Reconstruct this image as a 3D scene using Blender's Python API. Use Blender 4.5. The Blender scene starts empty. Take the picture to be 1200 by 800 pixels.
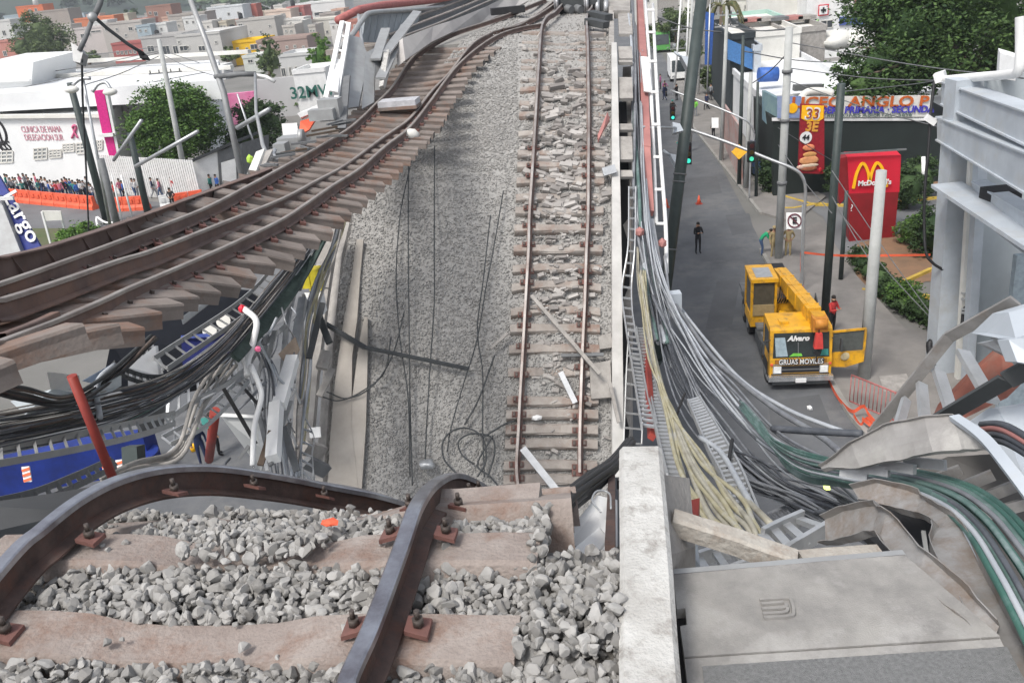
import bpy, math, random
import numpy as np
from mathutils import Vector, Matrix, noise
R_ = math.radians
rnd = random.Random(7)
npr = np.random.default_rng(11)
sc = bpy.context.scene
col = sc.collection

# ------------------------------------------------------------------ camera
CH = 15.0
PIT = R_(24.05); ROL = math.asin(.0876/math.cos(PIT))
F = Vector((0, math.cos(PIT), -math.sin(PIT)))
UP0 = Vector((0, math.sin(PIT), math.cos(PIT)))
RT = Vector((1, 0, 0))*math.cos(ROL) - UP0*math.sin(ROL)
DN = -(Vector((1, 0, 0))*math.sin(ROL)) - UP0*math.cos(ROL)
C0 = Vector((0, 0, CH))
cd = bpy.data.cameras.new('camera'); cam = bpy.data.objects.new('camera', cd); col.objects.link(cam)
cd.sensor_width = 36; cd.lens = 30; cd.clip_start = .05; cd.clip_end = 9000
m = Matrix.Identity(4)
for i in range(3):
    m[i][0] = RT[i]; m[i][1] = -DN[i]; m[i][2] = -F[i]; m[i][3] = C0[i]
cam.matrix_world = m
sc.camera = cam
# ------------------------------------------------------------------ light: thin overcast
w = bpy.data.worlds.new("World"); sc.world = w; w.use_nodes = True
nt = w.node_tree; bg = nt.nodes['Background']
sky = nt.nodes.new('ShaderNodeTexSky'); sky.sky_type = 'NISHITA'; sky.sun_disc = False
SE, SR = R_(56), R_(-140)
sky.sun_elevation = SE; sky.sun_rotation = SR; sky.dust_density = 3.0; sky.air_density = 1.0
hs = nt.nodes.new('ShaderNodeHueSaturation'); hs.inputs['Saturation'].default_value = .38
nt.links.new(sky.outputs[0], hs.inputs['Color']); nt.links.new(hs.outputs[0], bg.inputs[0])
bg.inputs[1].default_value = .125
sd = bpy.data.lights.new('sun', 'SUN'); so = bpy.data.objects.new('sun', sd); col.objects.link(so)
sd.energy = 1.5; sd.angle = R_(14); sd.color = (1, .96, .90)
so.rotation_euler = (math.pi/2-SE, 0, -SR+math.pi) if False else (0, 0, 0)
sdir = Vector((math.sin(SR)*math.cos(SE), math.cos(SR)*math.cos(SE), math.sin(SE)))
so.rotation_euler = sdir.to_track_quat('Z', 'Y').to_euler(); so.location = (0, 0, 60)
sc.view_settings.view_transform = 'Standard'; sc.view_settings.look = 'None'
sc.view_settings.exposure = .88; sc.view_settings.gamma = 1
sc.cycles.use_denoising = True
sc.cycles.max_bounces = 6; sc.cycles.transparent_max_bounces = 8
sc.cycles.sample_clamp_indirect = 4

# ------------------------------------------------------------------ helpers
def ray(x, y): return F + RT*((x-600)/1000) + DN*((y-400)/1000)
def P(x, y, d): return C0 + ray(x, y)*d
def G(x, y, z=0.0):
    v = ray(x, y); return C0 + v*((z-CH)/v.z)
def stand(bx, by, tx, ty):            # foot on the street and the head above it
    b = G(bx, by); v = ray(tx, ty); return b, C0 + v*(b.y/v.y)
def lerp(a, b, t): return a+(b-a)*t
def interp(x, xs, ys): return float(np.interp(x, xs, ys))

MATS = {}
def mat(name, rgb, rough=.8, metal=0., rgb2=None, sc_=6., bump=0., bsc=None, emit=0, alpha=None, spec=.4, det=5., lo=.35, hi=.65, wear=None, wsc=2.):
    if name in MATS: return MATS[name]
    m = bpy.data.materials.new(name); m.use_nodes = True; n = m.node_tree; b = n.nodes['Principled BSDF']
    b.inputs['Roughness'].default_value = rough; b.inputs['Metallic'].default_value = metal
    b.inputs['Specular IOR Level'].default_value = spec
    tc = n.nodes.new('ShaderNodeTexCoord')
    rgb2 = rgb2 or tuple(c*.72 for c in rgb)
    nz = n.nodes.new('ShaderNodeTexNoise'); nz.inputs['Scale'].default_value = sc_; nz.inputs['Detail'].default_value = det; nz.inputs['Roughness'].default_value = .65
    n.links.new(tc.outputs['Object'], nz.inputs['Vector'])
    rp = n.nodes.new('ShaderNodeValToRGB')
    rp.color_ramp.elements[0].position = lo; rp.color_ramp.elements[1].position = hi
    rp.color_ramp.elements[0].color = (*rgb2, 1); rp.color_ramp.elements[1].color = (*rgb, 1)
    n.links.new(nz.outputs['Fac'], rp.inputs[0])
    out = rp.outputs[0]
    if wear:
        n2 = n.nodes.new('ShaderNodeTexNoise'); n2.inputs['Scale'].default_value = wsc; n2.inputs['Detail'].default_value = 8; n2.inputs['Roughness'].default_value = .75
        n.links.new(tc.outputs['Object'], n2.inputs['Vector'])
        r2 = n.nodes.new('ShaderNodeValToRGB'); r2.color_ramp.elements[0].position = .5; r2.color_ramp.elements[1].position = .66
        r2.color_ramp.elements[0].color = (0, 0, 0, 1); r2.color_ramp.elements[1].color = (1, 1, 1, 1)
        n.links.new(n2.outputs['Fac'], r2.inputs[0])
        mx = n.nodes.new('ShaderNodeMix'); mx.data_type = 'RGBA'
        n.links.new(r2.outputs[0], mx.inputs[0]); n.links.new(out, mx.inputs[6]); mx.inputs[7].default_value = (*wear, 1)
        out = mx.outputs[2]
    n.links.new(out, b.inputs['Base Color'])
    if bump:
        nb = n.nodes.new('ShaderNodeTexNoise'); nb.inputs['Scale'].default_value = bsc or sc_*6; nb.inputs['Detail'].default_value = 6
        n.links.new(tc.outputs['Object'], nb.inputs['Vector'])
        bp = n.nodes.new('ShaderNodeBump'); bp.inputs['Strength'].default_value = bump; bp.inputs['Distance'].default_value = .02
        n.links.new(nb.outputs['Fac'], bp.inputs['Height']); n.links.new(bp.outputs[0], b.inputs['Normal'])
    if emit:
        b.inputs['Emission Color'].default_value = (*rgb, 1); b.inputs['Emission Strength'].default_value = emit
    MATS[name] = m
    return m

def ranmat(name, c1, c2, rough=.9, sc_=3., per=True):      # colour varies from piece to piece (random per island)
    if name in MATS: return MATS[name]
    m = bpy.data.materials.new(name); m.use_nodes = True; n = m.node_tree; b = n.nodes['Principled BSDF']
    b.inputs['Roughness'].default_value = rough; b.inputs['Specular IOR Level'].default_value = .25
    ge = n.nodes.new('ShaderNodeNewGeometry'); oi = n.nodes.new('ShaderNodeObjectInfo')
    ad = n.nodes.new('ShaderNodeMath'); ad.operation = 'ADD'; fr = n.nodes.new('ShaderNodeMath'); fr.operation = 'FRACT'
    n.links.new(ge.outputs['Random Per Island'], ad.inputs[0]); n.links.new(oi.outputs['Random'], ad.inputs[1]); n.links.new(ad.outputs[0], fr.inputs[0])
    rp = n.nodes.new('ShaderNodeValToRGB'); rp.color_ramp.elements[0].color = (*c1, 1); rp.color_ramp.elements[1].color = (*c2, 1)
    n.links.new(fr.outputs[0], rp.inputs[0])
    tc = n.nodes.new('ShaderNodeTexCoord'); nz = n.nodes.new('ShaderNodeTexNoise'); nz.inputs['Scale'].default_value = sc_; nz.inputs['Detail'].default_value = 6
    n.links.new(tc.outputs['Object'], nz.inputs['Vector'])
    mr = n.nodes.new('ShaderNodeMapRange'); mr.inputs[3].default_value = .72; mr.inputs[4].default_value = 1.28
    n.links.new(nz.outputs['Fac'], mr.inputs[0])
    mx = n.nodes.new('ShaderNodeVectorMath'); mx.operation = 'SCALE'
    n.links.new(rp.outputs[0], mx.inputs[0]); n.links.new(mr.outputs[0], mx.inputs['Scale'])
    n.links.new(mx.outputs[0], b.inputs['Base Color'])
    MATS[name] = m
    return m

def smooth(pts, n=8):                 # Catmull-Rom through the points
    pts = [Vector(p) for p in pts]
    if len(pts) < 3: return [pts[0].lerp(pts[-1], i/n) for i in range(n+1)]
    q = [pts[0]*2-pts[1]] + pts + [pts[-1]*2-pts[-2]]
    out = []
    for i in range(1, len(q)-2):
        a, b, c, d = q[i-1], q[i], q[i+1], q[i+2]
        for k in range(n):
            t = k/n
            out.append(.5*((2*b)+(c-a)*t+(2*a-5*b+4*c-d)*t*t+(3*b-a-3*c+d)*t**3))
    out.append(pts[-1]); return out

def resample(pts, step):
    out = [pts[0].copy()]; acc = 0
    for a, b in zip(pts, pts[1:]):
        L = (b-a).length
        if L < 1e-9: continue
        s = step-acc
        while s <= L:
            out.append(a.lerp(b, s/L)); s += step
        acc = (acc+L) % step
    return out

class MB:
    def __init__(s): s.v = []; s.f = []; s.m = []; s.sm = []
    def add(s, vs, fs, mi=0, smo=False):
        o = len(s.v); s.v += [tuple(v) for v in vs]
        for f in fs: s.f.append(tuple(i+o for i in f)); s.m.append(mi); s.sm.append(smo)
        return s
    def box(s, c, size, X=None, Y=None, mi=0, taper=1.):
        c = Vector(c); X = Vector(X or (1, 0, 0)).normalized(); Y = Vector(Y or (0, 1, 0)); Y = (Y-X*Y.dot(X)).normalized(); Z = X.cross(Y)
        a, b, h = size[0]/2, size[1]/2, size[2]/2
        vs = [c+X*(sx*a*(taper if sz > 0 else 1))+Y*(sy*b*(taper if sz > 0 else 1))+Z*(sz*h) for sz in (-1, 1) for sx, sy in ((-1, -1), (1, -1), (1, 1), (-1, 1))]
        return s.add(vs, [(3, 2, 1, 0), (4, 5, 6, 7), (0, 1, 5, 4), (1, 2, 6, 5), (2, 3, 7, 6), (3, 0, 4, 7)], mi)
    def bar(s, a, b, w_, h, up=(0, 0, 1), mi=0):
        a = Vector(a); b = Vector(b); t = (b-a)
        if t.length < 1e-6: return s
        t.normalize(); up = Vector(up)
        if abs(t.dot(up.normalized())) > .98: up = Vector((0, 1, 0)) if abs(t.y) < .9 else Vector((1, 0, 0))
        return s.box((a+b)/2, ((b-a).length, w_, h), t, up.cross(t), mi)
    def sweep(s, pts, prof, up=(0, 0, 1), closed=True, mi=0, cap=True, smo=False, scale=None):
        pts = [Vector(p) for p in pts]; n = len(prof); up = Vector(up); vs = []; fs = []; pl = None
        for i, p in enumerate(pts):
            t = (pts[min(i+1, len(pts)-1)]-pts[max(i-1, 0)]).normalized()
            u = up-t*up.dot(t)
            if u.length < .15 and pl is not None: u = pl-t*pl.dot(t)
            if u.length < 1e-4: u = Vector((0, 1, .01))-t*t.dot(Vector((0, 1, .01)))
            u.normalize()
            if pl is not None: u = (u*.7+(pl-t*pl.dot(t))*.3).normalized()
            pl = u; sd_ = t.cross(u)
            k = scale[i] if scale else 1
            for (x, y) in prof: vs.append(p+sd_*x*k+u*y*k)
        for i in range(len(pts)-1):
            for j in range(n if closed else n-1):
                k = (j+1) % n; fs.append((i*n+j, i*n+k, (i+1)*n+k, (i+1)*n+j))
        if cap and closed and n <= 8:
            fs.append(tuple(range(n-1, -1, -1))); fs.append(tuple((len(pts)-1)*n+j for j in range(n)))
        return s.add(vs, fs, mi, smo)
    def tube(s, pts, r, n=6, mi=0, scale=None):
        return s.sweep(pts, [(math.cos(2*math.pi*i/n)*r, math.sin(2*math.pi*i/n)*r) for i in range(n)], mi=mi, smo=True, scale=scale, cap=True)
    def cyl(s, a, b, r1, r2=None, n=12, mi=0):
        r2 = r1 if r2 is None else r2
        a = Vector(a); b = Vector(b); t = (b-a).normalized(); u = t.orthogonal().normalized(); v = t.cross(u); vs = []
        for p, r in ((a, r1), (b, r2)):
            for i in range(n):
                an = 2*math.pi*i/n; vs.append(p+u*math.cos(an)*r+v*math.sin(an)*r)
        o = len(s.v)
        s.add(vs, [(i, (i+1) % n, n+(i+1) % n, n+i) for i in range(n)], mi, True)
        s.add([], [], mi)
        s.f.append(tuple(o+i for i in range(n-1, -1, -1))); s.m.append(mi); s.sm.append(False)
        s.f.append(tuple(o+n+i for i in range(n))); s.m.append(mi); s.sm.append(False)
        return s
    def sheet(s, L, Rr, th, across=5, bulge=0., mi=0):   # the same, divided across and smooth
        L = [Vector(p) for p in L]; Rr = [Vector(p) for p in Rr]; n = len(L); vs = []; A = across+1
        for side in (0, 1):
            for i in range(n):
                t = L[min(i+1, n-1)]-L[max(i-1, 0)]; a = Rr[i]-L[i]; nn = t.cross(a); nn = nn.normalized() if nn.length > 1e-9 else Vector((0, 0, 1))
                for k in range(A):
                    f = k/across; vs.append(L[i].lerp(Rr[i], f)+nn*(bulge*math.sin(f*math.pi)*a.length-side*th))
        o = n*A; fs = []
        for i in range(n-1):
            for k in range(across):
                q = (i*A+k, i*A+k+1, (i+1)*A+k+1, (i+1)*A+k); fs.append(q); fs.append(tuple(o+x for x in reversed(q)))
            fs.append((i*A, (i+1)*A, o+(i+1)*A, o+i*A)); fs.append((i*A+across, o+i*A+across, o+(i+1)*A+across, (i+1)*A+across))
        for k in range(across): fs.append((k, o+k, o+k+1, k+1)); b = (n-1)*A; fs.append((b+k, b+k+1, o+b+k+1, o+b+k))
        return s.add(vs, fs, mi, False)
    def ribbon(s, L, Rr, th, mi=0):      # thick strip between two edge lines
        L = [Vector(p) for p in L]; Rr = [Vector(p) for p in Rr]; vs = []; n = len(L)
        for i in range(n):
            t = L[min(i+1, n-1)]-L[max(i-1, 0)]; a = Rr[i]-L[i]; nn = t.cross(a)
            nn = nn.normalized()*th if nn.length > 1e-9 else Vector((0, 0, th))
            vs += [L[i], Rr[i], Rr[i]-nn, L[i]-nn]
        fs = []
        for i in range(n-1):
            for j in range(4):
                k = (j+1) % 4; fs.append((i*4+j, i*4+k, i*4+4+k, i*4+4+j))
        fs += [(3, 2, 1, 0), tuple((n-1)*4+j for j in range(4))]
        return s.add(vs, fs, mi)
    def slab(s, poly, ext, mi=0):        # polygon pushed along ext
        poly = [Vector(p) for p in poly]; ext = Vector(ext); n = len(poly)
        return s.add(poly+[p+ext for p in poly], [tuple(range(n)), tuple(range(2*n-1, n-1, -1))]+[(i, n+i, n+(i+1) % n, (i+1) % n) for i in range(n)], mi)
    def blob(s, c, r, seed=0, sq=(1, 1, 1), mi=0, amp=.3, sub=1):
        vs, fs = ICO[sub]; c = Vector(c)
        s.add([c+Vector((v[0]*sq[0], v[1]*sq[1], v[2]*sq[2]))*r*(1+amp*noise.noise(Vector(v)*1.3+Vector((seed*7.1, seed*3.3, seed)))) for v in vs], fs, mi, sub > 1)
        return s

def _ico(sub):
    import bmesh
    b = bmesh.new(); bmesh.ops.create_icosphere(b, subdivisions=sub, radius=1)
    r = ([tuple(v.co) for v in b.verts], [tuple(v.index for v in f.verts) for f in b.faces]); b.free(); return r
ICO = {1: _ico(1), 2: _ico(2), 3: _ico(3)}

def obj(name, mb, mats, parent=None, kind=None, label=None, cat=None, group=None):
    me = bpy.data.meshes.new(name)
    off = parent_loc(parent)
    if isinstance(mb, MB):
        vs = [(v[0]-off[0], v[1]-off[1], v[2]-off[2]) for v in mb.v] if parent else mb.v
        me.from_pydata(vs, [], mb.f)
        if len(mb.m): me.polygons.foreach_set('material_index', mb.m); me.polygons.foreach_set('use_smooth', mb.sm)
    else: me = mb
    for x in (mats if isinstance(mats, (list, tuple)) else [mats]): me.materials.append(x)
    o = bpy.data.objects.new(name, me); col.objects.link(o)
    if parent: o.parent = parent
    tag(o, label, cat, group, kind)
    return o
def tag(o, label=None, cat=None, group=None, kind=None):
    if label: o['label'] = label
    if cat: o['category'] = cat
    if group: o['group'] = group
    if kind: o['kind'] = kind
    return o
def parent_loc(p):
    v = Vector((0, 0, 0))
    while p: v = v+Vector(p.location); p = p.parent
    return v
def thing(name, label, cat, loc=(0, 0, 0), group=None):
    o = bpy.data.objects.new(name, None); col.objects.link(o); o.location = loc; o.empty_display_size = .2
    return tag(o, label, cat, group)
def solo(name, mb, mats, label, cat, group=None, base=None):     # a thing that is one mesh
    if base is None:
        a = np.array(mb.v); base = (float(a[:, 0].mean()), float(a[:, 1].mean()), float(a[:, 2].min()))
    b = Vector(base); mb.v = [(v[0]-b.x, v[1]-b.y, v[2]-b.z) for v in mb.v]
    o = obj(name, mb, mats, None, None, label, cat, group); o.location = b
    return o
def npmesh(name, V, Fc, mats, parent=None, smo=False, **k):
    me = bpy.data.meshes.new(name); off = parent_loc(parent)
    V = np.asarray(V, dtype=np.float32)-np.array(off, dtype=np.float32)
    Fc = np.asarray(Fc, dtype=np.int32); n = Fc.shape[1]
    me.vertices.add(len(V)); me.vertices.foreach_set('co', V.ravel())
    me.loops.add(Fc.size); me.loops.foreach_set('vertex_index', Fc.ravel())
    me.polygons.add(len(Fc)); me.polygons.foreach_set('loop_start', np.arange(0, Fc.size, n, dtype=np.int32))
    me.polygons.foreach_set('loop_total', np.full(len(Fc), n, dtype=np.int32))
    me.polygons.foreach_set('use_smooth', np.full(len(Fc), smo, dtype=bool))
    me.update(calc_edges=True); me.validate()
    return obj(name, me, mats, parent, **k)
FONT = None
def text(s, size, mt, o, X, Y, parent=None, ext=.01, name='lettering', align='CENTER', sx=1., bold=0., shear=0.):
    cu = bpy.data.curves.new('t', 'FONT'); cu.body = s; cu.size = size; cu.extrude = ext; cu.align_x = align; cu.align_y = 'CENTER'; cu.offset = bold; cu.shear = shear; cu.resolution_u = 3
    t = bpy.data.objects.new('t', cu); col.objects.link(t); dg = bpy.context.evaluated_depsgraph_get()
    me = bpy.data.meshes.new_from_object(t.evaluated_get(dg)); bpy.data.objects.remove(t)
    X = Vector(X).normalized(); Y = Vector(Y); Y = (Y-X*Y.dot(X)).normalized(); Z = X.cross(Y)
    M = Matrix(((X.x*sx, Y.x, Z.x, o[0]), (X.y*sx, Y.y, Z.y, o[1]), (X.z*sx, Y.z, Z.z, o[2]), (0, 0, 0, 1)))
    me.transform(Matrix.Translation(-parent_loc(parent)) @ M); me.materials.clear()
    return obj(name, me, mt, parent)

def stones(name, pts, rad, mats, parent, sub=1, flat=(.7, 1.1), seed=3, **k):
    r = np.random.default_rng(seed); vs, fs = ICO[1]; vs = np.array(vs); fs = np.array(fs)
    if sub == 2: vs, fs = ICO[2]; vs = np.array(vs); fs = np.array(fs)
    n = len(pts); pts = np.array([tuple(p) for p in pts]); rad = np.broadcast_to(np.asarray(rad, float), (n,))
    A = r.normal(size=(n, 3, 3)); Q, _ = np.linalg.qr(A)
    sq = r.uniform(flat[0], flat[1], (n, 1, 3)); jit = r.uniform(.72, 1.2, (n, len(vs), 1))
    if sub == 2:                       # crushed rock: a rounded lump cut by random planes
        B = np.repeat(vs[None], n, 0)
        for _ in range(11):
            nn = r.normal(size=(n, 1, 3)); nn /= np.linalg.norm(nn, axis=2)[:, :, None]; dd = r.uniform(.36, .72, (n, 1))
            ex = np.maximum((B*nn).sum(2)-dd, 0); B = B-nn*ex[:, :, None]
        V = B*1.5*sq*rad[:, None, None]
    else: V = vs[None]*jit*sq*rad[:, None, None]
    V = np.einsum('nij,nkj->nki', Q, V)+pts[:, None, :]
    Fc = fs[None]+(np.arange(n)*len(vs))[:, None, None]
    return npmesh(name, V.reshape(-1, 3), Fc.reshape(-1, 3), mats, parent, **k)

# viaduct frame: u to the right, v along the track
TV = Vector((.14, .9902, 0)); NV = Vector((.9902, -.14, 0))
def D(u, v, z): return NV*u+TV*v+Vector((0, 0, z))
def UV(p): return p.x*NV.x+p.y*NV.y, p.x*TV.x+p.y*TV.y

# ------------------------------------------------------------------ materials
M = dict(
 asphalt=mat('asphalt', (.125, .13, .138), .9, rgb2=(.088, .092, .098), sc_=.6, bump=.3, bsc=30, wear=(.155, .155, .155), wsc=.25, det=8),
 avenue=mat('avenue_asphalt', (.16, .165, .17), .9, rgb2=(.12, .12, .125), sc_=.3),
 paving=mat('paving', (.24, .225, .21), .9, rgb2=(.17, .16, .15), sc_=.6, bump=.2, bsc=20),
 earth=mat('earth', (.25, .145, .085), .95, rgb2=(.17, .11, .07), sc_=.8),
 town=mat('town_ground', (.22, .21, .2), .95, rgb2=(.12, .12, .11), sc_=.05),
 kerb=mat('kerb', (.3, .29, .27), .9, sc_=2),
 yellowkerb=mat('yellow_kerb', (.55, .38, .07), .8, sc_=2),
 conc=mat('concrete', (.36, .34, .315), .9, rgb2=(.24, .225, .21), sc_=3, bump=.4, bsc=40),
 whiteconc=mat('white_concrete', (.50, .495, .475), .88, rgb2=(.37, .36, .34), sc_=3.5, bump=.45, bsc=70, wear=(.28, .265, .245), wsc=9, lo=.3, hi=.6),
 slabconc=mat('slab_concrete', (.29, .28, .262), .9, rgb2=(.19, .183, .175), sc_=4, bump=.25, bsc=160, wear=(.35, .34, .325), wsc=1.6),
 sleeper=mat('sleeper_concrete', (.31, .27, .245), .9, rgb2=(.22, .18, .16), sc_=3, bump=.5, bsc=50, wear=(.20, .13, .10), wsc=1.8),
 sleeper2=mat('sleeper_rusty', (.245, .208, .185), .92, rgb2=(.14, .118, .105), sc_=1.2, bump=.3, bsc=30, wear=(.20, .115, .08), wsc=.8),
 sleepergrey=mat('sleeper_grey', (.36, .33, .30), .9, rgb2=(.23, .2, .18), sc_=1.5, bump=.3, bsc=30, wear=(.22, .15, .12), wsc=1.),
 endface=mat('sleeper_end', (.12, .115, .11), .95, rgb2=(.06, .055, .05), sc_=20, bump=.8, bsc=40),
 railside=mat('rail_side', (.105, .07, .06), .75, .2, rgb2=(.065, .045, .04), sc_=9, bump=.2, bsc=60, wear=(.12, .06, .045), wsc=4),
 railhead=mat('rail_head', (.42, .43, .47), .33, .85, rgb2=(.22, .21, .23), sc_=5),
 railside2=mat('rail_side_far', (.17, .12, .105), .75, .15, rgb2=(.11, .075, .065), sc_=3, wear=(.2, .12, .09), wsc=1.),
 railhead2=mat('rail_head_far', (.36, .33, .3), .5, .4, rgb2=(.24, .2, .18), sc_=2),
 clip=mat('clip_red', (.20, .095, .08), .75, .1, rgb2=(.14, .07, .06), sc_=8, bump=.2),
 bolt=mat('bolt', (.12, .1, .09), .6, .6, sc_=10),
 steel=mat('grey_steel', (.36, .37, .37), .5, .35, rgb2=(.3, .3, .3), sc_=3, bump=.15, bsc=20),
 galv=mat('galvanised', (.47, .48, .49), .42, .55, rgb2=(.38, .39, .4), sc_=5, bump=.1),
 tansteel=mat('channel_steel', (.33, .32, .31), .5, .35, rgb2=(.21, .2, .19), sc_=3.5, bump=.3, bsc=14, wear=(.22, .18, .15), wsc=3),
 bluesteel=mat('pale_blue_steel', (.49, .53, .57), .5, .1, rgb2=(.39, .425, .465), sc_=.8, bump=.1, bsc=6, wear=(.42, .43, .43), wsc=.7),
 white=mat('white_paint', (.78, .78, .77), .6, rgb2=(.66, .66, .65), sc_=1.2),
 offwhite=mat('off_white', (.68, .67, .63), .8, rgb2=(.55, .54, .5), sc_=.5),
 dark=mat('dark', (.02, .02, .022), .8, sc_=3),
 darkgrey=mat('dark_grey', (.06, .065, .068), .7, sc_=3),
 midgrey=mat('mid_grey', (.16, .165, .17), .7, sc_=3),
 greenpole=mat('dark_green_pole', (.045, .06, .058), .55, sc_=3),
 black=mat('black_rubber', (.018, .018, .02), .55, sc_=8),
 greencable=mat('green_cable', (.045, .125, .10), .5, rgb2=(.03, .08, .07), sc_=2.5, wear=(.16, .23, .22), wsc=2),
 greencable2=mat('dusty_green_cable', (.11, .175, .16), .6, rgb2=(.06, .11, .10), sc_=2.5, wear=(.2, .25, .25), wsc=3),
 greycable=mat('grey_cable', (.21, .22, .235), .6, rgb2=(.13, .135, .15), sc_=3),
 palecable=mat('pale_cable', (.40, .42, .44), .6, rgb2=(.3, .32, .35), sc_=3),
 darkcable=mat('dark_cable', (.085, .092, .105), .6, rgb2=(.045, .05, .06), sc_=3, wear=(.11, .115, .13), wsc=2),
 yellowcable=mat('yellow_cable', (.42, .385, .24), .6, rgb2=(.29, .26, .17), sc_=2, wear=(.38, .37, .33), wsc=2),
 creamcable=mat('cream_cable', (.40, .38, .31), .65, rgb2=(.27, .25, .2), sc_=3),
 browncable=mat('brown_cable', (.14, .105, .085), .7, rgb2=(.08, .06, .05), sc_=3),
 red=mat('red_steel', (.33, .05, .035), .6, rgb2=(.22, .035, .03), sc_=2),
 brick=mat('brick_red', (.34, .115, .08), .8, rgb2=(.25, .09, .065), sc_=2),
 pinkred=mat('faded_red', (.42, .19, .17), .7, rgb2=(.3, .13, .12), sc_=1),
 blue=mat('blue_sheet', (.012, .035, .24), .6, rgb2=(.008, .02, .13), sc_=1),
 orange=mat('orange_plastic', (.75, .13, .06), .6, rgb2=(.6, .09, .04), sc_=1.2),
 hazard=mat('hazard_orange', (.75, .16, .06), .6),
 yellow=mat('truck_yellow', (.70, .37, .018), .38, rgb2=(.56, .28, .015), sc_=1.6, wear=(.30, .17, .04), wsc=2.6),
 glass=mat('dark_glass', (.03, .04, .042), .12, .0, rgb2=(.015, .02, .02), sc_=1.5, spec=.8),
 chrome=mat('chrome', (.75, .76, .77), .25, .8, sc_=3),
 tyre=mat('tyre', (.025, .025, .027), .9, sc_=10),
 bark=mat('bark', (.14, .105, .08), .95, rgb2=(.08, .06, .045), sc_=3, bump=.5, bsc=10),
 mred=mat('sign_red', (.62, .015, .04), .5, rgb2=(.52, .012, .03), sc_=.6),
 mred2=mat('sign_base_red', (.26, .012, .018), .6, rgb2=(.19, .01, .013), sc_=.8),
 myel=mat('sign_yellow', (.95, .52, .01), .5, rgb2=(.9, .45, .01)),
 magenta=mat('magenta', (.68, .02, .24), .6),
 pane=mat('window_pane', (.07, .08, .09), .3, sc_=.7, rgb2=(.04, .045, .05)),
)
def leafmat(n, a, b): return ranmat(n, a, b, .7, 1.2)
# ================================================================== ground and roads
def flat(name, pts, z, mt, kind='structure'):
    mb = MB(); mb.add([Vector((p[0], p[1], z)) for p in pts], [tuple(range(len(pts)))]); 
    me_o = obj(name, mb, mt, kind=kind); return me_o
gm = MB(); gm.add([(-3000, -300, -.012), (3000, -300, -.012), (3000, 4200, -.012), (-3000, 4200, -.012)], [(0, 1, 2, 3)])
obj('ground', gm, M['town'], kind='structure')
def st(u, v): # street frame point
    return (u*.9902+v*.14, -u*.14+v*.9902)
flat('street', [st(-6, -20), st(7.6, -20), st(7.6, 400), st(-6, 400)], 0, M['asphalt'])
flat('road_under_viaduct', [st(-22, -20), st(-6, -20), st(-6, 75), st(-22, 75)], -.004, M['asphalt'])
for q_ in ([(840, 330), (868, 326), (858, 380), (826, 388)], [(800, 210), (840, 206), (846, 226), (800, 232)], [(850, 252), (878, 250), (884, 272), (858, 276)], [(800, 420), (836, 414), (842, 440), (804, 452)], [(900, 470), (960, 462), (975, 500), (905, 512)]):
    flat('road_patch', [G(*p) for p in q_], .004, mat('road_patch', (.11, .113, .118), .95, rgb2=(.088, .091, .096), sc_=.8, bump=.3, bsc=30))
# pavement on the right with its kerb; its near edge follows the photo's kerb
k0 = [(10.3, 20), (11.14, 24.63), (11.6, 28), (13.0, 36), (13.9, 43.5)]
KX = 8.75
def sx_(v): return (KX*.9902+v*.14, -KX*.14+v*.9902)
kl = [G(1062, 560), G(1000, 490), G(985, 465), G(957, 405), G(908, 318), G(893, 294)]
kr = [G(1290, 560), G(1190, 470), G(1120, 420), G(1055, 388), G(1000, 322), G(965, 275)]
def kerbed(name, poly, z, mt, kmt, h=.14):
    o = MB(); o.slab([Vector((p[0], p[1], z)) for p in poly], (0, 0, -h-.05)); 
    if o.f: pass
    return obj(name, o, mt, kind='structure')
side1 = [G(1062, 560), G(1000, 490), G(985, 465), G(930, 362), G(893, 294), G(960, 262), G(1003, 325), G(1060, 388), G(1140, 400), G(1300, 470), G(1300, 560)]
kerbed('pavement', side1, .13, M['paving'], M['kerb'])
kb = MB(); kp = [G(1062, 560), G(1000, 490), G(985, 465), G(930, 362), G(893, 294)]
kb.sweep([Vector((p.x-.06, p.y, .1)) for p in kp], [(-.09, -.12), (.09, -.12), (.09, .06), (-.09, .06)])
obj('kerb', kb, M['kerb'], kind='structure')
side2 = [G(893, 251), G(815, 152), G(789, 90), G(805, 88), G(850, 140), G(905, 200), G(968, 232), G(930, 262)]
kerbed('pavement', side2, .12, M['paving'], M['kerb'])
kb = MB(); kb.sweep([Vector((p.x-.08, p.y, .1)) for p in (G(893, 251), G(855, 203), G(815, 152), G(789, 90))], [(-.09, -.12), (.09, -.12), (.09, .05), (-.09, .05)])
obj('kerb', kb, M['kerb'], kind='structure')
# restaurant lot: tan earth bed, drive lane and yellow kerbs
flat('planting_bed', [G(1000, 345), G(1005, 285), G(1110, 262), G(1230, 300), G(1230, 330), G(1085, 330), G(1040, 352)], .02, M['earth'])
flat('car_lane', [G(965, 255), G(915, 222), G(1130, 222), G(1230, 262), G(1120, 262), G(1005, 285), G(985, 300)], .012, M['avenue'])
flat('planting_bed', [G(920, 218), G(935, 192), G(1130, 200), G(1125, 224)], .03, M['earth'])
for pl in ([(1010, 342), (1035, 343), (1090, 318), (1150, 305), (1230, 318)], [(905, 228), (950, 241), (1010, 243), (1110, 232)], [(1060, 345), (1100, 352), (1200, 372)], [(915, 246), (930, 246), (965, 240)]):
    kb = MB(); kb.sweep([G(*p)+Vector((0, 0, .07)) for p in pl], [(-.09, -.07), (.09, -.07), (.09, .09), (-.09, .09)]); obj('yellow_kerb', kb, M['yellowkerb'], kind='structure')
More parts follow.
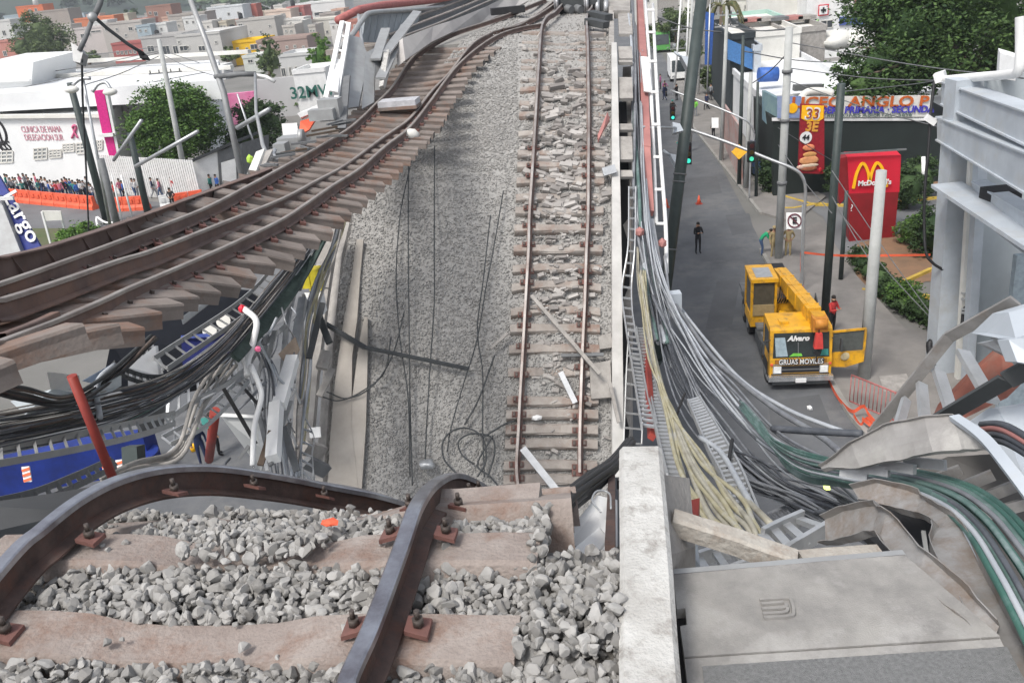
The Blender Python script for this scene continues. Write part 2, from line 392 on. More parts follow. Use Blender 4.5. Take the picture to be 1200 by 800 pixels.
cov = MB(); cov.slab([G(1030, 441, .136), G(1062, 438, .136), G(1072, 457, .136), G(1036, 459, .136)], (0, 0, .012)); 
solo('utility_cover', cov, M['conc'], 'rectangular concrete utility cover set in the pavement beside the grey pole', 'cover')
# avenue on the left and its verge
flat('avenue', [G(-120, 320), G(-120, 233), G(0, 226), G(420, 250), G(420, 330), G(250, 420)], .004, M['avenue'])
flat('grass_verge', [G(10, 330), G(30, 268), G(250, 268), G(250, 330)], .03, mat('verge_grass', (.07, .1, .035), .95, rgb2=(.11, .1, .06), sc_=.6))
# hills closing the view
hm = MB(); nx = 90; V = []; 
for j in range(7):
    for i in range(nx):
        x = -1500+i*33; y = 720+j*95
        ridge = math.sin(j/6*math.pi*.62)
        z = ridge*(62+34*noise.noise(Vector((x*.002, j*.3, 4)))+12*noise.noise(Vector((x*.012, y*.01, 1))))*(1 if x < 200 else 1.0)
        V.append((x, y+40*noise.noise(Vector((x*.004, 0, 2))), z-.5))
hm.add(V, [(j*nx+i, j*nx+i+1, (j+1)*nx+i+1, (j+1)*nx+i) for j in range(6) for i in range(nx-1)], 0, True)
obj('hills', hm, mat('hill_scrub', (.035, .055, .035), .95, rgb2=(.02, .032, .026), sc_=.05, wear=(.05, .06, .045), wsc=.02), kind='structure')

# ================================================================== rails
RAILP = [(-.07, -.172), (.07, -.172), (.07, -.16), (.012, -.14), (.012, -.045), (.035, -.036), (.035, -.006), (.028, 0), (-.028, 0), (-.035, -.006), (-.035, -.036), (-.012, -.045), (-.012, -.14), (-.07, -.16)]
def rail(path, parent, m1, m2, step=8, up=(0, 0, 1), k=1., name='rail', label=None):
    mb = MB(); pts = smooth(path, step); n = len(RAILP)
    mb.sweep(pts, [(x*k, y*k) for x, y in RAILP], up=up)
    q = 0
    for i in range(len(pts)-1):
        for j in range(n):
            if j in (6, 7, 8, 5, 9): mb.m[q] = 1
            q += 1
    mb.f.append(tuple(range(n-1, -1, -1))); mb.m.append(0); mb.sm.append(False)
    mb.f.append(tuple((len(pts)-1)*n+j for j in range(n))); mb.m.append(0); mb.sm.append(False)
    o = obj(name, mb, [m1, m2], parent, label=label); return pts
def zd(v): return 12.8-.47*max(0, v-2.8)**1.5
# ---- near span: deck slab, ballast, parapet, walkway
span = thing('viaduct_span', 'standing end of the concrete viaduct that the picture is taken from, broken off ahead', 'viaduct', D(-1.6, 0, 12.3))
mb = MB(); vs_ = [-3.0, 0, 2.0, 3.0, 3.3, 3.6, 3.9, 4.2, 4.45]
ra = [D(-3.0, v, zd(v)-.3) for v in vs_]; rb = [D(.04, v, zd(v)-.3) for v in vs_]
mb.ribbon(rb, ra, .35); obj('deck_slab', mb, M['conc'], span)
mb = MB(); mb.slab([D(-4.4, -3, 12.45), D(-3.0, -3, 12.45), D(-3.0, 3.7, 12.4), D(-4.6, 3.4, 12.2)], (0, 0, -.4)); obj('deck_edge', mb, M['darkgrey'], span)
# parapet
pp = [D(UV(P(762, 800, 2.74))[0], -.6, P(762, 800, 2.74).z), D(UV(P(762, 800, 2.74))[0], .8, P(762, 800, 2.74).z), P(762, 800, 2.74), P(757, 660, 3.25), P(752, 560, 3.78), P(750.5, 523, 4.05)]
mb = MB(); pts = smooth(pp, 5)
prof = [(-.085, -.55), (.085, -.55), (.1, -.02), (.082, 0), (-.082, 0), (-.1, -.02)]
pts = [p+Vector((0, 0, .006*noise.noise(p*6))) for p in pts]
mb.sweep(pts, prof); obj('parapet', mb, M['whiteconc'], span, label='white painted concrete parapet with chipped top')
# ---- near track
ntr = thing('railway_track', 'nearest railway track with two thick bent rails curling down over the broken deck edge', 'railway track', D(-1.66, 2.3, 12.8))
RL = [(-60, 742, 3.13), (0, 660, 3.43), (47, 616, 3.62), (93, 581, 3.85), (140, 558, 4.05), (192, 546, 4.3), (251, 544.5, 4.6), (309, 552, 4.9), (373, 564, 5.3), (432, 575, 5.6), (472, 587, 5.9), (500, 600, 6.3)]
RR = [(392, 840, 2.56), (408, 788, 2.73), (432, 736, 2.9), (455, 677, 3.14), (472, 631, 3.34), (487, 590, 3.56), (507, 564, 4.1), (531, 554, 4.9), (554, 561, 5.4), (583, 581, 6.2), (598, 610, 6.6)]
def back(l, d, z=None):
    a, b = l[0], l[1]; q = a+(a-b).normalized()*d; q.z = a.z if z is None else z; return [q]+l
wL = [P(*p) for p in RL]; wR = [P(*p) for p in RR]
uL, uR = UV(wL[0])[0], UV(wR[0])[0]
wL = [D(uR-1.5, -.4, wL[0].z), D(uR-1.5, .7, wL[0].z), D((uL+uR-1.5)/2, 1.6, wL[0].z)]+wL[1:]; wR = [D(uR, -.4, wR[0].z), D(uR, .8, wR[0].z)]+wR
pL = rail(wL, ntr, M['railside'], M['railhead'], 10, k=.9, label='left rail with dull worn head')
pR = rail(wR, ntr, M['railside'], M['railhead'], 10, k=.9, label='right rail with shiny blue-grey head')
def nearest(pts, v):
    return min(pts, key=lambda p: abs(UV(p)[1]-v))
def sleeper_mb(L=2.5, wt=.2, wb=.3, h=.22, mid=-.055, segs=16, seed=0, org=None, X=None, Y=None, bend=0.):
    mb = MB(); X = Vector(X).normalized(); Y = Vector(Y); Y = (Y-X*Y.dot(X)).normalized(); Z = X.cross(Y); vs = []
    for i in range(segs+1):
        s = i/segs; a = abs(s-.5)*2; e = max(0, min(1, (a-.15)/.3)); e = e*e*(3-2*e)
        top = mid*(1-e); w1 = wt*(1-.12*(1-e)); x = (s-.5)*L
        yo = bend*(1-a*a)+.006*noise.noise(Vector((x*3, seed, 0)))
        for (y, z) in ((-wb/2, -h), (-wb/2+.01, -h*.45), (-w1/2-.012, top-.02), (-w1/2, top), (w1/2, top), (w1/2+.012, top-.02), (wb/2-.01, -h*.45), (wb/2, -h)):
            vs.append(org+X*x+Y*(y+yo)+Z*(z+.006*noise.noise(Vector((x*5, y*9, z*7+seed)))))
    n = 8; fs = [(i*n+j, (i+1)*n+j, (i+1)*n+(j+1) % n, i*n+(j+1) % n) for i in range(segs) for j in range(n)]
    mb.add(vs, fs, 0, False); o = 0
    mb.f.append(tuple(range(n))); mb.m.append(1); mb.sm.append(False)
    mb.f.append(tuple(segs*n+j for j in range(n-1, -1, -1))); mb.m.append(1); mb.sm.append(False)
    return mb
for k, (v, uo, mt_) in enumerate([(.2, 0, 'sleeper'), (.74, 0, 'sleeper'), (1.27, 0, 'sleeper'), (1.80, 0, 'sleeper'), (2.33, 0, 'sleeper'), (2.85, .04, 'sleeper'), (3.34, .08, 'sleeper'), (3.80, .1, 'sleeper'), (4.2, .1, 'sleeper')]):
    X = (NV+TV*(-.01 if k < 6 else .03*(k-3))); c = D(-1.66+uo, v, zd(v))
    Y = D(0, v+.1, zd(v+.1))-D(0, v-.1, zd(v-.1))
    obj('sleeper', sleeper_mb(2.5 if k != 6 else 2.62, seed=k, org=c, X=X, Y=Y, h=.24, wt=.22, wb=.31), [M[mt_], M[mt_]], ntr)
    for side, pts in ((0, pL), (1, pR)):
        q = nearest(pts, v); z0 = zd(v)
        for s in (-1, 1):
            if side == 0 and s == -1: continue
            cb = q+NV*s*.12; cb.z = q.z-.145
            if (k < 4) or True:
                c2 = MB(); X1 = NV+Vector((0, 0, .0)); Yd = Y.normalized()
                c2.slab([cb+X1*(-.045)*s+Yd*-.04+Vector((0, 0, .008)), cb+X1*.04*s+Yd*-.048+Vector((0, 0, -.014)), cb+X1*.04*s+Yd*.048+Vector((0, 0, -.014)), cb+X1*-.045*s+Yd*.04+Vector((0, 0, .008))], (0, 0, .02))
                c2.cyl(cb+Vector((0, 0, .02)), cb+Vector((0, 0, .05)), .022, n=6, mi=1); c2.cyl(cb+Vector((0, 0, .05)), cb+Vector((0, 0, .085)), .011, n=6, mi=1)
                obj('rail_clip', c2, [M['clip'], M['bolt']], ntr)
# ---- ballast of the near span
BM = ranmat('ballast_stone', (.20, .193, .183), (.36, .352, .338), .94, 26.)
bed = thing('ballast_bed', 'bed of loose grey crushed stone between the sleepers of the nearest track', 'ballast', D(-1.6, 2.4, 12.6))
def bz(u, v):                         # height of the stone bed
    z = zd(v)-.035+.03*noise.noise(Vector((u*2.3, v*2.3, 1)))
    if -1.9 < u < -1.3 and 2.6 < v < 3.2: z += .012
    if u > -.36: z = zd(min(v, 3.0))-.0+.05*noise.noise(Vector((u*3, v*3, 5)))
    if -1.95 < u < -1.1 and v < 2.45 : z -= .02
    return z
pts = []; big = []
for layer in (0, 1, 2):
    stp = .037
    v = .9
    while v < 3.62:
        u = -2.75
        while u < -.03:
            uu = u+rnd.uniform(-.02, .02); vv = v+rnd.uniform(-.02, .02)
            keep = True
            onS = any(abs(vv-(c+ .0)) < .115 for c in (.2, .74, 1.27, 1.80, 2.33, 2.85, 3.34, 3.8))
            endu = {2: .0}.get(0, -.02)
            if onS and uu < -.42:
                keep = (-1.9 < uu < -1.3 and 2.6 < vv < 3.1 and layer == 2) or (rnd.random() < .03 and layer == 2)
            for pr in (pL, pR):
                q = nearest(pr, vv) if keep else None
                if keep and abs(UV(q)[0]-uu) < .1: keep = layer == 0
            if vv > 2.78 and uu > -.36: keep = False
            if vv > 3.55+.3*noise.noise(Vector((uu*2, 0, 3))) and not onS and layer: keep = False
            if keep:
                z = bz(uu, vv)-.034+.02*layer+(.035 if onS and layer == 2 else 0)
                (big if layer == 2 and vv < 2.9 else pts).append(D(uu, vv, z+rnd.uniform(-.01, .01)))
            u += stp
        v += stp
fv = [(u_, v_) for v_ in np.arange(-.6, 3.75, .06) for u_ in np.arange(-2.9, 0, .06)]; nu_ = len(np.arange(-2.9, 0, .06)); nv_ = len(fv)//nu_
npmesh('stone_dust', [tuple(D(a_, b_, bz(a_, b_)-.055-(.6 if a_ > -.42 and b_ > 2.76 else 0))) for a_, b_ in fv], [(j*nu_+i, j*nu_+i+1, (j+1)*nu_+i+1, (j+1)*nu_+i) for j in range(nv_-1) for i in range(nu_-1)], mat('fines', (.2, .19, .175), .95, rgb2=(.12, .11, .1), sc_=30, bump=.8, bsc=120), bed)
rnd.shuffle(big); big.sort(key=lambda p: (p-C0).length)
sel, rest = big[:290], big[290:]
allp = pts+rest
stones('loose_stones', allp, [rnd.choice((.012, .017, .022, .027)) for _ in allp], BM, bed, kind='stuff', sub=2)
sm_ = []
for i in range(10):
    me = bpy.data.meshes.new('stone'); r = random.Random(i); vs, fs = ICO[2]; vs = [Vector(v) for v in vs]
    for _ in range(9):
        nn = Vector((r.gauss(0, 1), r.gauss(0, 1), r.gauss(0, 1))).normalized(); dd = r.uniform(.38, .72); vs = [v-nn*max(0, v.dot(nn)-dd) for v in vs]
    vs = [v*1.45 for v in vs]
    sq = Vector((r.uniform(.75, 1.3), r.uniform(.7, 1.1), r.uniform(.55, .9)))
    me.from_pydata([(v[0]*sq.x, v[1]*sq.y, v[2]*sq.z) for v in vs], [], fs); me.materials.append(BM); sm_.append(me)
bl = Vector(bed.location)
for p in sel:
    o = bpy.data.objects.new('stone', rnd.choice(sm_)); col.objects.link(o); o.parent = bed; o.location = p-bl+Vector((0, 0, .006))
    s = rnd.uniform(.017, .031); o.scale = (s, s, s); o.rotation_euler = (rnd.uniform(-.6, .6), rnd.uniform(-.6, .6), rnd.uniform(0, 6.28))
# orange scrap on the stones
c = P(386, 612, 3.75); mb = MB(); mb.blob(c, .035, 4, (1.3, .8, .4)); solo('plastic_scrap', mb, M['orange'], 'small orange plastic scrap lying on the grey ballast between the near rails', 'scrap')

# ================================================================== the track left hanging in the air
ht = thing('railway_track', 'suspended railway track hanging in the air on the left, sleepers dangling from rusty rails', 'railway track', P(205, 290, 10))
DD = [(-70, 424, 4.7), (0, 398, 5.2), (70, 371, 6.2), (122, 349, 7.0), (150, 336, 7.6), (210, 311, 8.9), (272, 284, 10.3), (330, 256, 12), (358, 238, 13), (390, 216, 14.6), (422, 196, 16.2), (452, 170, 18.4), (480, 148, 20.5), (504, 118, 23), (520, 96, 24.8), (537, 75, 26.3), (560, 55, 27.8), (584, 40, 29.4), (612, 31, 30.6), (639, 27, 31.2)]
BB = [(-240, 400, 4.6), (-70, 350, 5.8), (0, 330, 6.5), (70, 306, 7.4), (150, 277, 9.0), (237, 244, 11.2), (290, 217, 13), (318, 202, 14.2), (370, 173, 17.2), (412, 147, 20.2), (442, 119, 22.8), (461, 99, 24.6), (482, 68, 27.8), (505, 51, 28.5), (530, 38, 30), (560, 28, 31), (590, 18, 32.3), (605, 12, 33.2), (640, -2, 36)]
CC = [(-70, 368, 5.5), (0, 349, 6.1), (70, 327, 7.0), (140, 303, 8.2), (180, 291, 9.0), (255, 262, 10.9), (330, 232, 13.2), (370, 211, 15), (405, 192, 16.8), (449, 160, 19.6), (480, 138, 21.6), (504, 108, 23.9), (527, 84, 26), (545, 60, 27.3), (558, 47, 28.6), (577, 37, 29.8)]
AA = [(-70, 322, 6.3), (0, 301, 7.0), (52, 289, 7.7), (122, 267, 9.0), (180, 247, 10.6), (237, 226, 12.4), (290, 207, 14), (318, 196, 15)]
pD = rail(back([P(*p) for p in DD], 4), ht, M['railside2'], M['railhead2'], 5, k=.88)
pB = rail(back([P(*p) for p in BB], 4), ht, M['railside2'], M['railhead2'], 5, k=.88)
pC = rail(back([P(*p) for p in CC], 4), ht, M['railside2'], M['railhead2'], 5, name='guard_rail')
mb = MB(); pA = smooth(back([P(*p) for p in AA], 4), 5); mb.sweep(pA, [(-.05, -.24), (.05, -.24), (.05, -.22), (.012, -.2), (.012, -.02), (.07, -.015), (.07, 0), (-.07, 0), (-.07, -.015), (-.012, -.02), (-.012, -.2), (-.05, -.22)]); obj('guide_bar', mb, M['railside2'], ht)
mb = MB(); mb.sweep(smooth([P(0, 391, 5.35), P(35, 378, 5.8), P(64, 365, 6.25)], 4), [(x, y) for x, y in RAILP]); obj('rail_offcut', mb, M['railside2'], ht)
sD = resample(pD, .60)
for i, q in enumerate(sD[:-6]):
    # matching point on the other rail: nearest on the square across the track
    t = (sD[min(i+1, len(sD)-1)]-sD[max(i-1, 0)]).normalized(); hor = Vector((t.y, -t.x, 0)).normalized()
    sk_ = lerp(.78, .22, min(1, max(0, ((q-C0).length-8)/11)))
    b = min(pB, key=lambda p: abs((p-q).dot(t)+sk_))
    ax = (q-b)
    if ax.length < .6: continue
    ax = ax.normalized()
    dz = Vector((0, 0, -.155))
    skew = rnd.uniform(-.03, .03)
    X = (ax+t*skew+Vector((0, 0, rnd.uniform(-.015, .015)+.15*max(0, min(1, (12-(q-C0).length)/5))))).normalized()
    over = .56+rnd.uniform(-.04, .04)
    L = (q-b).length+2*over; c = (q+b)/2+dz
    mtx = M['sleeper2']
    mb = sleeper_mb(L, .235, .27, .145, -.015, 6, seed=i, org=c, X=X, Y=t)
    obj('sleeper', mb, [mtx, M['endface']], ht)
    dd_ = (q-C0).length
    for pt, us in ((q, (-1, 1)), (b, (-1, 1))):
        cm = MB()
        for s in us:
            cb = pt+dz+X*s*.12+Vector((0, 0, .02)); cm.box(cb, (.09, .13, .045), X, t); cm.box(cb+Vector((0, 0, .035)), (.03, .035, .05), X, t, mi=1)
        if dd_ < 24: obj('rail_clip', cm, [M['clip'], M['bolt']], ht)
    # bracket carrying the outer guide bar
    a = min(pA, key=lambda p: abs((p-q).dot(t)))
    if i % 1 == 0 and abs((a-q).dot(t)) < .3:
        cm = MB(); cm.bar(a+Vector((0, 0, -.24)), b+Vector((0, 0, -.19)), .05, .03); cm.bar(a+t*.12+Vector((0, 0, -.24)), b+t*.12+Vector((0, 0, -.19)), .05, .03)
        cm.bar(a+Vector((0, 0, -.02)), a+Vector((0, 0, -.26))+X*.1, .03, .02, up=t); obj('bracket', cm, M['railside2'], ht)
# box between the rails and lump beside the rail
mb = MB(); c = P(468, 122, 22.4); mb.box(c+Vector((0, 0, .05)), (1.0, .62, .14), NV, TV); mb.box(c+Vector((0, 0, -.06)), (1.04, .66, .08), NV, TV, 1)
solo('track_box', mb, [mat('box_lid', (.5, .5, .52), .6), M['sleeper2']], 'flat grey lidded box lying between the rails of the hanging track', 'box')
mb = MB(); mb.blob(P(481, 158, 20.2), .17, 2, (1.3, .8, .8), sub=2, amp=.2); solo('concrete_lump', mb, M['offwhite'], 'pale rounded lump sitting against the outer rail of the hanging track', 'lump')
# ================================================================== fallen span in the middle
YS = [-10, 15, 30, 60, 100, 200, 300, 400, 500, 580, 640]
DS = [38, 34.5, 31.5, 28.2, 26, 23.6, 22.2, 21.2, 20.5, 20.1, 19.8]
XLy = [-10, 15, 30, 50, 100, 150, 200, 250, 300, 400, 500, 640]
XLx = [640, 600, 575, 540, 500, 450, 430, 412, 400, 390, 383, 372]
def dS(y): return interp(y, YS, DS)
def S(x, y, h=0.):                    # point on the fallen deck seen at pixel x, y, raised by h along its normal
    p = P(x, y, dS(y))
    if h: p = p+snorm(y)*h
    return p
_sn = {}
def snorm(y):
    k = round(y/10)
    if k not in _sn:
        yy = k*10; a = P(640, yy-8, dS(yy-8)); b = P(640, yy+8, dS(yy+8)); l = P(700, yy, dS(yy))-P(600, yy, dS(yy))
        n = l.cross(a-b).normalized(); _sn[k] = n if n.z > 0 else -n
    return _sn[k]
fall = thing('fallen_viaduct_span', 'collapsed viaduct span sloping down from the far pier under its grey ballast', 'viaduct', S(560, 590)-Vector((0, 0, 1)))
NYr, NXr = 110, 46; V = []
for j in range(NYr):
    y = lerp(-8, 640, (j/(NYr-1)))
    xl = interp(y, XLy, XLx); xr = 717
    for i in range(NXr):
        x = lerp(xl, xr, i/(NXr-1)); p = S(x, y)
        p = p+snorm(y)*(.10*noise.noise(p*.55)+.02*noise.noise(p*2.))
        if x < 440 and y > 250: p = p-snorm(y)*0
        V.append(p)
fc = [(j*NXr+i, (j+1)*NXr+i, (j+1)*NXr+i+1, j*NXr+i+1) for j in range(NYr-1) for i in range(NXr-1)]
gravel = ranmat('ballast_far', (.255, .247, .235), (.375, .366, .352), .95, .35)
gbed = mat('ballast_base', (.34, .332, .318), .95, rgb2=(.26, .252, .24), sc_=9, bump=.5, bsc=14, det=8)
npmesh('ballast_surface', [tuple(v) for v in V], fc, gbed, fall, smo=True)
pts = []; 
for k in range(64000):
    y = rnd.uniform(0, 620) if rnd.random() < .7 else rnd.uniform(0, 200); x = rnd.uniform(interp(y, XLy, XLx), 717)
    if x > 606 and x < 706 and y < 130 and rnd.random() < .75: continue
    if (392+ (590-y)*.03 < x < 428-(590-y)*.0) and y > 380 and rnd.random() < .93: continue
    p = S(x, y); pts.append(p+snorm(y)*(.10*noise.noise(p*.55)+.02*noise.noise(p*2.)+rnd.uniform(-.01, .03)))
stones('ballast_stones', pts, [rnd.uniform(.014, .038) for _ in pts], gravel, fall, kind='stuff', seed=9)
# deck slab under the ballast
mb = MB(); ys = list(range(0, 641, 40))
mb.ribbon([S(interp(y, XLy, XLx), y, -.12) for y in ys], [S(718, y, -.12) for y in ys], -.35 if False else .35)
obj('deck_slab', mb, M['conc'], fall)
# bare concrete strips where the ballast slid away
def strip(name, pl, pr, h, mt, parent=None, th=.05, **k):
    mb = MB(); mb.ribbon([S(x, y, h) for x, y in pl], [S(x, y, h) for x, y in pr], th); return obj(name, mb, mt, parent or fall, **k)
bare = mat('bare_concrete', (.38, .35, .315), .9, rgb2=(.28, .255, .225), sc_=.8, bump=.3, bsc=12)
strip('bare_concrete', [(419, 285), (413, 330), (404, 380), (394, 450), (388, 520), (386, 575), (385, 610)], [(427, 285), (423, 330), (420, 375), (414, 420), (413, 500), (420, 560), (424, 610)], .17, bare, th=.12)
strip('bare_concrete', [(428, 375), (420, 420), (410, 500), (404, 600)], [(432, 374), (432, 420), (430, 500), (424, 590)], .16, bare, th=.1)
strip('bare_concrete', [(452, 405), (455, 480), (450, 560), (440, 600)], [(478, 392), (500, 470), (510, 560), (500, 600)], -.02, bare, th=.04) if False else None
# edge girder on the right
strip('edge_flange', [(716, y) for y in (60, 100, 200, 300, 400, 500, 560)], [(722, 60), (723, 100), (725, 200), (727, 300), (728, 400), (729, 500), (730, 560)], .28, mat('flange_concrete', (.5, .49, .47), .85, rgb2=(.38, .37, .355), sc_=1), th=.22, label='pale concrete edge beam of the fallen span')
strip('gap_shade_strip', [(727, y) for y in (100, 200, 300, 400, 500, 570)], [(736, 100), (740, 200), (741, 300), (741, 400), (741, 500), (741, 570)], -.55, M['dark'], th=.2)  # near-black strip painting the shaded gap by the walkway panels
# walkway panels with gaps between them
for a, b in ((22, 46), (61, 75), (77, 79.5), (97, 121), (151, 158), (166, 193), (205, 212)):
    mb = MB(); mb.slab([S(724, a, .18), S(740, a, .18), S(741, b, .18), S(725, b, .18)], snorm(a)*-.1)
    obj('walkway_panel', mb, M['conc'], fall)
mb = MB(); mb.ribbon([S(718, y, .3) for y in (-8, 10, 22)], [S(738, y, .3) for y in (-8, 10, 22)], .3); obj('walkway_panel', mb, M['conc'], fall)
mb = MB(); mb.ribbon([S(713, y, .25) for y in (-8, 20, 45, 62)], [S(719, y, .25) for y in (-8, 20, 45, 62)], .3); obj('upstand_wall', mb, M['conc'], fall)
# side of the girder dropping to the street
mb = MB(); ys2 = (60, 150, 250, 350, 450, 560)
mb.slab([S(742, y, -.5) for y in ys2]+[S(742, y, -.5)+Vector((0, 0, -1.9)) for y in reversed(ys2)], (-.3, .05, 0)); obj('girder_side', mb, M['conc'], fall)
# left flank of the fallen span: dark girder edge beneath the hanging track
mb = MB(); ys3 = (150, 200, 250, 300, 350, 400, 450, 500, 560, 620)
mb.ribbon([S(interp(y, XLy, XLx)-10, y, -.1) for y in ys3], [S(interp(y, XLy, XLx)+1, y, .06) for y in ys3], .3); obj('edge_beam', mb, M['conc'], fall)
# ---- track on the fallen span
ft = thing('railway_track', 'buckled railway track lying on the fallen span, sleepers crushed and half buried in stone', 'railway track', S(650, 580))
LT = [(664, 8), (650, 24), (641, 30), (635.5, 39), (633, 55), (630, 100), (627, 150), (624, 200), (620, 260), (619, 300), (615.5, 360), (612, 420), (609, 470), (607, 510), (605, 545), (607, 570), (611, 590)]
RTt = [(694, 8), (693, 18), (689, 24), (687, 34), (688, 60), (688.5, 100), (689, 150), (688.5, 200), (688, 260), (686, 300), (684, 360), (681, 420), (679, 480), (678, 520), (678, 555)]
fL = rail([S(x, y, .34) for x, y in LT], ft, M['railside2'], mat('rail_head_pink', (.36, .34, .325), .5, .4, rgb2=(.22, .18, .165), sc_=1.5), 5)
fR = rail([S(x, y, .34) for x, y in RTt], ft, M['railside2'], M['rail_head_pink'] if 'rail_head_pink' in M else MATS['rail_head_pink'], 5)
for i, (y, tilt, buried, mt_) in enumerate([(563, 0, 0, 0), (546, .01, 0, 0), (521, .01, 0, 0), (505, .0, 0, 0), (486, .03, 0, 0), (465, .10, .4, 0), (433, .10, .2, 0), (408, .07, 0, 0), (388, .0, 0, 0), (365, .06, .4, 0), (339, .02, .2, 0), (316, .03, .4, 0), (295, .0, 0, 1), (271, .01, 0, 0), (247, .05, .3, 0), (234, .0, .5, 2), (216, -.02, .3, 2), (198, .0, 0, 2), (184, .01, 0, 2), (160, .0, .6, 2), (138, -.03, .7, 2), (122, .02, .75, 2), (108, -.02, .8, 2), (96, 0, .8, 2), (84, -.06, .85, 2), (72, .03, .85, 2), (60, -.02, .9, 2), (50, .02, .9, 2), (41, -.02, .9, 2)]):
    x0 = interp(y, [40, 200, 400, 560], [612, 606, 597, 590]); x1 = interp(y, [40, 200, 400, 560], [710, 708, 702, 699])
    a = S(x0, y+tilt*50, .17-.12*buried); b = S(x1, y-tilt*(-40), .17-.12*buried); X = (b-a)
    t = S(650, y-5)-S(650, y+5)
    sg = MB.__new__(MB)
    mb = sleeper_mb(X.length, .2, .28, .17, -.02 - .05*(i % 3 == 0), 10, seed=i*3.3, org=(a+b)/2, X=X, Y=t, bend=rnd.uniform(-.12, .12) if buried else .03)
    obj('sleeper', mb, [M['sleepergrey'], M['endface']], ft)
    for pt in (fL, fR):
        q = min(pt, key=lambda p: abs((p-(a+b)/2).dot(t.normalized())))
        if buried < .5:
            cm = MB(); n_ = snorm(y)
            cm.box(q-n_*.15, (.34, .14, .03), X, t); cm.box(q-n_*.12+X.normalized()*.12, (.06, .1, .05), X, t, mi=1); cm.box(q-n_*.12-X.normalized()*.12, (.06, .1, .05), X, t, mi=1)
            obj('rail_clip', cm, [M['clip'], M['bolt']], ft)
# crushed concrete chunks between and beside the rails
ch = MB()
for i in range(620):
    y = rnd.triangular(30, 560, 150); x = rnd.uniform(612, 712); 
    if rnd.random() < .35: x = rnd.uniform(636, 684)
    s = rnd.uniform(.05, .2)*(1.15 if y < 250 else .75); c = S(x, y, .08+.06*rnd.random())
    n_ = snorm(y); a = rnd.uniform(-.5, .5); X = (RT*math.cos(a)+n_.cross(RT)*math.sin(a)+n_*rnd.uniform(-.3, .3))
    ch.box(c, (s*rnd.uniform(.9, 2.6), s*rnd.uniform(.5, 1.1), s*rnd.uniform(.3, .7)), X, n_.cross(X), taper=rnd.uniform(.5, .95))
obj('crushed_concrete', ch, ranmat('crushed', (.19, .175, .165), (.40, .38, .36), .95, 2.), fall, kind='stuff')
# loose lengths on the fallen span
def bits(name, label, cat, segs, w_, h_, mt, group=None, hh=.3):
    mb = MB()
    for a, b in segs: mb.bar(S(a[0], a[1], hh), S(b[0], b[1], hh+.02), w_, h_, up=snorm(a[1]))
    return solo(name, mb, M[mt] if isinstance(mt, str) else mt, label, cat, group)
bits('timber_batten', 'long grey batten lying diagonally across both rails of the fallen track', 'batten', [((622, 358), (700, 446))], .09, .06, 'conc', hh=.55)
bits('pale_strip', 'short white metal strip lying between the rails of the fallen track', 'metal strip', [((656, 440), (673, 476))], .13, .03, 'galv')
bits('metal_strip', 'narrow grey strip lying on the stones left of the fallen track', 'metal strip', [((575, 413), (595, 396))], .07, .05, 'conc')
bits('white_post', 'white square post leaning over the lower end of the fallen track', 'post', [((612, 530), (652, 580))], .16, .1, 'galv', hh=.8)
bits('timber_batten', 'short grey batten lying level at the left edge of the fallen track', 'batten', [((657, 420), (706, 419))], .08, .05, 'midgrey', hh=.25)
bits('timber_batten', 'grey batten standing upright by the right rail near the lower end', 'batten', [((712, 455), (722, 500))], .08, .06, 'conc', hh=.5)
mb = MB(); mb.slab([S(699, 172, .3), S(710, 150, .45), S(713, 153, .3), S(706, 166, .35), S(700, 178, .3)], snorm(160)*.12); solo('signal_debris', mb, M['pinkred'], 'small red and silver wedge of wreckage right of the fallen track', 'wreckage')
mb = MB(); mb.box(S(712, 211, .4), (.36, .22, .14), RT+DN*-.3, DN); solo('metal_box', mb, M['galv'], 'small silver metal box on the stones below the red wedge', 'box')
mb = MB(); mb.blob(S(629, 493, .3), .12, 3, (1.2, .6, .6)); solo('plastic_bag', mb, M['white'], 'small white plastic bag by the left rail of the fallen track', 'bag')
mb = MB(); mb.blob(S(502, 545, .3), .16, 6, (1.1, 1, .7), sub=2, amp=.6); solo('plastic_bag', mb, M['galv'], 'crumpled silver plastic bag at the foot of the gravel slope', 'bag')
mb = MB(); mb.box(S(629, 22, 0)+Vector((-1.1, 0, .4)), (1.3, .5, .25), NV+TV*.2, TV); mb.v = mb.v
solo('rail_debris', mb, M['dark'], 'dark lump of debris between the far rails left of the wheelset', 'debris')
for x, y, s in ((709, 28, .45), (706, 37, .3)):
    mb = MB(); mb.bar(S(x-18, y-2, .3), S(x+4, y+3, .3), .35, .22); solo('bent_plate', mb, M['darkgrey'], 'dark bent plate sticking out under the wheels on the right' if y < 30 else 'lower of two dark plates beside the right rail below the wheels', 'plate')
# cracked concrete piece near the right edge (grey)
strip('broken_panel', [(690, 430), (692, 470)], [(714, 425), (716, 468)], .22, M['conc'], th=.1)
strip('broken_panel', [(700, 398), (702, 412)], [(715, 394), (717, 410)], .22, M['conc'], th=.1)
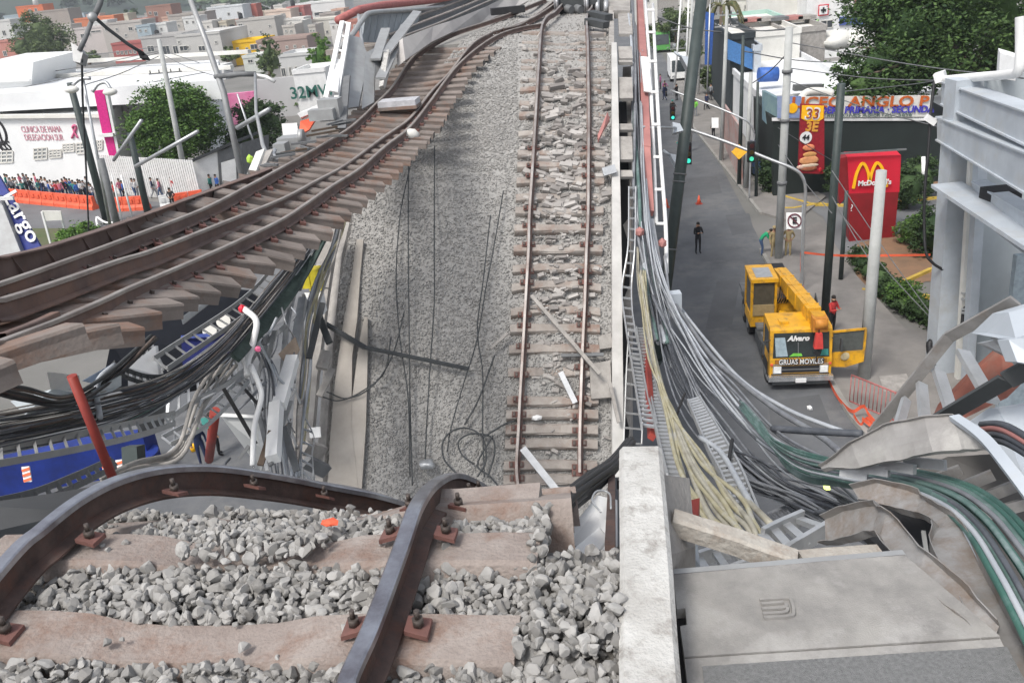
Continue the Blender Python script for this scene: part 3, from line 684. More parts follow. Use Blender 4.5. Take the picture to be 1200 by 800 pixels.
# thin dark wires trailing down the gravel slope
wires = [[(490, 170), (478, 220), (470, 260), (466, 330), (470, 400), (480, 470), (482, 560)],
 [(510, 180), (510, 300), (510, 360), (505, 440), (500, 520), (500, 548)],
 [(480, 180), (480, 300), (481, 400), (482, 480), (485, 570)],
 [(590, 230), (578, 300), (570, 340), (560, 400), (545, 450), (530, 500), (525, 530)],
 [(575, 260), (567, 330), (560, 390), (566, 440), (566, 500), (568, 560)],
 [(475, 370), (462, 420), (440, 455), (410, 470), (385, 462)],
 [(460, 400), (452, 440), (425, 462), (400, 473), (380, 468)],
 [(540, 560), (522, 540), (520, 520), (532, 506), (550, 504), (566, 515), (570, 540), (560, 560)],
 [(556, 545), (543, 535), (538, 520), (552, 510), (575, 513), (580, 530), (572, 560)],
 [(565, 515), (590, 500), (604, 495)], [(545, 500), (562, 470), (580, 420)], [(578, 512), (560, 545), (575, 560), (600, 590)]]
for i, wq in enumerate(wires):
    mb = MB(); mb.tube(smooth([S(x, y, .22+.1*rnd.random()) for x, y in wq], 7), .017 if i < 7 else .022, 5)
    solo('wire', mb, M['darkgrey'], 'thin dark wire trailing down the gravel slope left of the fallen track' if i < 7 else 'thin dark wire coiled on the gravel at the foot of the slope', 'wire', 'wires on the gravel slope' if i < 7 else 'wires coiled at the foot of the slope')
mb = MB(); mb.bar(S(375, 383, .5), S(430, 412, .35), .11, .08); mb.bar(S(430, 412, .35), S(549, 436, .3), .09, .07)
solo('bent_bar', mb, M['darkgrey'], 'long bent dark bar lying across the gravel from the left wreckage', 'bar')
# ---- wheelsets at the top
ws = thing('train_bogie', 'dark train bogie with steel wheels at the far end of the fallen track', 'train bogie', P(680, 20, 35))
def wp(x, y, d=34.5): return P(x, y, d)
mb = MB(); mb.box(wp(678, 9), (1.75, .5, .5), NV, TV); mb.box(wp(678, 0), (1.5, 1.2, .4), NV, TV); mb.box(wp(700, 8), (.8, .9, .7), NV, TV); obj('frame', mb, M['darkgrey'], ws)
for x in (653, 688):
    mb = MB(); c = wp(x, 6, 34.2); mb.cyl(c-NV*.07, c+NV*.07, .44, n=24); mb.cyl(c-NV*.11, c-NV*.07, .47, n=24); obj('wheel', mb, mat('wheel_steel', (.4, .4, .41), .4, .6, rgb2=(.2, .19, .19), sc_=6), ws)
mb = MB(); mb.cyl(wp(650, 8, 34.2), wp(692, 7, 34.2), .1); obj('axle', mb, M['midgrey'], ws)
for x in (664, 675):
    mb = MB(); mb.cyl(wp(x, 10, 34), wp(x+6, 12, 33.8), .16, n=10); obj('motor', mb, M['midgrey'], ws)
for x in (700, 710):
    mb = MB(); mb.cyl(wp(x, 14, 34), wp(x, 0, 34), .1, n=8); obj('spring', mb, M['galv'], ws)
# ---- far end of the viaduct
far = thing('viaduct_span', 'far standing end of the concrete viaduct where the tracks climb away', 'viaduct', P(600, 40, 36))
mb = MB(); mb.slab([P(430, 66, 30), P(560, 30, 36)-Vector((0, 0, .35)), P(745, 22, 33)-Vector((0, 0, .3)), P(790, -60, 90)-Vector((0, 0, .3)), P(620, -60, 80), P(380, 10, 40)], (0, 0, -.9)) if False else None
mb.slab([Vector((-2.6, 33.5, 12.3)), Vector((4.5, 33.5, 12.3)), Vector((13, 90, 12.3)), Vector((4, 90, 12.3))], (0, 0, -1.5)); obj('deck_slab', mb, gbed, far)
# median wall seen as the long pale beam
mb = MB(); L_ = [P(463, 52, 25.5), P(500, 37, 28.5), P(520, 30, 30), P(560, 12, 34.5), P(590, 0, 39), P(620, -12, 45)]; Rr = [P(466, 78, 24.8), P(497, 56, 27.6), P(520, 44, 29.5), P(552, 33, 33), P(596, 15, 38.5), P(640, -4, 45)]
mb.ribbon([p for p in L_], [p for p in Rr], .3); obj('median_wall', mb, mat('median_concrete', (.46, .44, .42), .9, rgb2=(.36, .34, .33), sc_=.6), far)
# rails of the other track beyond the wall
for k, pl in enumerate([[(455, 49, 27), (480, 39, 29), (520, 24, 32.5), (565, 4, 38), (600, -10, 44)], [(455, 40, 28), (490, 27, 31.5), (530, 12, 36), (575, -6, 43)], [(455, 30, 30), (490, 18, 34), (530, 4, 39), (560, -8, 45)], [(465, 18, 33), (500, 7, 38), (540, -6, 44)]]):
    rail([P(*p) for p in pl], far, M['midgrey'], M['railhead2'], 4, k=1.3)
for k, pl in enumerate([[(575, 37, 29.9), (600, 30, 30.8), (625, 20, 32), (650, 4, 34.3), (670, -10, 37)], [(590, 33, 30.3), (612, 27, 31.2), (640, 8, 33.6), (655, -6, 36)]]):
    rail([P(*p) for p in pl], far, M['railside2'], M['railhead2'], 4)
for i in range(22):
    a = P(lerp(455, 580, i/21), lerp(48, -8, i/21)-2, lerp(27.5, 44, i/21)); obj('sleeper', MB().box(a+Vector((0, 0, -.25))-NV*.9, (2.4, .26, .16), NV, TV), M['sleepergrey'], far)
# ---- walls and side of the far viaduct on the left
lf = thing('viaduct_barrier', 'grey steel noise barrier with red top rail at the far left edge of the viaduct', 'barrier', P(420, 60, 26))
mb = MB(); mb.tube([P(396, 24, 26), P(420, 12, 27), P(450, 6, 30), P(505, 1, 36), P(560, -8, 44)], .13, 8); obj('top_rail', mb, mat('rail_red', (.42, .14, .13), .7), lf)
pb = [(425, 17, 27), (448, 14, 29.5), (470, 12, 31.5), (492, 11, 34)]; pbb = [(420, 50, 26.5), (442, 50, 28), (462, 42, 30), (486, 29, 33)]
for i in range(3):
    for k in range(3):
        t0, t1 = k/3+.012, (k+1)/3-.012
        A = P(*pb[i]).lerp(P(*pb[i+1]), t0); B = P(*pb[i]).lerp(P(*pb[i+1]), t1); Cc = P(*pbb[i]).lerp(P(*pbb[i+1]), t1); Dd = P(*pbb[i]).lerp(P(*pbb[i+1]), t0)
        mb = MB(); mb.slab([A, B, Cc, Dd], NV*.1); obj('panel', mb, mat('barrier_panel', (.27, .30, .32), .6, rgb2=(.2, .22, .24), sc_=1.5), lf)
mb = MB(); mb.tube(smooth([P(396, 60, 24.5), P(412, 42, 25), P(426, 22, 26), P(437, 15, 27), P(480, 12, 32), P(520, 8, 38)], 5), .08, 8); obj('hand_rail', mb, M['steel'], lf)
mb = MB(); mb.tube(smooth([P(420, 18, 26), P(423, 40, 25.3), P(426, 60, 24.6), P(432, 68, 24.4)], 5), .05, 6); obj('bent_pipe', mb, M['galv'], lf)
# white ladder-like mast left
lm = thing('ladder_mast', 'white ladder-like steel mast standing askew at the left broken edge', 'mast', P(388, 125, 21))
for a, b in (((401, 26, 24.5), (382, 115, 21)), ((409, 28, 24.5), (394, 118, 21))):
    mb = MB(); mb.bar(P(*a), P(*b), .12, .08, up=F); obj('rail', mb, M['white'], lm)
for i in range(6):
    t = i/5; mb = MB(); mb.bar(P(401, 26, 24.5).lerp(P(382, 115, 21), t), P(409, 28, 24.5).lerp(P(394, 118, 21), t), .06, .06, up=F); obj('rung', mb, M['white'], lm)
mb = MB(); mb.slab([P(391, 68, 22.8), P(399, 70, 22.8), P(396, 108, 21), P(386, 106, 21)], F*.12); obj('plate', mb, M['white'], lm)
mb = MB(); mb.box(P(388, 128, 20.5), (.5, .4, .5), NV, TV); mb.box(P(378, 134, 20.3), (.6, .3, .25), NV, TV); obj('bracket', mb, M['steel'], lm)
# broken grey slabs and girder plates below the barrier
for i, (q, lab) in enumerate([
 ([(404, 40, 24), (422, 44, 24.5), (432, 66, 24), (420, 125, 22), (398, 128, 21.5)], 'tall buckled grey steel plate hanging under the left barrier'),
 ([(428, 62, 24), (440, 56, 24.5), (438, 120, 22.6), (424, 128, 22)], 'narrow buckled grey plate next to the tall hanging plate'),
 ([(436, 60, 24.2), (458, 52, 25.5), (452, 76, 24.4), (438, 92, 23.4)], 'ragged grey steel sheet leaning on the pale wall end'),
 ([(400, 90, 22), (410, 88, 22), (405, 150, 20), (392, 150, 20)], 'dark bent plate beside the white ladder mast')]):
    mb = MB(); mb.slab([P(*p) for p in q], F*.12); solo('steel_plate', mb, M['steel'] if i < 3 else M['midgrey'], lab, 'steel plate')
mb = MB(); mb.slab([P(449, 60, 24.4), P(456, 58, 24.4), P(454, 82, 23.6), P(449, 100, 22.8), P(444, 102, 22.8)], F*.35); solo('wall_stub', mb, M['whiteconc'], 'pale broken end of the median wall left of the hanging track', 'wall stub')
for a, b, lab in (((489, 14, 29), (452, 62, 24.3), 'long flat grey bar leaning from the barrier to the pale wall end'), ((452, 34, 26), (440, 70, 23.8), 'short flat grey bar leaning beside the long one'), ((475, 30, 27.5), (446, 92, 23), 'bent grey plank sliding down behind the pale wall end')):
    mb = MB(); mb.bar(P(*a), P(*b), .28, .06, up=F); solo('flat_bar', mb, M['steel'], lab, 'steel bar')
# ================================================================== wreckage on the right of the near span
def PL(l): return [P(*p) for p in l]
def cable(name, path, r, mt, label, group=None, n=6, sm=7, jit=0., seed=0, taper=0):
    pts = smooth([P(x+jit*rnd.uniform(-1, 1), y+jit*rnd.uniform(-1, 1), d*(1+.004*jit*rnd.uniform(-1, 1))) for x, y, d in path], sm)
    mb = MB(); mb.tube(pts, r, n, scale=[min(1, .3+.7*i/(taper*len(pts))) for i in range(len(pts))] if taper else None); return solo(name, mb, M[mt], label, 'cable', group)
def ladder(name, A, B, label, mt='steel', w_=.05, rung=.3, cat='cable tray', rw=.035, group=None, up=None):
    t = thing(name, label, cat, P(*A[0]), group); a = smooth(PL(A), 6); b = smooth(PL(B), 6)
    for pts in (a, b):
        mb = MB(); mb.sweep(pts, [(-w_*.25, -w_), (w_*.25, -w_), (w_*.25, w_), (-w_*.25, w_)]); obj('side_rail', mb, M[mt], t)
    ra = resample(a, rung); n = len(ra)
    bl = [0]
    for i in range(1, len(b)): bl.append(bl[-1]+(b[i]-b[i-1]).length)
    for i, p in enumerate(ra):
        s = bl[-1]*i/max(1, n-1); k = max(j for j in range(len(b)) if bl[j] <= s+1e-6); k = min(k, len(b)-2)
        q = b[k].lerp(b[k+1], min(1, (s-bl[k])/max(1e-6, bl[k+1]-bl[k])))
        mb = MB(); mb.bar(p, q, rw, rw*.6); obj('rung', mb, M[mt], t)
    return t

# walkway slab with the embossed emblem
zs = 12.62
wk = thing('walkway', 'grey concrete walkway slabs beside the white parapet with a square line emblem cast in', 'walkway', G(900, 740, zs))
a0 = [G(789, 673, zs), G(965, 657, zs), G(1060, 650, zs), G(1120, 700, zs), G(1172, 745, zs), G(802, 769, zs), G(797, 733, zs), G(805, 731.5, zs), G(803, 712, zs), G(793, 713, zs)]
mb = MB(); mb.slab(a0, (0, 0, -.05)); obj('slab', mb, M['slabconc'], wk)
mb = MB(); mb.slab([G(802, 771.5, zs-.004), G(1172, 748, zs-.004), G(1230, 860, zs-.004), G(815, 880, zs-.004)], (0, 0, -.05)); obj('slab', mb, M['slabconc'], wk)
mb = MB(); mb.slab([G(823, 780, zs-.0), G(1180, 757, zs-.0), G(1240, 870, zs-.0), G(835, 900, zs-.0)], (0, 0, -.006)); obj('rough_panel', mb, mat('rough_slab', (.26, .262, .26), .95, rgb2=(.18, .183, .183), sc_=60, bump=.8, bsc=300), wk)
mb = MB(); L_ = [G(789, 673, zs+.0), G(1062, 650, zs+.0)]; mb.slab([L_[0]+Vector((0, .005, 0)), L_[1]+Vector((0, .005, 0)), L_[1]+Vector((0, .035, 0)), L_[0]+Vector((0, .035, 0))], (0, 0, -.07)); obj('steel_edge', mb, M['steel'], wk)
mb = MB(); mb.slab([G(775, 690, zs-.05), G(1060, 668, zs-.05), G(1160, 765, zs-.05), G(1220, 860, zs-.05), G(790, 880, zs-.05)], (0, 0, -.03)); obj('support', mb, M['dark'], wk)
def emb(lines):
    mb = MB()
    for l in lines:
        pts = smooth([G(x, y, zs+.003) for x, y in l], 4) if len(l) > 2 else [G(x, y, zs+.003) for x, y in l]
        mb.sweep(pts, [(-.008, -.004), (.008, -.004), (.006, .008), (-.006, .008)])
    return mb
obj('cast_emblem', emb([[(890, 703), (922, 701), (927, 704), (930, 716), (926, 722), (895, 724)], [(892, 708), (918, 706)], [(893, 714), (919, 712), (921, 708)], [(894, 719.5), (920, 717.5), (923, 712)]]), M['slabconc'], wk)
# black slab painting in the shaded gap, + web beside parapet
mb = MB(); mb.slab([G(779, 600, 12.3), G(792, 690, 12.3), G(806, 900, 12.3), G(796, 900, 12.3), G(776, 600, 12.3)], (0, 0, -.5)); obj('gap_shade_slab', mb, M['dark'], span)
mb = MB(); mb.slab([P(778, 556, 3.9), P(808, 560, 4.2), P(815, 640, 3.9), P(786, 650, 3.5)], (0, 0, -.12)); solo('concrete_stub', mb, M['conc'], 'rough grey concrete stub just right of the far end of the white parapet', 'concrete')
mb = MB(); mb.slab([P(808, 586, 4.6), P(820, 583, 4.7), P(818, 603, 4.6), P(806, 604, 4.5)], (0, 0, -.1)); solo('red_block', mb, M['red'], 'small red painted steel piece behind the broken coping beam', 'steel piece')
mb = MB(); mb.cyl(P(802, 640, 4.4), P(804, 668, 4.1), .07, n=14); solo('pipe_stub', mb, M['bluesteel'], 'short pale blue pipe standing under the broken coping beam', 'pipe')
# broken coping beams
def beam(name, pts, w_, h_, label, mt, rough=.006):
    mb = MB(); q = resample(smooth(PL(pts), 3), .06); q = [p+Vector((0, 0, rough*noise.noise(p*11))) for p in q]
    mb.sweep(q, [(-w_/2, -h_), (w_/2, -h_), (w_/2+.004, -.012), (w_/2-.008, 0), (-w_/2+.008, 0), (-w_/2-.004, -.012)]); return solo(name, mb, mt, label, 'beam')
cop = mat('coping', (.44, .42, .38), .9, rgb2=(.30, .27, .235), sc_=4, bump=.5, bsc=35, wear=(.25, .2, .16), wsc=5)
beam('coping_beam', [(790, 601, 3.72), (862, 624, 3.68), (938, 651, 3.62)], .085, .09, 'broken concrete coping beam sloping down to the edge of the walkway slab', cop)
beam('coping_beam', [(938, 650, 3.66), (990, 645, 3.68), (1046, 642, 3.70)], .08, .075, 'second coping beam lying level along the slab edge right of the break', cop)
# bent channels
def channel(name, A, B, th, label, mt=None, slots=0, lip=.05, bulge=0., sharp=0):
    t = thing(name, label, 'steel channel', P(*A[0])); a = smooth(PL(A), 6) if sharp == 0 else PL(A); b = smooth(PL(B), 6) if sharp == 0 else PL(B)
    if sharp: a = [p.lerp(q, k/5) for p, q in zip(a, a[1:]) for k in range(5)]+[a[-1]]; b = [p.lerp(q, k/5) for p, q in zip(b, b[1:]) for k in range(5)]+[b[-1]]
    if sharp: w0 = [Vector((noise.noise(p*9), noise.noise(p*9+Vector((5, 0, 0))), noise.noise(p*9+Vector((0, 7, 0)))))*.012 for p in a]; a = [p+w for p, w in zip(a, w0)]; b = [p-w for p, w in zip(b, w0)]
    mb = MB(); mb.sheet(a, b, th, 5, bulge); obj('web', mb, mt or M['tansteel'], t)
    if lip:
        for e, f in ((a, b), (b, a)):
            ins = []
            for i, p in enumerate(e):
                tt = e[min(i+1, len(e)-1)]-e[max(i-1, 0)]; n_ = tt.cross(f[i]-p)
                if e is b: n_ = -n_
                n_ = n_.normalized() if n_.length > 1e-9 else Vector((0, 0, 1)); ins.append(p-n_*lip)
            mb = MB(); mb.ribbon(e, ins, .004); obj('lip', mb, mt or M['tansteel'], t)
    if slots:
        for i in range(slots):
            k = int((i+.6)/slots*(len(a)-1)); p = a[k].lerp(b[k], .72); tt = (a[min(k+1, len(a)-1)]-a[max(k-1, 0)]).normalized(); nn = tt.cross(b[k]-a[k]).normalized()
            ax = (b[k]-a[k]).normalized()
            mb = MB(); mb.box(p+nn*.002, (.035, .009, .004), ax, tt); obj('slot', mb, M['dark'], t)
    return t
channel('steel_channel', [(968, 608, 4.3), (993, 600, 4.2), (1032, 594, 4.0), (1040, 600, 3.9), (1085, 648, 3.55), (1135, 697, 3.3), (1172, 735, 3.15)],
        [(968, 640, 4.2), (985, 637, 4.1), (1022, 628, 3.9), (1032, 632, 3.8), (1075, 684, 3.45), (1120, 728, 3.22), (1160, 762, 3.1)], .006, 'long bent grey steel channel lying over the corner of the walkway slab', slots=7, sharp=1)
channel('steel_channel', [(1000, 573, 4.6), (1030, 566, 4.5), (1080, 582, 4.3), (1112, 606, 4.0), (1128, 625, 3.8), (1160, 690, 3.4), (1196, 755, 3.1), (1235, 830, 2.9)],
        [(1010, 590, 4.5), (1036, 594, 4.4), (1072, 606, 4.2), (1099, 616, 3.95), (1090, 645, 3.7), (1125, 715, 3.3), (1160, 790, 3.0), (1190, 860, 2.85)], .006, 'widest bent steel channel curving down to the lower right corner', slots=8, sharp=1)
mb = MB(); mb.ribbon(PL([(1128, 622, 3.78), (1163, 690, 3.38), (1200, 755, 3.08), (1238, 830, 2.88)]), PL([(1134, 618, 3.78), (1171, 690, 3.38), (1209, 752, 3.08), (1248, 830, 2.88)]), .02); solo('edge_strip', mb, M['bluesteel'], 'pale blue steel edge strip along the widest bent channel', 'steel strip')
# curved deck plate with rungs beneath
channel('curved_plate', [(962, 548, 5.2), (1000, 520, 4.9), (1040, 499, 4.7), (1085, 490, 4.5), (1118, 489, 4.4), (1150, 505, 4.2), (1172, 523, 4.05)],
        [(968, 553, 5.1), (1010, 548, 4.8), (1050, 540, 4.6), (1095, 533, 4.35), (1130, 530, 4.25), (1155, 527, 4.15), (1175, 527, 4.05)], .008, 'crumpled grey steel plate curving to a sharp point above the green cables', mat('plate_grey', (.33, .32, .31), .6, .15, rgb2=(.24, .23, .22), sc_=2.5, bump=.2, bsc=9, wear=(.38, .37, .35), wsc=1.5), slots=5, lip=.03, bulge=-.05, sharp=1)
mb = MB(); mb.ribbon(smooth(PL([(1112, 487, 4.38), (1145, 512, 4.1), (1175, 548, 3.8), (1215, 602, 3.5)]), 5), smooth(PL([(1124, 485, 4.36), (1158, 508, 4.08), (1190, 545, 3.78), (1232, 598, 3.48)]), 5), .03); solo('steel_strip', mb, M['bluesteel'], 'long pale steel strip running from the plate down to the right edge', 'steel strip')
for i, (a, b) in enumerate([((985, 552, 5.0), (1017, 558, 4.9)), ((1005, 547, 4.9), (1042, 553, 4.75)), ((1032, 543, 4.8), (1072, 550, 4.6)), ((1060, 540, 4.7), (1108, 545, 4.5))]):
    mb = MB(); mb.bar(P(*a), P(*b), .055, .03, up=F); solo('tray_rung', mb, M['galv'], 'flat pale tray rung tucked beneath the crumpled plate', 'tray rung', 'tray rungs beneath the crumpled plate')
for i, (a, b) in enumerate([((1082, 566, 5.0), (1126, 550, 4.9)), ((1108, 578, 4.8), (1164, 556, 4.7)), ((1135, 590, 4.7), (1200, 565, 4.6)), ((1150, 604, 4.6), (1240, 580, 4.5))]):
    mb = MB(); mb.bar(P(*a), P(*b), .06, .03, up=F); solo('tray_rung', mb, M['tansteel'], 'dull tray rung in the shadow below the long pale strip', 'tray rung', 'tray rungs below the pale strip')
mb = MB(); mb.slab(PL([(1050, 560, 5.3), (1110, 535, 5.2), (1190, 530, 5.0), (1260, 600, 4.8), (1260, 760, 4.6), (1190, 700, 4.7), (1120, 610, 5.0)]), Vector((0, 0, -.08))); solo('dark_under_sheet', mb, mat('shadow_steel', (.1, .095, .09), .7, sc_=2), 'dark steel floor plate lying under the green cables at the right edge', 'steel plate')
# ladder frame with wide rungs and rusty panel behind
lt = thing('tray_ladder', 'tilted steel ladder frame with wide pale rungs in front of a rusty panel', 'ladder frame', P(1040, 490, 5.2))
for a, b, w_ in (((1022, 508, 5.4), (1112, 395, 5.0), .07), ((1112, 395, 5.0), (1190, 352, 4.6), .07), ((1100, 492, 4.9), (1180, 445, 4.4), .10), ((1180, 445, 4.4), (1240, 415, 4.2), .10)):
    mb = MB(); mb.bar(P(*a), P(*b), w_, .02, up=F); obj('side_rail', mb, M['tansteel'] if w_ < .1 else M['darkgrey'], lt)
for a, b, w_ in (((1062, 468, 5.2), (1052, 502, 5.0), .055), ((1080, 450, 5.15), (1084, 495, 4.9), .062), ((1100, 436, 5.1), (1118, 492, 4.8), .07), ((1128, 412, 5.0), (1162, 470, 4.6), .08), ((1168, 390, 4.8), (1215, 445, 4.4), .08)):
    mb = MB(); mb.bar(P(*a), P(*b), w_, .03, up=F); obj('rung', mb, M['galv'], lt)
mb = MB(); mb.slab(PL([(1096, 492, 5.3), (1104, 474, 5.4), (1138, 438, 5.3), (1172, 408, 5.2), (1215, 432, 5.0), (1180, 466, 5.0), (1130, 490, 5.1)]), F*.05); solo('rusty_sheet', mb, mat('rust', (.26, .085, .055), .75, rgb2=(.15, .06, .045), sc_=2.5, bump=.3, wear=(.2, .12, .09), wsc=2), 'rusty red-brown panel behind the rungs of the tilted ladder frame', 'panel')
mb = MB(); mb.slab(PL([(1156, 390, 4.7), (1182, 366, 4.5), (1230, 352, 4.4), (1230, 386, 4.2), (1190, 396, 4.3)]), F*.15); mb.slab(PL([(1182, 398, 4.25), (1230, 392, 4.1), (1230, 430, 4.1), (1192, 424, 4.2)]), F*.1, 1); solo('bent_box', mb, [M['bluesteel'], M['bluesteel']], 'crumpled white metal housing at the right edge above the ladder frame', 'housing')
mb = MB(); mb.slab(PL([(1150, 402, 4.9), (1168, 398, 4.8), (1240, 430, 4.5), (1240, 445, 4.5)]), F*.05); solo('steel_strip', mb, M['galv'], 'thin pale angle running under the white housing to the right edge', 'steel strip')
for k, (mt_, y) in enumerate((('darkcable', 0), ('pinkred', 6), ('darkcable', 13), ('darkcable', 20))):
    cable('cable', [(1150, 497+y, 4.4), (1168, 496+y, 4.2), (1188, 503+y, 4.0), (1230, 530+y, 3.7)], .017, mt_, ['topmost black cable looping at the right edge', 'salmon coloured cable looping at the right edge', 'black cable just under the salmon one at the right edge', 'lowest black cable looping at the right edge'][k])
mb = MB(); mb.slab(PL([(1140, 500, 4.8), (1170, 480, 4.7), (1240, 470, 4.5), (1240, 600, 4.2), (1200, 560, 4.3)]), F*.1); solo('blue_plate', mb, M['bluesteel'], 'dull blue-grey steel plate behind the looping cables at the right edge', 'steel plate')
# ladders lying beyond the coping beam
ladder('cable_ladder', [(893, 628, 4.6), (915, 617, 4.7), (940, 606, 4.8)], [(918, 652, 4.2), (935, 640, 4.4), (968, 620, 4.5)], 'short cable ladder with wide pale rungs behind the coping beams', 'galv', .05, .105, rw=.05)
ladder('cable_ladder', [(800, 660, 4.9), (840, 648, 4.9), (880, 640, 4.8)], [(815, 690, 4.5), (855, 672, 4.5), (895, 660, 4.4)], 'crumpled cable ladder lying in the hollow under the sloping coping beam', 'galv', .05, .10, rw=.045)
ladder('cable_ladder', [(806, 470, 12.5), (828, 522, 9.6), (846, 558, 8.2), (866, 610, 6.6)], [(820, 466, 12.5), (848, 514, 9.6), (868, 550, 8.2), (890, 604, 6.6)], 'curved cable ladder beneath the yellow cables with white rungs', 'galv', .04, .2, rw=.05)
ladder('cable_ladder', [(746, 385, 20), (756, 450, 16), (768, 500, 13), (782, 560, 10)], [(754, 385, 20), (768, 450, 16), (784, 500, 13), (802, 560, 10)], 'long cable ladder running down beside the yellow cables from the girder edge', 'galv', .06, .25, rw=.06)
ladder('cable_ladder', [(737, 220, 23), (736, 290, 22), (729, 340, 21.5), (733, 380, 20.5), (741, 430, 18), (752, 500, 13)], [(745, 220, 23), (744, 290, 22), (740, 340, 21.5), (743, 380, 20.5), (755, 430, 18), (770, 500, 13)], 'kinked pale cable ladder clinging to the edge of the fallen span', 'galv', .06, .35, rw=.06)
for i, (x0, x1) in enumerate(((731, 733), (740, 743), (750, 751))):
    pass
ladder('safety_ladder', [(737, 385, 21), (734, 440, 20.5), (731, 520, 20)], [(758, 390, 20), (755, 450, 19.5), (752, 520, 19)], 'dark-backed steel rack with many rungs between the span edge and parapet', 'steel', .05, .36, rw=.05)
# small dark mesh tray lying on the street under the cables
mb = MB(); 
for i in range(7): mb.bar(P(903+i*7, 602-i*2.5, 9), P(912+i*7, 611-i*2.5, 8.6), .03, .03)
mb.bar(P(900, 603, 9), P(952, 583, 9), .04, .04); mb.bar(P(908, 612, 8.6), P(958, 592, 8.6), .04, .04); solo('wire_tray', mb, M['greycable'], 'small grey wire tray caught among the dark cables', 'wire tray')

mb = MB(); mb.slab(PL([(985, 600, 4.9), (1040, 590, 4.9), (1100, 600, 4.7), (1125, 660, 4.2), (1150, 720, 3.9), (1095, 690, 4.1), (1040, 650, 4.5)]), Vector((0, .02, -.05))); solo('dark_under_sheet', mb, M['dark'], 'added black sheet painting the shade between the two bent channels', 'steel plate')  # sheet added to paint the black shade between the channels
mb = MB(); mb.bar(P(1082, 622, 4.2), P(1086, 650, 4.1), .02, .012); solo('bolt_rod', mb, M['steel'], 'short loose rod standing between the two bent channels', 'rod')
for i, (x, y) in enumerate(((1075, 668), (1110, 712), (1140, 738))): pass
# ---- cable bundles
def bundle(n, keys, spread, r, mt, label, group, jit=2., name='cable', twist=1.5):
    for i in range(n):
        ph = rnd.uniform(0, 6.28); a = (i+.5)/n*2-1; path = []
        for k, (x, y, d, wx, wy) in enumerate(keys):
            s = a*math.cos(twist*k*.35+ph*.1)+.25*rnd.uniform(-1, 1)
            path.append((x+wx*s*spread, y-wy*s*spread, d*(1+.02*rnd.uniform(-1, 1))))
        cable(name, path, r*rnd.uniform(.8, 1.2), mt if isinstance(mt, str) else rnd.choice(mt), label, group, jit=jit, n=6)
# big green cables at lower right: each hand placed
gb = [(745, 60, 28), (747, 200, 24), (752, 290, 21), (790, 370, 17), (850, 455, 13.5), (895, 510, 10.5)]
gcs = [
 ([(930, 546, 7.5), (985, 562, 6.2), (1050, 572, 5.2), (1100, 592, 4.5), (1135, 622, 4.05), (1165, 672, 3.6), (1198, 735, 3.25), (1232, 810, 3.0)], .028, 'greencable', 'innermost dark green cable hugging the widest channel'),
 ([(930, 541, 7.5), (985, 556, 6.2), (1052, 566, 5.2), (1105, 585, 4.5), (1143, 615, 4.05), (1176, 662, 3.65), (1210, 725, 3.3), (1250, 800, 3.0)], .030, 'greencable2', 'dusty green cable lying second from the widest channel'),
 ([(928, 535, 7.5), (985, 551, 6.3), (1056, 561, 5.3), (1112, 578, 4.6), (1152, 606, 4.1), (1188, 652, 3.7), (1222, 705, 3.4)], .024, 'greencable', 'dark green cable lying third from the widest channel'),
 ([(926, 530, 7.6), (985, 546, 6.4), (1060, 556, 5.4), (1120, 572, 4.7), (1163, 600, 4.2), (1200, 643, 3.8), (1235, 690, 3.5)], .027, 'greencable2', 'dusty green cable lying fourth from the widest channel'),
 ([(925, 524, 7.7), (985, 541, 6.5), (1064, 551, 5.5), (1128, 567, 4.8), (1172, 592, 4.3), (1210, 630, 3.9), (1240, 665, 3.7)], .024, 'greencable', 'dark green cable fifth from the channel, outside the bundle'),
 ([(938, 536, 7.2), (1000, 549, 6.2), (1080, 558, 5.2), (1145, 578, 4.6), (1195, 612, 4.1), (1240, 655, 3.8)], .018, 'greencable2', 'thinner pale green cable along the outer edge of the green bundle')]
st_ = [(746, 40, 29), (748, 160, 25), (752, 270, 22), (775, 350, 18), (830, 440, 14), (885, 505, 10)]
gcs = [(p, r*.82, m_, l) for p, r, m_, l in gcs]
for k in range(5):
    o_ = k*.8+.4; A_, B_ = gcs[int(o_)][0], gcs[int(o_)+1][0]; f_ = o_-int(o_)
    n_ = min(len(A_), len(B_)); pp_ = [tuple(lerp(A_[q][c], B_[q][c], f_)-(.05 if c == 2 else 0) for c in range(3)) for q in range(n_)]
    gcs.append((pp_, .013, ['palecable', 'darkcable', 'greencable2', 'greycable', 'greencable'][k], ['thin pale strand running along the green cables', 'thin dark strand running along the green cables', 'thin dusty green strand among the green cables', 'thin grey strand among the green cables', 'thin dark green strand among the green cables'][k]))
for i, (path, r, mt_, lab) in enumerate(gcs):
    o = ((i-2.5)*1.6 if i < 6 else (i-8)*1.9)
    up_ = [(x+o*.6, y-o*.6, d) for x, y, d in [(868, 474, 12.3), (896, 509, 10.0)]]
    up_[1:1] = []; path = [(x, y, d*(.93 if k else .97)) for k, (x, y, d) in enumerate(path)]
    cable('green_cable', up_+path, r, mt_, lab, 'green cables', taper=.4)
cable('green_cable', [(868, 470, 13), (888, 492, 11.5), (897, 505, 10.5), (908, 525, 9.5), (925, 548, 8), (950, 562, 7), (985, 566, 6.3), (1040, 576, 5.4)], .03, 'greencable2', 'bright green cable that loops loosely ahead of the bundle')
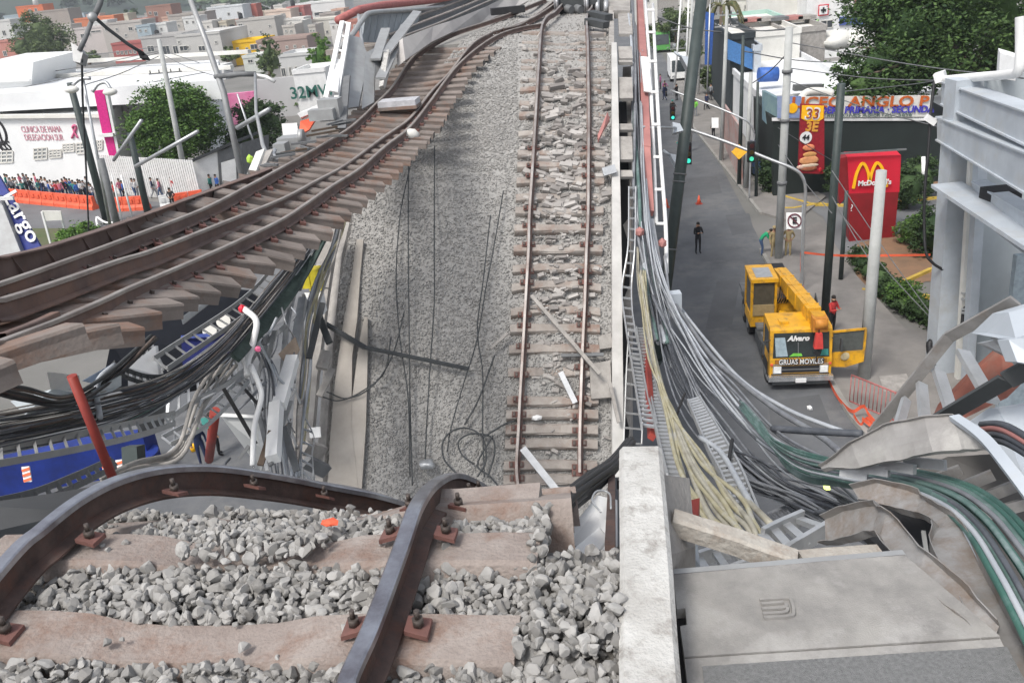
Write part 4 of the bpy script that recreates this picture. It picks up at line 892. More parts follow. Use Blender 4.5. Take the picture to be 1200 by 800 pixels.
# pale cables sweeping from the span edge to the road
bundle(7, [(752, 120, 26, 4, 0), (757, 240, 23, 6, 0), (772, 320, 20, 9, 4), (812, 402, 16, 12, 10), (850, 455, 13.5, 11, 11), (900, 510, 11, 7, 11), (960, 543, 8.5, 4, 11), (1010, 556, 7, 2, 9)], 1, .021, ['palecable', 'greycable'], 'pale grey cable in the loose curtain hanging from the span edge over the street', 'pale cables over the street')
bundle(9, [(748, 60, 28, 3, 0), (752, 200, 24, 4, 0), (765, 330, 20, 10, 4), (802, 425, 16, 17, 13), (852, 500, 12.5, 20, 17), (905, 555, 9.5, 15, 18), (970, 585, 7.5, 3, 12), (1030, 610, 6.3, 2, 9)], 1.1, .015, ['greycable', 'darkcable', 'palecable'], 'grey cable in the lower part of the hanging curtain over the street', 'grey cables over the street')
bundle(16, [(765, 350, 19, 6, 0), (795, 440, 15.5, 12, 8), (838, 510, 12.5, 26, 20), (890, 555, 10, 28, 24), (950, 585, 8, 14, 26), (1010, 610, 6.6, 2, 22), (1060, 640, 6, 2, 18)], 1, .013, ['darkcable', 'greycable', 'darkcable'], 'dark sagging cable in the tangle above the road', 'dark cables tangled above the road', jit=7)
bundle(12, [(840, 540, 11, 14, 8), (890, 568, 9.5, 8, 14), (940, 590, 8, 4, 16), (985, 610, 7, 2, 12), (1020, 625, 6.5, 0, 9)], 1, .014, ['darkcable', 'greycable'], 'short thick dark cable ending in the tangle behind the bent channels', 'short dark cables behind the channels', jit=7)
# single long ones over the road
cable('cable', [(772, 320, 22), (790, 350, 20.5), (830, 402, 18), (870, 446, 16), (920, 478, 14.5), (968, 498, 13.5), (1010, 512, 13)], .035, 'palecable', 'single pale grey cable looping highest over the road in front of the truck')
cable('cable', [(764, 300, 22), (785, 345, 20), (830, 412, 17), (865, 445, 15.5), (910, 480, 13.8), (960, 510, 12.2), (985, 530, 11)], .045, 'greycable', 'thicker grey cable just under the highest loop over the road')
cable('cable', [(905, 502, 11), (950, 505, 10.5), (1010, 508, 10)], .045, 'darkcable', 'dark thick cable end pointing right under the looping pale cables')
mb = MB(); mb.blob(P(949, 478, 14.3), .05, 2); solo('cable_tag', mb, M['white'], 'tiny white tag fixed on the highest pale cable over the road', 'tag')
mb = MB(); mb.blob(P(969, 571, 7), .03, 2); solo('lamp', mb, mat('lamp_glow', (.75, .9, .2), .5, emit=1.5), 'tiny glowing yellow-green light among the dark cables', 'light')
# yellow cables
bundle(11, [(752, 318, 20, 3, 0), (757, 360, 18.5, 5, 0), (766, 420, 15, 7, 2), (785, 480, 11.5, 12, 4), (810, 540, 8.2, 17, 6), (842, 590, 5.9, 20, 9), (868, 620, 4.9, 18, 10), (886, 648, 4.5, 16, 8)], 1.12, .02, ['yellowcable', 'yellowcable', 'creamcable'], 'cable in the cream yellow bundle draped from the span edge to the coping beam', 'cream yellow cables', jit=1.5)
bundle(4, [(748, 290, 22, 3, 0), (752, 340, 21, 4, 0), (772, 440, 16, 6, 0), (800, 510, 12, 8, 0), (850, 560, 8.5, 6, 4), (905, 617, 5.2, 4, 2)], 1, .018, ['creamcable', 'greycable'], 'off-white cable threading along the cream yellow bundle', 'off-white cables by the yellow bundle')
cable('hose', [(820, 512, 10), (845, 530, 9), (866, 565, 7.5), (880, 590, 6.6), (900, 618, 5.6)], .03, 'palecable', 'pale hose curving along the white rungs of the curved cable ladder')
cable('thin_bar', [(858, 515, 9), (855, 535, 8.6), (852, 558, 8.4)], .02, 'dark', 'short black rod standing among the grey cables')
cable('thin_bar', [(803, 460, 12), (795, 480, 12), (790, 500, 12)], .018, 'dark', 'short black rod caught in the yellow cables')
# cables, rails and red beam along the right edge of the fallen span
bundle(7, [(736, -10, 38, 4, 0), (741, 60, 28.5, 3, 0), (743, 140, 25.5, 3, 0), (745, 220, 23.5, 4, 0), (750, 280, 22.3, 5, 0), (758, 330, 21, 6, 0), (775, 400, 17, 7, 0)], 1, .045, ['greencable2', 'palecable', 'greycable'], 'dusty green-grey cable strapped along the outer edge of the fallen span', 'cables strapped along the fallen span')
mb = MB(); mb.bar(P(749, -10, 40), P(753, 70, 27.8), .24, .22, up=-F); mb.bar(P(753, 70, 27.8), P(757, 175, 24.5), .24, .22, up=-F); mb.bar(P(757, 175, 24.5), P(761, 250, 23), .22, .2, up=-F)
solo('red_beam', mb, M['pinkred'], 'long faded red steel beam alongside the fallen span', 'beam')
hr = thing('handrail', 'twin white tubular handrail running beside the fallen span above the street', 'handrail', P(768, 120, 26))
for pts in ([(756, -5, 36), (762, 90, 27), (766, 180, 25), (769, 262, 23)], [(765, 5, 34), (769, 90, 27), (774, 180, 25), (780, 262, 23), (781, 320, 21.5)]):
    mb = MB(); mb.tube(smooth(PL(pts), 3), .055, 8); obj('rail', mb, M['white'], hr)
for y in (12, 38, 72, 108, 146, 184, 222, 262):
    t = y/262; mb = MB(); mb.bar(P(lerp(758, 769, t), y, lerp(33, 23, min(1, t*1.6)**.5)), P(lerp(766, 779, t), y, lerp(33, 23, min(1, t*1.6)**.5)), .07, .07, up=F); obj('post', mb, M['white'], hr)
mb = MB(); mb.slab(PL([(751, 66, 27), (760, 67, 27), (764, 108, 26), (755, 107, 26)]), F*.12); solo('white_board', mb, M['white'], 'blank white panel on the red beam by the handrail', 'panel')
mb = MB(); mb.blob(P(750, 272, 21.8), .13, 3); solo('red_lamp', mb, M['pinkred'], 'faded pink-red lamp body by the cables of the span edge', 'lamp')
mb = MB(); mb.blob(P(776, 285, 21.6), .13, 5); solo('red_lamp', mb, M['pinkred'], 'pink-red cap at the lower end of the white handrail', 'lamp')
mb = MB(); mb.box(P(790, 352, 19.5), (.3, .25, .4)); solo('clamp', mb, M['bluesteel'], 'small pale box clamped on the looping cables', 'clamp')
mb = MB(); mb.bar(P(763, 258, 22.8), P(772, 312, 21.2), .13, .1, up=F); solo('pale_strip', mb, M['galv'], 'short bright strip lying on the cables below the handrail', 'strip')
mb = MB(); mb.tube(smooth(PL([(779, 300, 21.5), (782, 330, 21), (784, 352, 20), (783, 395, 18.5), (786, 430, 17)]), 4), .04); solo('pipe', mb, M['galv'], 'crooked pale pipe dropping from the end of the handrail', 'pipe')
mb = MB(); mb.bar(P(757, 400, 19.4), P(764, 512, 13), .1, .1, up=F); solo('red_post', mb, M['red'], 'red post standing behind the parapet end', 'post')
# ---- heap at the end of the near ballast: black cable bundle, white sheets
hp = [(642, 612, 4.6), (662, 588, 5.1), (690, 566, 5.9), (716, 545, 6.8), (735, 520, 8)]
for i in range(12):
    a = i*.52; cable('black_cable', [(x+(7*math.cos(a)+3)*(1 if k < 3 else .7), y+(9*math.sin(a))*(1.1 if k in (1, 2) else .6), d*(1+.01*math.sin(a*3))) for k, (x, y, d) in enumerate(hp)], .026, 'black', 'black cable in the thick bundle poking up behind the near ballast', 'black cables behind the near ballast', jit=1.2)
for q, lab in (([(668, 646, 4.3), (702, 618, 4.7), (712, 630, 4.6), (690, 662, 4.2)], 'small blank white board stuck in the heap by the parapet'),
    ([(640, 655, 4.5), (700, 580, 5.6), (722, 585, 5.5), (722, 640, 4.4), (690, 660, 4.4)], 'larger white sheet lying under the black cables by the parapet'),
    ([(624, 575, 6.5), (646, 572, 6.4), (652, 592, 6.0), (630, 602, 6.0)], 'crumpled pale plastic sheet left of the black cables')):
    mb = MB(); mb.slab(PL(q), Vector((.01, .02, -.02))); solo('white_sheet', mb, M['white'] if 'plastic' not in lab else M['galv'], lab, 'sheet')
mb = MB(); mb.bar(P(717, 560, 6.5), P(715, 645, 4.0), .05, .05); solo('rusty_bar', mb, M['railside'], 'upright brown steel bar pressed against the parapet by the heap', 'steel bar')
mb = MB(); mb.tube(smooth(PL([(704, 600, 4.9), (694, 586, 5), (700, 575, 5.1), (714, 578, 5.1), (716, 596, 4.8)]), 5), .006);  solo('wire_loops', mb, M['galv'], 'thin bare wire loops curling in the heap by the parapet', 'wire')
c_ = D(-.62, 3.28, zd(3.28)-.02)
obj('sleeper', sleeper_mb(.62, .3, .32, .26, 0, 3, seed=3, org=D(-.74, 3.42, zd(3.42)+.03), X=NV+Vector((0, 0, .05)), Y=TV), [M['sleeper'], M['conc']], ntr)
# ================================================================== people
def person_mesh(J, cols, name='body', hair=True):
    """one continuous skinned body; J: joints, cols: (skin, top, trousers, shoes) colour slots by body region"""
    import bmesh
    names = ['pel', 'sp', 'ch', 'nk', 'hd', 'ht', 'shL', 'elL', 'wrL', 'haL', 'shR', 'elR', 'wrR', 'haR', 'hiL', 'knL', 'anL', 'toL', 'hiR', 'knR', 'anR', 'toR', 'thL', 'thR']
    rad = dict(pel=.135, sp=.125, ch=.15, nk=.06, hd=.085, ht=.075, shL=.07, elL=.045, wrL=.032, haL=.035, shR=.07, elR=.045, wrR=.032, haR=.035, hiL=.095, knL=.062, anL=.045, toL=.04, hiR=.095, knR=.062, anR=.045, toR=.04, thL=.015, thR=.015)
    E_ = [('pel', 'sp'), ('sp', 'ch'), ('ch', 'nk'), ('nk', 'hd'), ('hd', 'ht'), ('ch', 'shL'), ('shL', 'elL'), ('elL', 'wrL'), ('wrL', 'haL'), ('ch', 'shR'), ('shR', 'elR'), ('elR', 'wrR'), ('wrR', 'haR'), ('pel', 'hiL'), ('hiL', 'knL'), ('knL', 'anL'), ('anL', 'toL'), ('pel', 'hiR'), ('hiR', 'knR'), ('knR', 'anR'), ('anR', 'toR'), ('wrL', 'thL'), ('wrR', 'thR')]
    J = dict(J)
    for s in 'LR':
        if 'th'+s not in J:
            h = Vector(J['ha'+s]); w_ = Vector(J['wr'+s]); J['th'+s] = w_.lerp(h, .7)+Vector((-.045 if s == 'L' else .045, -.03, 0))*(1 if J['sh'+s][0] < 0 else 1)
    me = bpy.data.meshes.new('b'); me.from_pydata([tuple(J[n]) for n in names], [(names.index(a), names.index(b)) for a, b in E_], [])
    o = bpy.data.objects.new('b', me); col.objects.link(o)
    md = o.modifiers.new('s', 'SKIN'); me.skin_vertices if False else None
    if not me.skin_vertices:
        bm = bmesh.new(); bm.from_mesh(me); bm.verts.layers.skin.verify(); bm.to_mesh(me); bm.free()
    for i, n in enumerate(names):
        sv = me.skin_vertices[0].data[i]; r = rad[n]; sv.radius = (r, r*.8 if n in ('pel', 'sp', 'ch') else r); sv.use_root = n == 'pel'
    ss = o.modifiers.new('ss', 'SUBSURF'); ss.levels = 1
    dg = bpy.context.evaluated_depsgraph_get(); m2 = bpy.data.meshes.new_from_object(o.evaluated_get(dg)); bpy.data.objects.remove(o)
    seg = [(Vector(J[a]), Vector(J[b]), a, b) for a, b in E_]
    def reg(p):
        best = 9; k = 0
        for a, b, na, nb in seg:
            ab = b-a; t = max(0, min(1, (p-a).dot(ab)/max(1e-6, ab.length_squared))); d = (p-(a+ab*t)).length/(.6+rad[nb])
            if d < best:
                best = d
                if nb in ('hd', 'ht'): k = 0 if nb == 'hd' or t < .9 else 0
                elif nb[:2] in ('ha', 'th') : k = 0
                elif nb[:2] == 'wr': k = 1
                elif nb[:2] in ('sh', 'el', 'sp', 'ch', 'nk'): k = 1 if not (nb == 'nk' and t > .7) else 0
                elif nb[:2] in ('hi', 'kn', 'an'): k = 2
                elif nb[:2] == 'to': k = 3
        return k
    m2.materials.clear()
    for c in cols: m2.materials.append(c)
    for f in m2.polygons: f.use_smooth = True; f.material_index = reg(f.center)
    m2.name = name; return m2
STAND = dict(pel=(0, 0, .95), sp=(0, 0, 1.15), ch=(0, .01, 1.36), nk=(0, .01, 1.47), hd=(0, -.01, 1.56), ht=(0, -.015, 1.66),
 shL=(-.17, .01, 1.40), elL=(-.24, .03, 1.13), wrL=(-.25, -.05, .90), haL=(-.25, -.08, .81), shR=(.17, .01, 1.40), elR=(.24, .03, 1.13), wrR=(.25, -.05, .90), haR=(.25, -.08, .81),
 hiL=(-.09, 0, .90), knL=(-.10, -.02, .50), anL=(-.11, .03, .09), toL=(-.12, -.12, .04), hiR=(.09, 0, .90), knR=(.10, -.02, .50), anR=(.11, .03, .09), toR=(.12, -.12, .04))
def pose(**k): d = dict(STAND); d.update(k); return d
PO = [pose(), pose(elL=(-.24, -.1, 1.14), wrL=(-.1, -.28, 1.2), haL=(-.03, -.33, 1.24), elR=(.24, -.08, 1.14), wrR=(.1, -.28, 1.2), haR=(.03, -.33, 1.22)),
 pose(knL=(-.1, -.2, .52), anL=(-.11, -.22, .1), toL=(-.11, -.36, .06), knR=(.1, .05, .5), anR=(.1, .3, .14), toR=(.1, .2, .05), wrL=(-.25, .12, .92), wrR=(.25, -.2, .95), haR=(.24, -.27, .88)),
 pose(elR=(.33, -.05, 1.3), wrR=(.38, -.2, 1.5), haR=(.37, -.25, 1.58)),
 pose(elL=(-.3, .05, 1.15), wrL=(-.16, -.12, 1.0), haL=(-.1, -.14, .98), elR=(.3, .05, 1.15), wrR=(.16, -.12, 1.0), haR=(.1, -.14, .98))]
def cm(n, c): return mat('cloth_'+n, c, .85, rgb2=tuple(x*.7 for x in c), sc_=6)
SK = mat('skin', (.36, .21, .14), .6, rgb2=(.3, .17, .11)); HAIR = mat('hair', (.02, .015, .012), .7)
CL = dict(black=(.015, .015, .018), navy=(.02, .03, .08), white=(.68, .68, .68), grey=(.25, .26, .28), jeans=(.06, .1, .2), pink=(.6, .18, .25), red=(.5, .04, .04), orange=(.8, .16, .04), blue=(.05, .15, .5), tan=(.38, .3, .16), green=(.02, .35, .16), teal=(.05, .25, .22), lime=(.2, .6, .08), purple=(.3, .07, .2), cream=(.55, .5, .4))
CLM = {k: cm(k, v) for k, v in CL.items()}
PM = {}
def person(x, y, top, legs, label, po=0, rot=0., h=1.7, group=None, hat=None, P0=None, extra=None):
    key = (po, top, legs)
    if key not in PM: PM[key] = person_mesh(PO[po], [SK, CLM[top], CLM[legs], CLM['black']])
    b = P0 if P0 is not None else G(x, y)
    t = thing('person', label, 'person', b, group); t.rotation_euler = (0, 0, rot); s = h/1.72; t.scale = (s, s, s)
    o = bpy.data.objects.new('body', PM[key]); col.objects.link(o); o.parent = t
    hm_ = PM.get('hair'+str(hat)+str(po))
    if hm_ is None:
        mb = MB(); c = Vector(PO[po]['ht'])
        if hat: mb.blob(c+Vector((0, 0, .02)), .105, 1, (1, 1.1, .8), sub=2, amp=0); mb.cyl(c+Vector((0, -.05, .0)), c+Vector((0, -.05, .015)), .12, n=12)
        else: mb.blob(c+Vector((0, .018, .0)), .092, 1, (1, 1.05, .95), sub=2, amp=.1)
        hm_ = bpy.data.meshes.new('hair'); hm_.from_pydata(mb.v, [], mb.f); hm_.materials.append(CLM[hat] if hat else HAIR); PM['hair'+str(hat)+str(po)] = hm_
    o = bpy.data.objects.new('hat' if hat else 'hair', hm_); col.objects.link(o); o.parent = t
    if not hat:
        fm = PM.get('face'+str(po))
        if fm is None:
            mb = MB(); c = Vector(PO[po]['hd']); mb.box(c+Vector((0, -.088, .012)), (.022, .03, .04)); mb.box(c+Vector((0, -.083, -.035)), (.045, .01, .01), mi=1)
            for sx in (-1, 1): mb.box(c+Vector((sx*.03, -.083, .035)), (.02, .01, .01), mi=1); mb.box(c+Vector((sx*.088, .01, .01)), (.018, .035, .05))
            fm = bpy.data.meshes.new('face'); fm.from_pydata(mb.v, [], mb.f); fm.materials.append(SK); fm.materials.append(HAIR); fm.polygons.foreach_set('material_index', mb.m); PM['face'+str(po)] = fm
        o = bpy.data.objects.new('face', fm); col.objects.link(o); o.parent = t
    return t

# ================================================================== trees and plants
def leaves(name, blobs, n, size, mt, parent, seed=1, label=None, kind=None, flat=.5):
    """many small leaf faces gathered in clumps through the crown's volume"""
    r = np.random.default_rng(seed); cen = []; 
    w_ = np.array([b[1][0]*b[1][1]*b[1][2] for b in blobs]); w_ = w_**.7; w_ /= w_.sum()
    ncl = max(12, n//55)
    idx = r.choice(len(blobs), ncl, p=w_)
    d = r.normal(size=(ncl, 3)); d /= np.linalg.norm(d, axis=1)[:, None]; rr = r.uniform(.45, 1, (ncl, 1))**.6
    C = np.array([blobs[i][0] for i in idx]); S_ = np.array([blobs[i][1] for i in idx]); cl = C+d*rr*S_
    k = r.integers(0, ncl, n); mean = float(np.mean([b[1] for b in blobs]))
    cr = r.uniform(.12, .3, ncl)*mean
    pos = cl[k]+r.normal(size=(n, 3))*cr[k][:, None]*.62*np.array([1, 1, .7])
    a = r.normal(size=(n, 3)); a[:, 2] *= flat; a /= np.linalg.norm(a, axis=1)[:, None]
    b = r.normal(size=(n, 3)); b -= a*(a*b).sum(1)[:, None]; b /= np.linalg.norm(b, axis=1)[:, None]
    s = r.uniform(.6, 1.3, (n, 1))*size
    V = np.stack([pos-a*s, pos+b*s*.45, pos+a*s, pos-b*s*.45], 1).reshape(-1, 3)
    Fc = np.arange(n*4).reshape(-1, 4)
    return npmesh(name, V, Fc, mt, parent, label=label, kind=kind)
def tree(base, blobs, n, size, mt, label, trunk=.25, group=None, seed=1, name='tree', limbs=5, cat='tree', trunk_to=None):
    base = Vector(base); t = thing(name, label, cat, base, group)
    r = random.Random(seed); mb = MB(); top = Vector(blobs[0][0]) if trunk_to is None else trunk_to
    mid = base.lerp(top, .5)+Vector((r.uniform(-.2, .2), r.uniform(-.2, .2), 0))*trunk*3
    pts = smooth([base, mid, top], 6); mb.tube(pts, trunk, 8, scale=[1.25-.85*i/(len(pts)-1) for i in range(len(pts))])
    for i in range(limbs):
        b = blobs[i % len(blobs)]; e = Vector(b[0])+Vector((r.uniform(-.7, .7)*b[1][0], r.uniform(-.7, .7)*b[1][1], r.uniform(-.2, .7)*b[1][2]))
        s = mid.lerp(top, r.uniform(0, .7)); pts = smooth([s, s.lerp(e, .5)+Vector((0, 0, .15)), e], 4); mb.tube(pts, trunk*.45, 5, scale=[1-.8*k/(len(pts)-1) for k in range(len(pts))])
    obj('trunk', mb, M['bark'], t)
    cr = leaves('crown', blobs, n, size, mt, t, seed)
    mb = MB()
    for k, (c, rr) in enumerate(blobs): mb.blob(c, 1, seed+k, (rr[0]*.42, rr[1]*.42, rr[2]*.42), sub=3, amp=.6)
    obj('inner_foliage', mb, mt, cr)
    return t
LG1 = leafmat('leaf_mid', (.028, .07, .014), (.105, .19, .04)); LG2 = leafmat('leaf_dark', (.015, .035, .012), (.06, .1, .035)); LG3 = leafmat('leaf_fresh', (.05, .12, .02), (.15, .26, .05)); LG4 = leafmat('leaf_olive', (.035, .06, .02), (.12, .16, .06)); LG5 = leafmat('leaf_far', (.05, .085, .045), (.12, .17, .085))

# ================================================================== poles and signs on the right
def pole(bx, by, tx, ty, r, mt, label, r2=None, name='utility_pole', cat='pole', extra=None, n=12, d=None):
    b, t_ = stand(bx, by, tx, ty); t = thing(name, label, cat, b)
    mb = MB(); mb.cyl(b, t_, r, r2 or r*.7, n); obj('shaft', mb, M[mt] if isinstance(mt, str) else mt, t)
    if extra: extra(t, b, t_)
    return t, b, t_
gpole = mat('pole_concrete', (.42, .43, .42), .85, rgb2=(.33, .34, .33), sc_=1.5, bump=.1)
# the big dark column leaning in the foreground
b = P(770, 420, 31); tp = P(825, -25, 29); t = thing('street_lamp_column', 'thick dark steel lamp column leaning right across the street view', 'lamp column', b)
mb = MB(); mb.cyl(G(770, 440, .0) if False else Vector((b.x, b.y, b.z)), tp, .21, .2, 16); obj('shaft', mb, M['greenpole'], t)
for y_ in (.48, .5, .3): mb = MB(); c = b.lerp(tp, y_); mb.cyl(c, c+(tp-b).normalized()*.05, .235, n=16); obj('collar', mb, M['midgrey'], t)
mb = MB(); c = b.lerp(tp, .62); mb.cyl(c, G(770, 440)*1, .01) if False else None
base_leg = MB(); base_leg.cyl(b+Vector((-.6, .4, -b.z)) if b.z > .3 else b, b, .22, n=14); obj('lower_shaft', base_leg, M['greenpole'], t)
def bands(t, b, t_):
    for k in (.35, .62, .82): mb = MB(); c = b.lerp(t_, k); mb.cyl(c, c+Vector((0, 0, .15)), .24, n=10); obj('band', mb, M['midgrey'], t)
def xarm(k, L=1.6, mt='steel', ax=NV):
    def f(t, b, t_):
        for kk in (k if isinstance(k, (list, tuple)) else [k]):
            c = b.lerp(t_, kk); mb = MB(); mb.bar(c-ax*L/2, c+ax*L/2, .09, .09); obj('crossarm', mb, M[mt], t)
            for s in (-1, -.4, .4, 1): mb = MB(); mb.cyl(c+ax*L*.45*s+Vector((0, 0, .05)), c+ax*L*.45*s+Vector((0, 0, .25)), .05, n=8); obj('insulator', mb, M['midgrey'], t)
    return f
pole(912, 305, 925, 32, .2, gpole, 'tall pale round pole rising from the pavement beside the no parking sign', .17, extra=bands)
pole(966, 376, 986, 98, .17, 'greenpole', 'tall dark pole on the pavement behind the crane truck door', .15)
pole(1012, 446, 1033, 200, .22, gpole, 'pale tapered concrete pole standing right of the crane truck by the red fence', .17)
pole(985, 330, 992, 224, .11, 'greenpole', 'short dark post just left of the red fast food sign', .08)
for (bx, by, tx, ty, r, mt_, lab, k) in [
 (802, 172, 812, -10, .14, gpole, 'left one of two slim pale poles on the pavement edge behind the dark column', None), (808, 178, 820, 20, .12, gpole, 'slim pale pole right beside another one behind the dark column', None),
 (845, 190, 852, 12, .16, gpole, 'pale utility pole with crossarm standing on the far pavement', (.9, .97)), (866, 218, 871, 42, .14, 'greenpole', 'dark pole behind the yellow warning sign', None),
 (874, 222, 880, 85, .17, gpole, 'pale pole just right of the yellow warning sign', None), (886, 232, 888, 96, .11, 'greenpole', 'thin dark post with a light signal between the pale poles', None),
 (895, 100, 900, 55, .12, 'bark', 'short brown pole standing on the white flat roof', None), (790, 112, 798, 0, .12, 'white', 'white lattice-like pole far down the street', (.5, .7)), (803, 108, 807, 0, .12, 'white', 'second white pole far down the street', (.6,)), (818, 112, 822, -10, .15, 'white', 'third white pole far down the street beside the palm', None)]:
    pole(bx, by, tx, ty, r, mt_, lab, extra=xarm(k) if k else None, name='utility_pole')
# signal mast with a curved arm
def mast(base, arm, label, r=.07, heads=()):
    b = G(*base); t = thing('signal_mast', label, 'traffic signal', b); yy = b.y
    pts = [b]+[C0+ray(x, y)*((yy+dy)/ray(x, y).y) for x, y, dy in arm]
    mb = MB(); mb.tube(smooth(pts, 6), r, 8, scale=None); obj('arm', mb, M['galv'], t); return t, pts
t1, p1 = mast((939, 346), [(942, 260, 0), (944, 225, 0), (940, 207, 0), (928, 197, .1), (900, 186, .6), (850, 166, 1.6), (790, 146, 3)], 'curved white signal mast arching over the street toward the dark column')
def sighead(t, c, lens, mt='greenpole', s=1.):
    mb = MB(); s *= .75; mb.box(c, (.32*s, .25*s, .95*s), NV, TV); obj('signal_head', mb, M['dark'], t)
    for k, cc in enumerate(((.06, .01, .01), (.06, .04, .01), lens)):
        mb = MB(); q = c+Vector((0, -.13*s, (.3-.3*k)*s)); mb.cyl(q, q-TV*.05, .1*s, n=12); obj('lens', mb, mat('lens%d%s' % (k, str(lens)), cc, .3, emit=.5 if k == 2 else 0), t)
q = C0+ray(806, 180)*(p1[-2].y/ray(806, 180).y); sighead(t1, q, (.05, .75, .55), s=1.3)
q = C0+ray(880, 178)*(p1[-4].y/ray(880, 178).y); sighead(t1, q, (.05, .5, .3), s=1.2)
t2, p2 = mast((878, 235), [(880, 180, 0), (884, 160, 0), (880, 147, 0), (868, 138, .2), (830, 122, 1.4), (786, 106, 3)], 'farther white signal mast reaching over the street from the left pavement poles', .06)
q = C0+ray(788, 132)*(p2[-1].y/ray(788, 132).y); sighead(t2, q, (.05, .75, .55), s=1.3)
# arm bracket with lamp head on the dark column's left
b_ = P(753, 149, 25); e_ = P(792, 150, 27)
t = thing('street_light', 'horizontal pale arm with a pointed lamp head reaching from the red beam', 'lamp', b_); mb = MB(); mb.tube([b_, e_], .04, 8); obj('arm', mb, M['galv'], t)
mb = MB(); mb.slab([P(788, 143, 27), P(797, 145, 27), P(801, 153, 27), P(789, 156, 27)], F*.3); obj('lamp_head', mb, M['bluesteel'], t)
for (x, y), lab in (((810, 70), 'boxy pale lamp head hanging left of the blue banner'), ((797, 185), 'pale lamp head hanging low beside the dark column')):
    mb = MB(); mb.slab([P(x-12, y-5, 33), P(x-2, y-3, 33), P(x+6, y-10, 33), P(x+6, y+8, 33), P(x-4, y+10, 33)], F*.4); mb.tube([P(x-12, y-3, 33.2), P(x-20, y-9, 33.2)], .05, 6); solo('street_light', mb, M['bluesteel'], lab, 'street light')
# no parking sign
t = thing('no_parking_sign', 'square white no parking sign with a crossed letter in a dark ring', 'road sign', G(938, 346))
def face(x0, y0, x1, y1, d, dep=.04): return [P(x0, y0, d), P(x1, y0, d), P(x1, y1, d), P(x0, y1, d)]
d_ = 41.5; mb = MB(); mb.slab(face(921.5, 249, 941, 268.5, d_), F*.05); obj('plate', mb, M['white'], t)
c = P(931.2, 258.7, d_-.06); X_ = (P(941, 258.7, d_)-P(921, 258.7, d_)).normalized(); Y_ = (P(931, 249, d_)-P(931, 268, d_)).normalized()
ring = [c+X_*math.cos(a*math.pi/12)*.32+Y_*math.sin(a*math.pi/12)*.32 for a in range(25)]
mr_ = mat('sign_maroon', (.12, .015, .03), .6); mb = MB(); mb.sweep(ring, [(-.03, -.01), (.03, -.01), (.03, .01), (-.03, .01)], up=-F); mb.bar(c+X_*-.22+Y_*.22, c+X_*.22-Y_*.22, .05, .015, up=F); obj('ring', mb, mr_, t)
text('E', .42, M['dark'], c+F*.005, X_, Y_, t, .01, bold=.02)
mb = MB(); mb.tube([P(940.5, 240, 41.6), G(939, 344)], .04, 6); obj('post', mb, M['galv'], t)
# yellow warning sign
c = P(866, 178, 52.5); mb = MB(); mb.slab([P(857, 178, 52.5), P(866, 169, 52.5), P(876, 178, 52.5), P(866, 187, 52.5)], F*.05)
solo('warning_sign', mb, mat('warning_yellow', (.8, .42, .02), .6), 'yellow diamond warning sign hanging on the curved signal arm', 'road sign')
# restaurant sign: red box with arches on a darker red pillar
b = G(1018, 281); t = thing('restaurant_sign', 'bright red illuminated sign with golden arches on a tall dark red base', 'sign', b)
yb = b.y
def SP(x, y, dy=0): v = ray(x, y); return C0+v*((yb+dy)/v.y)
mb = MB(); mb.slab([SP(993, 184), SP(1056, 182), SP(1054, 225), SP(995, 227)], (.25, 1.1, 0)); obj('sign_box', mb, M['mred'], t)
mb = MB(); mb.slab([SP(994, 227), SP(1053, 225), SP(1048, 281), SP(995, 283)], (.2, .9, 0)); obj('base', mb, M['mred2'], t)
mb = MB(); mb.slab([SP(978, 186, .4), SP(993, 184, .1), SP(995, 227, .1), SP(984, 240, .4)], (.2, .9, 0)); obj('side_panel', mb, M['mred2'], t)
ar = smooth([SP(1000, 221, -.06), SP(1004, 203, -.06), SP(1011, 191.5, -.06), SP(1017, 201, -.06), SP(1019, 213, -.06), SP(1022, 201, -.06), SP(1028, 191, -.06), (SP(1035, 200, -.06)), SP(1039, 219, -.06)], 6)
mb = MB(); mb.sweep(ar, [(-.07, -.03), (.07, -.03), (.07, .03), (-.07, .03)], up=(0, -1, 0)); obj('arches', mb, M['myel'], t)
text("McDonald's", .36, M['white'], SP(1025, 214.3, -.12), SP(1045, 213.2)-SP(1005, 215.5), (0, 0, 1), t, .015, bold=.012)
mb = MB(); mb.bar(SP(985, 180, -.2), SP(1062, 175, -.2), .08, .08); obj('top_bar', mb, M['midgrey'], t)
text('?', .5, M['white'], SP(998, 244, -.05), (1, 0, 0), (0, 0, 1), t, .01)
# menu banner
b = G(950, 236); yb = b.y; t = thing('menu_banner', 'tall narrow red and yellow menu banner with a burger picture', 'banner', b)
mb = MB(); mb.slab([SP(939, 122), SP(966, 123), SP(966, 204), SP(936, 203)], (0, .2, 0)); obj('banner', mb, mat('banner_red', (.3, .01, .02), .6), t)
mb = MB(); mb.slab([SP(940, 123.5, -.04), SP(965.5, 124, -.04), SP(965, 139, -.04), SP(960, 142, -.04), SP(945, 142, -.04), SP(939, 139, -.04)], (0, .03, 0)); obj('top_panel', mb, M['myel'], t)
X1 = SP(966, 123)-SP(939, 122)
text('33', .95, M['white'], SP(952.5, 134, -.06), X1, (0, 0, 1), t, .01, bold=.03); text('33', .8, M['red'], SP(952.5, 134, -.1), X1, (0, 0, 1), t, .01)
text('3E', .75, mat('gold', (.75, .35, .05), .6), SP(951.5, 149, -.04), X1, (0, 0, 1), t, .01, bold=.03)
mb = MB(); c = SP(944.5, 161.5, -.05); mb.cyl(c, c+Vector((0, .03, 0)), .36, n=20); obj('badge', mb, M['white'], t); text('44', .42, M['dark'], SP(944.5, 161.5, -.08), X1, (0, 0, 1), t, .01, bold=.015)
